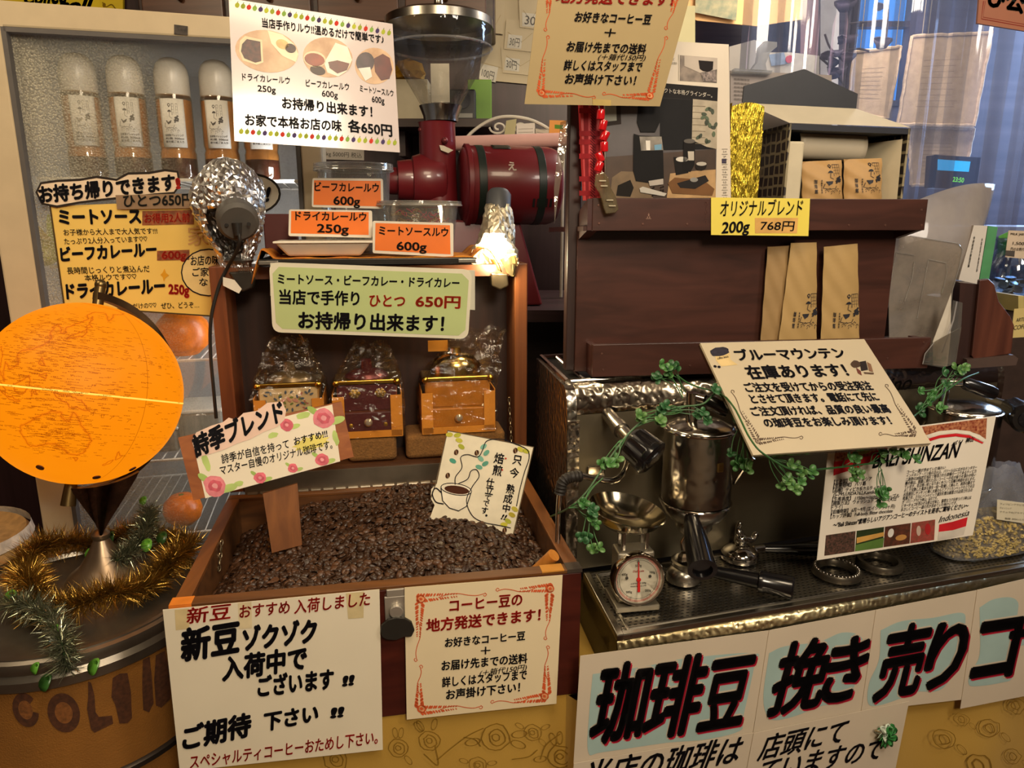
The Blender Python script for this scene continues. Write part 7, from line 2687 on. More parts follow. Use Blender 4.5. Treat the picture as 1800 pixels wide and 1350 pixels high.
bt = hpl(1053, 186, -.055)
t = thing('beaded_cord', 'cord of red barrel beads with a clear clip hanging from the cream notice', 'cord', bt)
path = [hpl(x, y, -.062) for x, y in ((1052, 184), (1056, 200), (1060, 220), (1062, 240), (1062, 258), (1056, 278), (1054, 292), (1060, 306))]
build('string', MB().tube(spline(path, 5), .0010, 6), mat('c9c2b4', .5), t)
for x, y, dx in ((1056, 201, .05), (1060, 220, .2), (1063, 239, .5), (1062, 258, -.05), (1054, 276, -.5), (1053, 293, .35)):
    c_ = hpl(x, y, -.062)
    d_ = (CZ + HX * dx).normalized()
    build('bead', MB().lathe([(.0018, -.0085), (.0062, -.0078), (.0068, -.006), (.0068, .006), (.0062, .0078), (.0018, .0085)], 16, along(c_, d_)), mat('c2161e', .15, var=.08, coat=.6), t)
CLR = clear('d8cdb0', .14, .30, 'b5a88a', .2, 30, fres=.4)
cpts = [(1048, 306), (1062, 302), (1070, 312), (1073, 328), (1083, 346), (1088, 368), (1082, 374), (1066, 376), (1062, 366), (1058, 350), (1054, 338), (1046, 326)]
build('clip', MB().slab([hpl(x, y, -.066) for x, y in cpts], HY * .007), CLR, t, smooth=False, bevel=.0015)
cr_ = MB()
for (x, y) in ((1057, 318), (1060, 327), (1070, 352), (1074, 362)):
    cr_.box((0, 0, 0), (.012, .003, .0022), frame(hpl(x + 2, y, -.0675), HX, HY, CZ))
build('clip_ridge', cr_, mat('b8ae94', .3), t, smooth=False, bevel=.0006)

# hanging cream notice over the shelf
n2 = Vector((math.sin(R(12)), -math.cos(R(12)), -.30)).normalized()
s = Sheet('shipping_notice', 'cream printed shipping notice with orange border hanging over the red wood shelf', 'sign', [(955, -78), (1232, -74), (1160, 187), (922, 183)], aY(1040, 185, 1.235), n2, mat('b5a075', .5, var=.025, scale=8), .001)
shipping(s, 0, [('コーヒー豆の', 1010, -30, 1150, -26, 22, RED, .03, 0, 3), ('地方発送できます！', 976, 4, 1182, 10, 22, RED, .035, 0, 3), ('お好きなコーヒー豆', 1009, 38, 1143, 43, 18, INK, .03, 0, 3), ('＋', 1061, 65, 1081, 66, 17, INK, .02, 0, 3), ('お届け先までの送料', 995, 90, 1134, 95, 18, INK, .03, 0, 3), ('(＋箱代150円)', 1051, 105, 1134, 107, 11, INK, .01, .2, 3), ('詳しくはスタッフまで', 990, 123, 1127, 126, 18, INK, .03, 0, 3), ('お声掛け下さい！', 992, 147, 1116, 150, 18, INK, .03, 0, 3)])
for q in ((950, 162, 960, 65), (966, -20, 962, 52), (955, 165, 1044, 168), (1140, 170, 1062, 168), (1145, 160, 1168, 66), (1192, -20, 1174, 50)):
    s.sprig(*q, ORG_, 6, 15)
for q in ((952, 163), (1142, 168)):
    s.rose(*q, 7, ORG_, 'd89a68', 'border')
s.poly([(1042, 174), (1074, 176), (1074, 186), (1042, 185)], 'c0a868', 2, 'tape')
s.done()
hc = MB()
for x in (965, 1222):
    a_ = s.P(x, -72, -1)
    hc.tube([a_, Vector((a_.x, a_.y, 2.6))], .0009, 5)
build('hanging_cord', hc, mat('c8c4ba', .5), s.o)

# ------------------------------------------------------------------ gold tinsel pack and the open gift box
(ga, gzt), (gb_, _) = huz(1283, 182, -.02), huz(1336, 182, -.02)
gp_ = MB()
rr = random.Random(4)
gp_.grid(lambda u, v: hp_(lerp(ga, gb_ + .004, u) + rr.uniform(-1, 1) * .0006, -.030 - .006 * math.sin(u * 3.1416) + rr.uniform(-1, 1) * .0012, lerp(zl, gzt - .006 * (u - .5) ** 2 * 4, v)), 40, 30)
gp_.grid(lambda u, v: hp_(lerp(ga, gb_ + .004, u), lerp(-.030, .055, v), gzt - .006 * (u - .5) ** 2 * 4 + rr.uniform(-1, 1) * .0008), 20, 8)
gp_.grid(lambda u, v: hp_(ga, lerp(-.030, .055, u), lerp(zl, gzt, v)), 4, 4)
o = build('gold_thread_pack', gp_, mat('dcc248', .3, 1.0, var=.3, scale=160, stretch=(1, 1, .12), bump=.9, bscale=420), None, ang=80)
tag(o, 'bundle of shiny gold thread between the flyer and the open gift box', 'gold thread')


def lattice():
    """Dark brown board printed with a pale linked ring pattern."""
    m, nt, N, L, bs = newmat('lattice_print')
    tc = N.new('ShaderNodeTexCoord')
    vo = N.new('ShaderNodeTexVoronoi')
    vo.feature = 'DISTANCE_TO_EDGE'
    vo.inputs['Scale'].default_value = 52
    vo.inputs['Randomness'].default_value = .25
    L.new(tc.outputs['Object'], vo.inputs[0])
    rp = N.new('ShaderNodeValToRGB')
    rp.color_ramp.elements[0].position = .10
    rp.color_ramp.elements[0].color = lin('8f8468') + (1,)
    rp.color_ramp.elements[1].position = .15
    rp.color_ramp.elements[1].color = lin('2a2322') + (1,)
    L.new(vo.outputs['Distance'], rp.inputs[0])
    L.new(rp.outputs[0], bs.inputs['Base Color'])
    bs.inputs['Roughness'].default_value = .5
    return m


LAT = lattice()
BV = -.028
(bx0, bzt), (bx1, bzt2) = huz(1388, 217, BV), huz(1601, 226, BV)
bd = .12
gbx = thing('gift_box', 'dark patterned gift box open to the front with two coffee bags inside', 'box', hp_((bx0 + bx1) / 2, .03, zl))
w_ = .004
bxm = MB()
build('box_side', MB().box((bx0 + w_ / 2, BV + bd / 2, (zl + bzt) / 2), (w_, bd, bzt - zl), HM), LAT, gbx, smooth=False)
build('box_side', MB().box((bx1 - w_ / 2, BV + bd / 2, (zl + bzt2) / 2), (w_, bd, bzt2 - zl), HM), LAT, gbx, smooth=False)
zi = min(bzt, bzt2)
build('box_back', MB().box(((bx0 + bx1) / 2, BV + bd, (zl + zi) / 2), (bx1 - bx0, w_, zi - zl), HM), mat('1c1c24', .5), gbx, smooth=False)
build('box_bottom', MB().box(((bx0 + bx1) / 2, BV + bd / 2, zl + w_ / 2), (bx1 - bx0 - .01, bd, w_), HM), mat('cfc4aa', .5), gbx, smooth=False)
build('box_top', MB().hexa([hp_(bx0, BV, bzt - .010), hp_(bx1, BV, bzt2 - .010), hp_(bx1, BV + bd, zi - .010), hp_(bx0, BV + bd, zi - .010)], [hp_(bx0, BV, bzt), hp_(bx1, BV, bzt2), hp_(bx1, BV + bd, zi), hp_(bx0, BV + bd, zi)]), mat('20222c', .45, var=.1), gbx, smooth=False)
LV = BV + .045
lid4 = [hpl(1388, 216, BV), hpl(1601, 224, BV), hpl(1505, 191, LV), hpl(1309, 181, LV)]
build('lid', MB().slab(lid4, HY * .003 + CZ * .001), mat('c8bea8', .35, var=.04), gbx, smooth=False)
flap = [hpl(x, y, LV) for x, y in ((1305, 180), (1308, 151), (1414, 121), (1508, 165), (1505, 192))]
build('lid_flap', MB().slab(flap, HY * .003), mat('24262e', .45, var=.08), gbx, smooth=False)
FO_ = mat('c3b89e', .5, var=.05, scale=30)
fm = MB()
fa_ = huz(1391, 300, BV)[0]
fb_ = huz(1412, 300, BV)[0]
fm.box(((bx0 + w_ + fb_) / 2, BV + .035, (zl + bzt) / 2 - .014), (fb_ - bx0 - w_, .066, bzt - zl - .030), HM)
build('foam_pad', fm, FO_, gbx, smooth=False, bevel=.004)
fc_ = huz(1552, 300, BV)[0]
build('foam_pad', MB().hexa([hp_(fc_, BV + .07, zl + .005), hp_(bx1 - .008, BV + .002, zl + .005), hp_(bx1 - w_ - .001, BV + .09, zl + .005), hp_(fc_, BV + .09, zl + .005)], [hp_(fc_ + .002, BV + .07, bzt2 - .02), hp_(bx1 - .012, BV + .002, bzt2 - .018), hp_(bx1 - w_ - .001, BV + .09, bzt2 - .02), hp_(fc_, BV + .09, bzt2 - .02)]), FO_, gbx, smooth=False)
r0_, r1_ = hpl(1412, 250, BV + .02), hpl(1530, 256, BV + .02)
rlm = MB()
rad = .026
rlm.grid(lambda u, v: lerp(r0_, r1_, u) + HY * (rad * math.cos(v * 4.2 - 1.9)) * -.75 + CZ * (rad * math.sin(v * 4.2 - 1.9)) + HY * .028, 12, 20)
build('paper_roll', rlm, mat('b8ad98', .5, var=.04), gbx, solid=.002)

KR = mat('b28d5a', .62, var=.05, scale=10)
KR2 = mat('ad8e5a', .62, var=.05, scale=10, bump=.15, bscale=30)


def coffee_bag(name, label, corners, v, deep, m, group, topfold=False, mot=None, lean=0.0, z0=None):
    """A filled paper bag: front face from four pixels on an upright plane, bulging, with sides and a back."""
    P4 = [hpl(x, y, v) for x, y in corners]
    if z0 is not None:
        for i in (2, 3):
            P4[i].z = z0
    base = lerp(P4[2], P4[3], .5)
    t = thing(name, label, 'coffee bag', base, group)

    def fr_(u, w):
        top_ = lerp(P4[0], P4[1], u)
        bot = lerp(P4[3], P4[2], u)
        p = lerp(bot, top_, w)
        bul = max(0, math.sin(u * 3.1416)) ** .7 * max(0, math.sin(min(1, w * 1.02) * 3.1416)) ** .6
        cr_ = .0022 * math.sin(u * 9 + w * 14) * math.sin(w * 11 + u * 3)
        return p - HY * (bul * deep * .35 + cr_)

    def bk_(u, w):
        top_ = lerp(P4[0], P4[1], u)
        bot = lerp(P4[3], P4[2], u)
        return lerp(bot, top_, w) + HY * deep * (1 - w) * max(0, math.sin(u * 3.1416)) ** .4 * .9 + HY * .001
    mb_f = MB().grid(fr_, 22, 26).grid(bk_, 22, 12)
    body = build('bag', mb_f, m, t)
    if mot:
        mm = MB()
        Q = lambda x, y: fr_(x, y) - HY * .0012
        (mx, my, ms, asp) = mot
        motif(lambda x, y: Q(mx + (x - mx) * asp, y), mm, mx, my, ms)
        vtext(lambda x, y: Q(mx - .30 + (x - mx) * asp * .45, y), mm, '珈琲館', mx, my + ms * 1.05, ms * .42)
        vtext(lambda x, y: Q(mx - .16 + (x - mx) * asp * .45, y), mm, '本格炭火焙煎', mx, my + ms * 1.2, ms * .2)
        build('printed_drawing', mm, INKM, t, smooth=False, recalc=False)
    return t


coffee_bag('coffee_bag', 'small kraft coffee bag with line drawing, left of the two inside the gift box', [(1410, 284), (1480, 281), (1484, 353), (1413, 353)], BV + .020, .05, KR, 'kraft bags in the gift box', mot=(.52, .45, .175, 2.1), z0=zl + .005)
coffee_bag('coffee_bag', 'small kraft coffee bag with line drawing, right of the two inside the gift box', [(1484, 280), (1551, 278), (1552, 353), (1486, 353)], BV + .022, .05, KR, 'kraft bags in the gift box', mot=(.50, .45, .175, 2.1), z0=zl + .005)
zlo = lzb + .010
coffee_bag('coffee_bag', 'creased kraft bag turned to its side seam, leftmost on the lower ledge', [(1350, 434), (1402, 431), (1376, 604), (1336, 604)], -.012, .010, mat('9a7c50', .65, var=.08, scale=12, bump=.3, bscale=24), 'tall kraft bags on the lower ledge', z0=zlo)
coffee_bag('coffee_bag', 'tall kraft bag with line drawing, middle of the three on the lower ledge', [(1391, 427), (1436, 426), (1438, 606), (1366, 606)], -.022, .014, KR2, 'tall kraft bags on the lower ledge', mot=(.60, .29, .108, 3.6), z0=zlo)
coffee_bag('coffee_bag', 'tall kraft bag with line drawing, rightmost of the three on the lower ledge', [(1449, 434), (1508, 428), (1514, 606), (1444, 606)], -.021, .014, KR2, 'tall kraft bags on the lower ledge', mot=(.58, .29, .108, 3.6), z0=zlo)

# ================================================================== things right of the shelf
RT = 1.19
rt = thing('side_counter', 'counter with papers under the coin jar at the right edge', 'counter', (1.35, 1.75, 0))
build('counter_top', MB().box((1.45, 1.98, 1.295), (1.00, .36, .03)), wood('4a4250', '5c5462', .35, 0), rt, smooth=False)
build('counter_front', MB().box((1.45, 1.98, .64), (.94, .30, 1.26)), mat('3a2a24', .6, var=.2, scale=30), rt, smooth=False)


def yq(pts, Y):
    return [aY(x, y, Y) for x, y in pts]


def fsheet(name, label, cat, pts, Y, m, th=.0015):
    o = build(name, MB().slab(yq(pts, Y), Vector((0, th, 0))), m, smooth=False)
    return tag(o, label, cat)


mY = 1.42
fv = MB()
A4_ = [aY(1578, 366, 1.50), aY(1748, 324, 1.60), aY(1680, 488, 1.52), aY(1560, 540, 1.47)]
fv.grid(lambda u, v: lerp(lerp(A4_[3], A4_[2], u), lerp(A4_[0], A4_[1], u), v) + Vector((0, -.03 * math.sin(u * 3.1) - .02 * math.sin(v * 3.1), .018 * math.sin(u * 3.1416) * v)), 20, 14)
o = build('frosted_sheet', fv, clear('f4f0ea', .06, .62, 'cdc3ba', .05, 6), solid=.001)
tag(o, 'curved milky plastic sheet standing right of the shelf behind the moulded tray', 'plastic sheet')
t = thing('moulded_tray', 'clear moulded plastic tray propped upright right of the kraft bags', 'tray', aY(1620, 640, mY))
pts = [(1562, 412), (1600, 415), (1684, 428), (1692, 438), (1686, 470), (1674, 510), (1670, 560), (1672, 640), (1564, 640), (1562, 500)]
build('sheet', MB().slab(yq(pts, mY), Vector((0, .002, 0))), clear('f4f0ea', .08, .55, 'b0a598', .12, 22), t, smooth=False)
rb_ = MB()
for L_ in ([(1600, 415), (1684, 428), (1692, 438), (1686, 470), (1674, 510), (1669, 560)], [(1576, 444), (1607, 449)], [(1576, 444), (1570, 470), (1566, 495)], [(1632, 456), (1663, 462), (1664, 480), (1656, 516)], [(1632, 456), (1620, 520), (1612, 560)], [(1607, 460), (1603, 490), (1590, 530)]):
    rb_.tube(yq(L_, mY - .001), .0012, 6)
build('moulded_rib', rb_, clear('ffffff', .35, .25, 'e8e4dc'), t)
t = thing('leaflet_stand', 'clear acrylic leaflet stand at the right end of the lower ledge', 'stand', aY(1650, 645, 1.36))
build('back_sheet', MB().slab(yq([(1676, 528), (1692, 532), (1690, 570), (1676, 640), (1660, 645), (1668, 580)], 1.38), Vector((0, .002, 0))), clear('d8d2c8', .14, .08), t, smooth=False)
build('front_pocket', MB().slab(yq([(1622, 640), (1626, 622), (1642, 602), (1690, 575), (1680, 640), (1656, 646)], 1.335), Vector((0, .002, 0))), clear('d8d2c8', .16, .06), t, smooth=False)
build('edge', MB().tube(yq([(1682, 530), (1676, 562), (1656, 620)], 1.36), .0014, 6).tube(yq([(1622, 640), (1626, 622), (1642, 602)], 1.334), .0009, 6), clear('ffffff', .4, .3), t)
t = thing('leaflet', 'white leaflet standing upright in the acrylic stand', 'leaflet', aY(1660, 640, 1.372))
build('paper', MB().slab(yq([(1640, 600), (1672, 515), (1671, 590), (1665, 644), (1640, 642)], 1.37), Vector((0, .001, 0))), mat('c4bcae', .5), t, smooth=False)

# book leaning on the dark stand
BKY = 1.50
bf_ = yq([(1723, 395), (1740, 396), (1720, 501), (1684, 493)], BKY)
t = thing('book', 'white paperback with a green spine leaning on the dark wooden stand', 'book', aY(1705, 498, BKY))
build('cover', MB().slab(yq([(1712, 396), (1736, 397), (1719, 501), (1685, 492)], BKY), Vector((.004, .016, 0))), mat('c9c3bc', .5, var=.03), t, smooth=False)
build('spine', MB().slab(yq([(1737, 397), (1754, 399), (1738, 494), (1720, 501)], BKY), Vector((.004, .016, 0))), mat('4a8a5c', .5, var=.15, scale=20), t, smooth=False)
bk2 = MB()
vs, fs = glyphs('本格珈琲の基礎知識', .01, 0)
P0, P1 = aY(1712, 415, BKY - .001), aY(1701, 470, BKY - .001)
k = (P1 - P0) / max(v[0] for v in vs)
sd = Vector((1, 0, 0)) * .004
bk2.add([P0 + k * v[0] + sd * v[1] for v in vs], fs)
P0, P1 = aY(1726, 418, BKY - .001), aY(1716, 478, BKY - .001)
k = (P1 - P0) / max(v[0] for v in vs)
bk2.add([P0 + k * v[0] + sd * .7 * v[1] for v in vs], fs)
build('cover_lettering', bk2, mat('3a3a3e', .5), t, smooth=False, recalc=False)

# dark wooden stand with the sloped cheek
t = thing('wooden_stand', 'dark wooden stand with a sloping reddish side piece on the machine top', 'stand', aY(1720, 640, 1.45))
DW = wood('2a1714', '3c221c', .45, 2, 7)
build('front_board', MB().slab(yq([(1688, 497), (1722, 500), (1718, 640), (1680, 640)], 1.44), Vector((.02, .10, 0))), DW, t, smooth=False)
build('side_cheek', MB().slab(yq([(1722, 492), (1738, 490), (1748, 500), (1756, 530), (1776, 556), (1783, 572), (1778, 622), (1712, 632), (1708, 625)], 1.43), Vector((.004, .014, 0))), wood('45231a', '5e3426', .4, 2, 8), t, smooth=False, bevel=.002)
build('foot_board', MB().slab(yq([(1700, 632), (1782, 624), (1790, 630), (1786, 642), (1700, 648)], 1.425), Vector((.004, .05, 0))), mat('4a3a34', .5), t, smooth=False)

# coin jar
jc = aY(1778, 494, 1.78)
jc.z = 1.311
jc = jc + Vector((0, 0, 0))
t = thing('coin_jar', 'round glass jar holding coins at the right edge on the side counter', 'jar', jc)
JM = Matrix.Translation(jc)
jr = .062
build('jar', MB().lathe([(0, .002), (jr * .7, .002), (jr * .95, .02), (jr, .05), (jr * .9, .085), (jr * .72, .11), (jr * .72, .135), (jr * .80, .142), (jr * .76, .142), (jr * .68, .134), (jr * .68, .11), (jr * .86, .085), (jr * .95, .05), (jr * .9, .022), (jr * .66, .006), (0, .006)], 36, JM), clear('dfeaf4', .12), t)
cm_ = mat('8d8a86', .3, .9, var=.25, scale=40)
cn = random.Random(3)
ci = None
for i in range(22):
    a_, rr_ = cn.uniform(0, 6.28), cn.uniform(.0, jr * .66)
    c_ = jc + Vector((rr_ * math.cos(a_), rr_ * math.sin(a_), .009 + .0018 * i))
    nrm = Vector((cn.gauss(0, .4), cn.gauss(-.1, .4), 1)).normalized()
    M = along(c_, nrm)
    if ci is None:
        ci = build('coin', MB().lathe([(0, 0), (.0115, 0), (.0118, .0008), (.0115, .0016), (0, .0016)], 20), cm_, origin=(0, 0, 0))
        tag(ci, 'silver coin lying in the round glass jar', 'coin', 'coins in the jar')
        ci.matrix_world = M
    else:
        o = ci.copy()
        COL.objects.link(o)
        o.matrix_world = M
lq = yq([(1773, 405), (1803, 406), (1803, 455), (1767, 452)], 1.70)
build('paper_label', MB().slab(lq, Vector((0, .001, 0))), mat('cbb9a4', .5), t, smooth=False)
lt_ = MB()
for tx, x0, y0, x1, h in (('MILK JAR', 1776, 413, 1800, 6), ('1,500', 1778, 430, 1800, 8), ('円のお釣り', 1776, 440, 1800, 7)):
    vs, fs = glyphs(tx, .01, 0)
    P0, P1 = aY(x0, y0, 1.699), aY(x1, y0 + 1, 1.699)
    k = (P1 - P0) / max(v[0] for v in vs)
    lt_.add([P0 + k * v[0] + CZ * v[1] * h * .0012 for v in vs], fs)
lt_.add(yq([(1768, 440), (1784, 441), (1783, 451), (1767, 449)], 1.6985), [(0, 1, 2, 3)])
build('label_print', lt_, mat('4a4440', .6), t, smooth=False, recalc=False)
fsheet('green_leaf_card', 'green printed card standing behind the coin jar', 'card', [(1756, 415), (1778, 405), (1772, 445), (1752, 455)], 1.86, mat('5aa04a', .5, var=.3, scale=30))
t = Sheet('note_card', 'yellow handwritten note hanging at the right edge below the coin jar', 'note', [(1783, 543), (1812, 541), (1812, 592), (1777, 594)], (0, 1.60, 0), (0, -1, 0), mat('cdb97a', .5, var=.03), .001)
t.text('ARTISAN', 1786, 566, 1812, 563, 7, '2c2a2c', .0, .2)
t.text('COFFEE', 1782, 580, 1812, 576, 8, '2c2a2c', .0, .2)
t.done()
build('hanger', MB().slab(yq([(1790, 520), (1800, 520), (1800, 548), (1790, 548)], 1.602), Vector((0, .09, 0))), mat('b8a86a', .5), t.o, smooth=False)
pst = [(1726, 520, 0), (1790, 512, .001), (1775, 528, .002)]
for i, (x, y, dz) in enumerate(pst):
    c_ = aZ(x, y, 1.312)
    c_ = Vector((1.12 + .09 * i, 1.80 + .03 * i, 1.3112 + dz))
    o = build('paper_sheet', MB().box((0, 0, .0004), (.15, .10, .0008), Matrix.Translation(c_) @ Matrix.Rotation(.2 + .3 * i, 4, 'Z')), mat('b8bcc8', .5, var=.1, scale=14), smooth=False)
    tag(o, 'loose printed papers lying beside the coin jar on the side counter', 'paper', 'papers on the side counter')

# ================================================================== far side behind the clear curtain
VY = 2.02


def curt(u, v):
    x = lerp(.56, 1.60, u)
    return Vector((x, VY + .25 * (u - .5) + .012 * math.sin(u * 23) + .006 * math.sin(u * 61), lerp(1.33, 2.58, v)))


o = build('vinyl_curtain', MB().grid(curt, 120, 12), clear('eef2fa', .05, .13, 'a8bcea', .25, 5, (1, 1, .12), rough=.06, fres=.5))
tag(o, 'wide clear vinyl curtain hanging from the ceiling before the window', 'curtain')
rod = thing('curtain_rail', 'thin rail on the ceiling that carries the clear vinyl curtain', 'rail', (1.08, VY, 2.57))
build('rail', MB().tube([curt(0, 1) + Vector((0, 0, .01)), curt(1, 1) + Vector((0, 0, .01))], .012, 10), mat('8a8a8c', .4, .7), rod)
for i, pts in enumerate((((1672, 190), (1655, 240), (1648, 300), (1640, 335)), ((1760, 105), (1745, 190), (1730, 262)), ((1692, 90), (1674, 170), (1660, 235)))):
    pass

FYW = 3.24
BUR = mat('b59a78', .9, var=.12, scale=40, bump=.3, bscale=300)
for nm_, lab, q, Y, lines in (
        ('burlap_banner', 'pale burlap banner with frayed edges, the largest hanging behind the curtain', [(1604, 64), (1744, 57), (1712, 221), (1578, 218)], 2.75, 9),
        ('burlap_banner', 'narrow burlap banner left of the largest one, behind the gift box', [(1502, 92), (1584, 82), (1560, 208), (1490, 200)], 2.72, 8),
        ('burlap_banner', 'burlap banner hanging lowest behind the curtain, above the blue display', [(1598, 222), (1712, 226), (1694, 322), (1602, 326)], 2.80, 9)):
    s = Sheet(nm_, lab, 'banner', q, (0, Y, 0), (0, -1, 0), BUR, .003, 'burlap banners behind the curtain')
    a_, b_, c_, d_ = [Vector(p) for p in q]
    for i in range(lines):
        t_ = .28 + i * .065
        p, q2 = lerp(lerp(a_, d_, t_), lerp(b_, c_, t_), .2), lerp(lerp(a_, d_, t_), lerp(b_, c_, t_), .2 + .55 * random.uniform(.7, 1))
        s.line([(p.x, p.y), (q2.x, q2.y)], 1.1, '9a8468', 1, 'faint_print')
    fr2 = MB()
    for e0, e1 in ((a_, b_), (b_, c_), (c_, d_), (d_, a_)):
        pp = [s.P(lerp(e0, e1, i / 14).x + random.uniform(-1, 1), lerp(e0, e1, i / 14).y + random.uniform(-1, 1), 1) for i in range(15)]
        fr2.tube(pp, .006, 6)
    build('frayed_edge', fr2, mat('c2a888', .95, var=.2, scale=80), s.o)
    s.done()
    hm = MB()
    for k in (.12, .88):
        p = s.P(lerp(a_, b_, k).x, lerp(a_, b_, k).y, -1)
        hm.tube([p, Vector((p.x, p.y, 2.6))], .0015, 5)
    build('hanging_string', hm, mat('8a7a60', .8), s.o)

s = Sheet('shop_plaque', 'reddish brown plaque with dark lettering cut off by the top right corner', 'sign', [(1728, -90), (1850, -80), (1836, 60), (1718, 41)], (0, 1.75, 0), (0, -1, 0), mat('a8694c', .5, var=.05, scale=10), .006)
s.line([(1729, 2), (1725, 33), (1836, 53)], 1.5, '8a3028', 1)
s.line([(1732, 2), (1728, 30), (1836, 49)], 1.0, '8a3028', 1)
s.text('ひ公', 1734, 10, 1800, 24, 36, '15201c', .05)
s.done()
m_ = MB()
p = s.P(1760, -80, -2)
m_.tube([p, Vector((p.x, p.y, 2.6))], .003, 6)
build('hanging_rod', m_, mat('3a2a20', .5), s.o)

# register with the blue display
t = thing('cash_register', 'black till display with a bright blue screen and green digits behind the curtain', 'till', aY(1670, 335, 2.35))
build('housing', MB().slab(yq([(1644, 272), (1724, 277), (1716, 335), (1640, 330)], 2.35), Vector((0, .05, 0))), mat('16161c', .4), t, smooth=False)
build('stem', MB().box((0, 0, 0), (.03, .03, .10), Matrix.Translation(Vector((aY(1680, 330, 2.37).x, 2.39, 1.527)))), mat('1c1c20', .5), t, smooth=False)
build('blue_screen', MB().slab(yq([(1649, 280), (1706, 284), (1703, 302), (1648, 299)], 2.348), Vector((0, .001, 0))), glow('27b4f5', 1.3), t, smooth=False)
dg = MB()
vs, fs = glyphs('23:50', .02, .1)
P0, P1 = aY(1674, 319, 2.347), aY(1694, 321, 2.347)
k = (P1 - P0) / max(v[0] for v in vs)
dg.add([P0 + k * v[0] + CZ * v[1] * k.length * 1.25 for v in vs], fs)
build('green_digits', dg, glow('7ad83a', 1.2), t, smooth=False, recalc=False)
dsk = thing('till_counter', 'pale counter behind the curtain that carries the till', 'counter', (1.45, 2.5, 0))
build('counter_top', MB().box((1.50, 2.62, 1.46), (.95, .66, .03)), mat('9aa2b4', .35, var=.04), dsk, smooth=False)
build('counter_body', MB().box((1.50, 2.62, .72), (.90, .60, 1.44)), mat('3c3436', .6), dsk, smooth=False)

# dried branch against the window
t = thing('dried_branch', 'dark dried branch with curled leaves before the blue window', 'branch', aY(1480, 180, 2.6))
brm = MB()
for L_ in ([(1482, 200), (1484, 150), (1488, 90), (1492, 40), (1496, -30)], [(1486, 110), (1460, 85), (1450, 60)], [(1490, 42), (1530, 38), (1556, 36)], [(1484, 150), (1462, 120), (1440, 100)], [(1556, 80), (1560, 40), (1562, -30)], [(1486, 88), (1510, 86), (1528, 90)]):
    brm.tube(spline(yq(L_, 2.6), 4), .0035, 6)
build('twig', brm, mat('241a1a', .8, var=.3), t)
rr = random.Random(8)
for i, (x, y) in enumerate(((1470, 92), (1480, 70), (1462, 110), (1490, 100), (1478, 122), (1455, 98), (1494, 66), (1486, 8), (1492, 0), (1466, 128), (1550, 74), (1545, 12))):
    m2 = MB()
    c_ = aY(x, y, 2.59)
    M = along(c_, Vector((rr.uniform(-.6, .6), -1, rr.uniform(-.4, .6))))
    r0 = rr.uniform(.018, .034)
    m2.add([(r0 * math.cos(q) * (1 + .2 * math.sin(3 * q)), r0 * .7 * math.sin(q), .008 * math.cos(2 * q)) for q in [k / 12 * 6.283 for k in range(12)]], [list(range(12))], M)
    build('dried_leaf', m2, mat('2c2230', .8, var=.3), t, solid=.001)
build('stand', MB().tube([aY(1482, 198, 2.6), aY(1480, 330, 2.6)], .006, 8), mat('2a2020', .7), t)

# wall hangings and pillar at the far left of the window
t = fsheet('wood_pillar', 'dark reddish wooden pillar left of the blue window', 'pillar', [(1408, -120), (1440, -120), (1436, 330), (1406, 330)], 3.0, wood('4a2c28', '5e3a34', .5, 2), .08)
t = fsheet('plaster_pillar', 'pale plaster pillar between the wooden pillar and the blue window', 'pillar', [(1443, -120), (1478, -120), (1470, 330), (1441, 330)], 3.05, mat('a8a4a0', .8), .08)
t = fsheet('tan_curtain', 'lit tan cloth hanging high behind the clear curtain', 'cloth', [(1208, -90), (1412, -90), (1410, 34), (1330, 46), (1226, 36), (1208, 30)], 2.9, mat('c79a62', .8, var=.06, scale=6), .006)
s = Sheet('tapestry', 'small olive patterned tapestry pinned on the tan cloth', 'tapestry', [(1224, -60), (1302, -60), (1294, 36), (1222, 22)], (0, 2.88, 0), (0, -1, 0), mat('8a8260', .8, var=.35, scale=30, h2='5c6450'), .003)
s.done()
# clipboard, clip, white carton and bundle right behind the flyer
s = Sheet('clipboard', 'grey printed sheet on a clipboard behind the gift box lid', 'clipboard', [(1284, 124), (1462, 132), (1462, 300), (1284, 300)], HO + HY * .110, -HY, mat('8f8684', .5, var=.05), .003)
for i in range(6):
    s.text('焙煎珈琲豆', 1290, 141 + i * 7, 1318, 143 + i * 7, 4, '5a5452', .0)
s.done()
build('stand_foot', MB().slab([s.P(x, y, -8) for x, y in ((1340, 290), (1400, 290), (1400, 352), (1340, 352))], HY * .003), mat('6a605c', .6), s.o, smooth=False)
t = thing('acrylic_clip', 'clear acrylic bulldog clip on the top of the grey clipboard', 'clip', hpl(1330, 128, .10))
build('jaw', MB().slab([hpl(x, y, .095) for x, y in ((1292, 120), (1358, 124), (1356, 130), (1290, 127))], HY * .014), clear('e8ecf2', .2, .2), t, smooth=False)
build('lever', MB().slab([hpl(x, y, .095) for x, y in ((1322, 122), (1332, 108), (1336, 82), (1346, 72), (1366, 74), (1366, 82), (1354, 92), (1346, 112), (1348, 123))], HY * .012), clear('e8ecf2', .22, .25), t, smooth=False)
o = fsheet('white_carton', 'white carton behind the clipboard under the tan cloth', 'carton', [(1282, 82), (1326, 70), (1340, 76), (1338, 335), (1282, 335)], 2.2, mat('cfc6b8', .5, var=.04), .10)
o = fsheet('towel_bundle', 'folded white cloth with a red and blue print behind the acrylic clip', 'cloth', [(1336, 92), (1390, 92), (1440, 98), (1442, 335), (1336, 335)], 2.3, mat('c2b8a4', .85, var=.1, scale=40), .10)
pr = MB()
pr.slab(yq([(1352, 96), (1378, 92), (1384, 112), (1356, 116)], 2.298), Vector((0, .001, 0)))
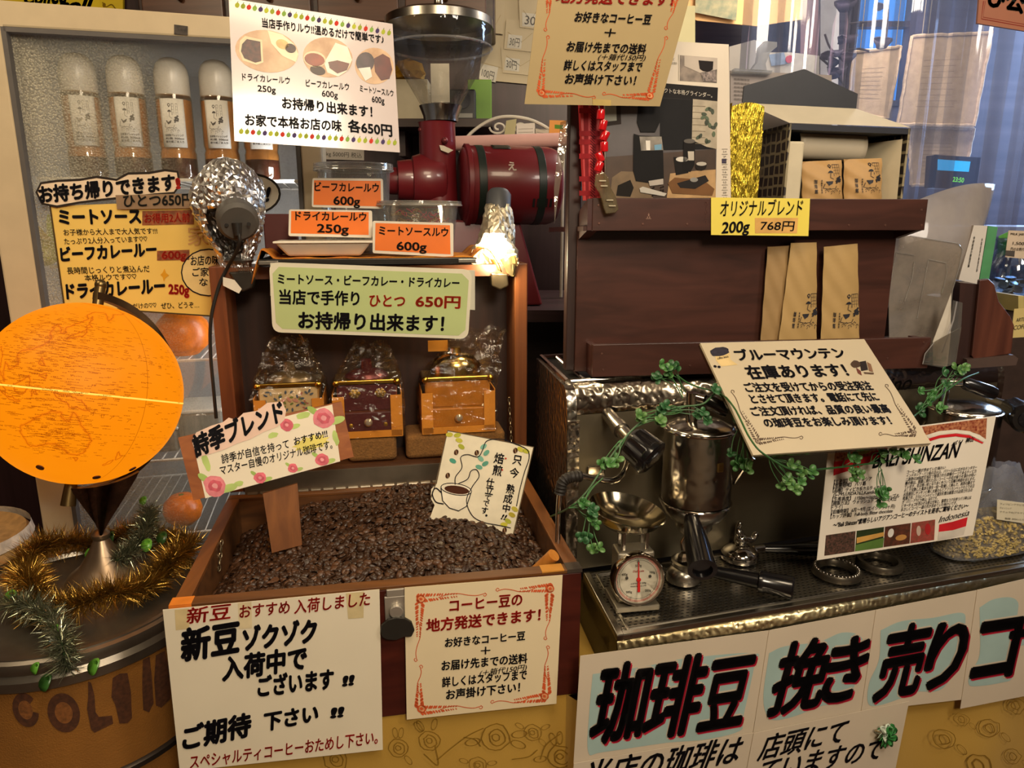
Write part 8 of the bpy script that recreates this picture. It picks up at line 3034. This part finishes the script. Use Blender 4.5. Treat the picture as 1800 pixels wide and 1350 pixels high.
build('cloth_print', pr, mat('8fa0b4', .8, var=.3, scale=30), o, smooth=False)
pr = MB()
pr.lathe([(.0, 0), (.011, 0), (.011, .002), (0, .002)], 14, along(aY(1387, 104, 2.298), Vector((0, -1, 0))))
build('cloth_print', pr, mat('b83a44', .8), o, smooth=False)
bt_ = thing('rear_bench', 'dark bench behind the shelf carrying the carton and the grinder', 'bench', (.35, 2.0, 0))
build('bench_top', MB().box((.09, 2.06, 1.26), (.98, .52, .03)), wood('2c1a18', '40272a', .5, 0), bt_, smooth=False)
build('bench_front', MB().box((.09, 2.10, .622), (.94, .42, 1.24)), wood('1f1412', '2c1c1a', .5, 0), bt_, smooth=False)
tag(build('storage_cabinet', MB().box((.80, 2.30, .792), (.32, .26, 1.584)), mat('3a2c2c', .6), smooth=False, bevel=.004), 'dark cabinet behind the shelf under the white carton', 'cabinet')

# ================================================================== the red coffee grinder and the wall behind it
GYY = 1.90
gx = lambda x, y, Y=GYY: aY(x, y, Y)
REDP2 = mat('6e1c22', .35, var=.08, scale=12, coat=.4)
base_ = gx(790, 440)
gt = thing('coffee_grinder', 'red electric coffee grinder with a clear hopper behind the bean chest', 'coffee grinder', (base_.x, GYY, 1.277))
ya = R(12)
AX = Vector((math.cos(ya), math.sin(ya), 0))
ct0, ct1 = gx(812, 326), gx(812, 326) + AX * .245
rad = .098
M = along(ct0, AX)
build('motor_drum', MB().lathe([(.0, -.006), (.070, -.006), (.090, .0), (rad, .010), (rad, .222), (.092, .240), (.072, .250), (0, .252)], 56, M), REDP2, gt)
for z in (.030, .180):
    build('green_band', MB().lathe([(rad, z), (rad + .0012, z + .001), (rad + .0012, z + .019), (rad, z + .020)], 56, M), mat('1c2620', .4), gt)
build('end_ring', MB().lathe([(rad, .004), (rad + .004, .006), (rad + .004, .016), (rad, .018)], 56, M), REDP2, gt)
fr_m = ct0 + AX * .12
npv = MB()
npv.grid(lambda u, v: ct0 + AX * lerp(.072, .118, u) + (CZ * math.cos(lerp(.10, .50, v)) - Vector((-AX.y, AX.x, 0)) * math.sin(lerp(.10, .50, v))) * (rad + .0016), 6, 8)
build('name_plate', npv, mat('3a3630', .4, .6, var=.4, scale=220), gt, solid=.001)
cyl_pt = lambda s_, a_, o_=.0012: ct0 + AX * s_ + (CZ * math.cos(a_) - Vector((-AX.y, AX.x, 0)) * math.sin(a_)) * (rad + o_)
lgm = MB()
vs, fs = glyphs('え', .03, 0)
lgm.add([cyl_pt(.100 + v[0] * .024, 1.22 - v[1] * .27) for v in vs], fs)
build('white_mark', lgm, mat('c8b8a8', .5), gt, smooth=False, recalc=False)
sv_ = MB()
for i in range(5):
    sv_.add([cyl_pt(.165 + i * .011 + dx, a_) for dx, a_ in ((0, 1.92), (.006, 1.92), (.006, 2.15), (0, 2.15))], [(0, 1, 2, 3)])
build('vent_slot', sv_, mat('140a0a', .7), gt, smooth=False, recalc=False)
nc_ = gx(771, 280)
nk0, nk1 = gx(771, 345), gx(771, 216)
build('feed_neck', MB().lathe([(.050, -.03), (.047, .03), (.0455, nk1.z - nk0.z - .004), (.048, nk1.z - nk0.z)], 36, Matrix.Translation(nk0)), REDP2, gt)
build('grind_head', MB().lathe([(.0, -.088), (.048, -.088), (.052, -.06), (.052, -.052), (.060, -.050), (.066, -.03), (.066, .02), (.060, .03), (.0, .05)], 40, along(gx(760, 318), AX)), REDP2, gt)
build('adjust_knob', MB().lathe([(.0, -.03), (.030, -.03), (.034, -.02), (.034, .012), (.0, .014)], 28, along(gx(700, 318), AX)), REDP2, gt)
build('price_sticker', MB().slab([gx(x, y, GYY - .052) for x, y in ((772, 255), (780, 256), (797, 264), (788, 269), (775, 264))], Vector((0, .001, 0))), mat('cfc4ae', .6), gt, smooth=False)
build('screw', MB().ball(gx(782, 247, GYY - .050), .008, 12, 8).ball(gx(739, 228, GYY - .02), .006, 10, 8), mat('6a2a2c', .4, .4), gt)
hz = lambda y: gx(775, y).z
hx = gx(775, 200).x
HMt = Matrix.Translation((hx, GYY, 0))
z0_, z1_, z2_, z3_ = hz(214), hz(190), hz(86), hz(47)
build('hopper', MB().shell([(.046, z1_), (.128, z2_), (.129, z3_)], 56, HMt), clear('fbfaf6', .05, .03, 'd8d4cc', .2, 20, fres=.35), gt)
build('hopper_collar', MB().lathe([(.043, z0_), (.044, z0_ + .012), (.054, z1_ + .004), (.050, z1_ + .005), (.041, z0_ + .012), (.040, z0_)], 48, HMt), mat('9a948c', .2, 1.0), gt)
build('hopper_ring', MB().shell([(.1285, z2_ - .002), (.131, z2_), (.1285, z2_ + .004)], 56, HMt), clear('ffffff', .3, .2), gt)
build('hopper_lid', MB().lathe([(.0, z3_ + .030), (.05, z3_ + .029), (.118, z3_ + .021), (.131, z3_ + .014), (.132, z3_ - .004), (.129, z3_ - .004), (.126, z3_ + .010), (0, z3_ + .022)], 56, HMt), mat('a09a8e', .25, 1.0, var=.06), gt)
build('lid_handle', MB().lathe([(.020, z3_ + .028), (.014, z3_ + .036), (.011, z3_ + .055), (.012, z3_ + .11), (.0, z3_ + .115)], 24, HMt), mat('b0aaa0', .2, 1.0), gt)
build('shutter_plate', MB().box((0, 0, (z1_ + z2_) / 2 - .01), (.046, .002, .09), HMt), mat('b4aea2', .3, .9), gt, smooth=False)
build('pedestal', MB().hexa([Vector((hx - .06, GYY - .06, 1.277)), Vector((hx + .26, GYY - .01, 1.277)), Vector((hx + .24, GYY + .09, 1.277)), Vector((hx - .07, GYY + .05, 1.277))], [Vector((hx - .04, GYY - .03, 1.50)), Vector((hx + .20, GYY + .01, 1.49)), Vector((hx + .19, GYY + .05, 1.49)), Vector((hx - .05, GYY + .03, 1.50))]), REDP2, gt, smooth=False, bevel=.006)

# envelopes with price slips hanging from a nail board on the back wall
WYB = 2.385
pk = 0
for lab, q, tx, tq in (('large cream envelope with the one hundred yen slip, lowest on the back wall', [(862, -40), (960, -40), (950, 150), (842, 140)], '100円', [(845, 112), (876, 118), (871, 145), (842, 138)]),
                       ('cream envelope with a thirty yen slip, lower of the two small ones in front', [(880, 82), (950, 84), (945, 134), (884, 128)], '30円', [(889, 101), (914, 104), (912, 126), (886, 123)]),
                       ('cream envelope with a thirty yen slip, upper of the two small ones in front', [(890, 34), (944, 38), (940, 92), (886, 86)], '30円', [(894, 60), (918, 63), (916, 86), (891, 84)]),
                       ('cream envelope with a thirty yen slip, topmost beside the hanging cream notice', [(910, -40), (956, -40), (948, 52), (914, 48)], '30', [(918, 22), (946, 25), (944, 48), (918, 46)]),
                       ('narrow cream envelope behind the others on the back wall, no slip', [(852, -40), (890, -40), (884, 60), (850, 56)], '', None)):
    yv = WYB - .004 - .003 * pk
    pk += 1
    s = Sheet('envelope', lab, 'envelope', q, (0, yv, 0), (0, -1, 0), mat('c5b593', .55, var=.04, scale=9), .002, 'cream envelopes on the back wall')
    cx = (q[0][0] + q[1][0]) / 2
    s.line([(q[3][0] + 6, q[3][1] - 30), (cx, q[3][1] - 12), (q[2][0] - 4, q[2][1] - 34)], .8, 'a8946c', 1, 'flap_fold')
    if tq:
        s.poly(tq, 'd2ccbc', 1, 'price_slip')
        s.text(tx, tq[3][0] + 4, tq[3][1] - 4, tq[2][0] - 3, tq[2][1] - 3, 16, '5a5652', .0, .1)
    s.done()

# ledge with a small radio, green pack and carton behind the hopper
LY_ = 2.22
lg = thing('wall_ledge', 'dark narrow ledge on the back wall behind the grinder hopper', 'ledge', aY(770, 214, LY_))
zl_ = aY(770, 208, 2.14).z
build('board', MB().box((aY(765, 208, LY_).x, 2.26, zl_ - .012), (.34, .25, .022)), wood('2a1a14', '3c261c', .5, 0), lg, smooth=False)
build('bracket', MB().box((aY(765, 208, LY_).x - .1, 2.30, zl_ - .06), (.02, .16, .07)).box((aY(765, 208, LY_).x + .1, 2.30, zl_ - .06), (.02, .16, .07)), wood('2a1a14', '3c261c', .5, 0), lg, smooth=False)
c_ = aY(814, 205, 2.20)
t = thing('radio', 'small black radio on the dark ledge right of the grinder hopper', 'radio', (c_.x, 2.20, zl_))
build('case', MB().box((c_.x, 2.20, zl_ + .042), (.075, .05, .082)), mat('1c1c1e', .4, var=.15), t, smooth=False, bevel=.004)
build('speaker', MB().lathe([(0, 0), (.022, 0), (.024, .004), (.018, .003), (0, .001)], 24, along(Vector((c_.x, 2.175, zl_ + .054)), Vector((0, -1, 0)))), mat('34343a', .5), t)
build('front_label', MB().box((c_.x + .004, 2.1742, zl_ + .012), (.05, .001, .012)), mat('8a8880', .5), t, smooth=False)
c_ = aY(846, 200, 2.24)
t = thing('green_packet', 'small green packet standing behind the black radio', 'packet', (c_.x, 2.27, zl_))
build('packet', MB().box((c_.x - .005, 2.27, zl_ + .062), (.07, .03, .122)), mat('6f9a34', .5, var=.06), t, smooth=False, bevel=.002)
c_ = aY(722, 205, 2.2)
t = thing('cream_carton', 'cream carton on the dark ledge seen beside the hopper', 'carton', (c_.x, 2.21, zl_))
build('carton', MB().box((c_.x, 2.21, zl_ + .055), (.11, .08, .108)), mat('c9bda0', .5, var=.05), t, smooth=False, bevel=.002)
t = thing('gold_packet', 'crumpled gold packet lying on top of the cream carton', 'packet', (c_.x, 2.21, zl_ + .11))
build('packet', crumple([(.0, 0), (.040, .003), (.048, .02), (.036, .045), (.0, .058)], Matrix.Translation((c_.x - .002, 2.21, zl_ + .112)), 18, .004, 12), mat('c9952c', .35, .5, var=.2), t, smooth=False)

# white scroll rack with cards and the pink roll
WR = 2.08
t = thing('scroll_rack', 'white wire rack with an arched back and scrolls behind the grinder drum', 'rack', aY(895, 270, WR))
wr = MB()
zr = 1.278
wr.tube(spline(yq([(808, 268), (818, 245), (840, 224), (868, 209), (896, 205), (930, 210), (960, 224), (985, 246), (992, 268)], WR), 6), .0045, 8)
for sgn in (-1, 1):
    cx = 896 + sgn * 20
    wr.tube(spline(yq([(cx + sgn * 16 * (1 - k / 16) * math.cos(k * .62), 224 + 12 * (1 - k / 18) * math.sin(k * .62)) for k in range(14)], WR), 3), .003, 6)
for x in (810, 990):
    p = aY(x, 266, WR)
    wr.tube([p, Vector((p.x, p.y, zr))], .0045, 8)
for y in (262, 285):
    wr.tube(yq([(808, y), (992, y)], WR), .003, 6)
build('wire_frame', wr, mat('cfc8b8', .4), t)
for nm_, lab, q, colr in (('receipt', 'white receipt slip held on the scroll rack', [(908, 218), (940, 216), (942, 243), (908, 244)], 'd0c8bc'), ('receipt', 'printed slip beside the white receipt on the scroll rack', [(940, 226), (965, 228), (964, 246), (940, 243)], 'b8ae9a'), ('tea_packet', 'small olive packet leaning in the left scroll of the rack', [(890, 212), (908, 209), (904, 246), (886, 240)], 'a8a070'), ('orange_card', 'bright orange card at the right end of the scroll rack', [(966, 211), (995, 212), (994, 240), (965, 234)], 'dd9020')):
    s = Sheet(nm_, lab, 'card', q, (0, WR - .012, 0), (0, -1, 0), mat(colr, .5, var=.05), .002)
    if colr == 'dd9020':
        s.poly([(975, 219), (990, 220), (990, 227), (975, 226)], '5a8a30', 1)
    elif colr != 'a8a070':
        for i in range(3):
            s.line([(q[3][0] + 3, q[3][1] - 5 - i * 6), (q[2][0] - 5, q[2][1] - 5 - i * 6)], .8, '8a8478', 1, 'faint_print')
    s.done()
    build('clip_tab', MB().slab([s.P(x, y, -4) for x, y in ((q[3][0] + 6, q[3][1] - 6), (q[3][0] + 14, q[3][1] - 6), (q[3][0] + 14, 268), (q[3][0] + 6, 268))], Vector((0, .002, 0))), mat('b8b0a0', .5), s.o, smooth=False)
p0, p1 = aY(800, 252, 2.03), aY(998, 246, 2.03)
o = build('pink_paper_roll', MB().cyl(p0, p1, .019, .019, 24), mat('d3a49a', .6, var=.04))
tag(o, 'roll of pale pink paper lying across the rack behind the grinder', 'paper roll')
o = fsheet('clear_bag', 'folded clear bag hanging at the edge of the red wood shelf post', 'bag', [(985, 215), (998, 210), (996, 260), (985, 320), (975, 392), (974, 330)], 1.305, clear('f0ece6', .15, .12, 'd8d0c8', .4, 30))
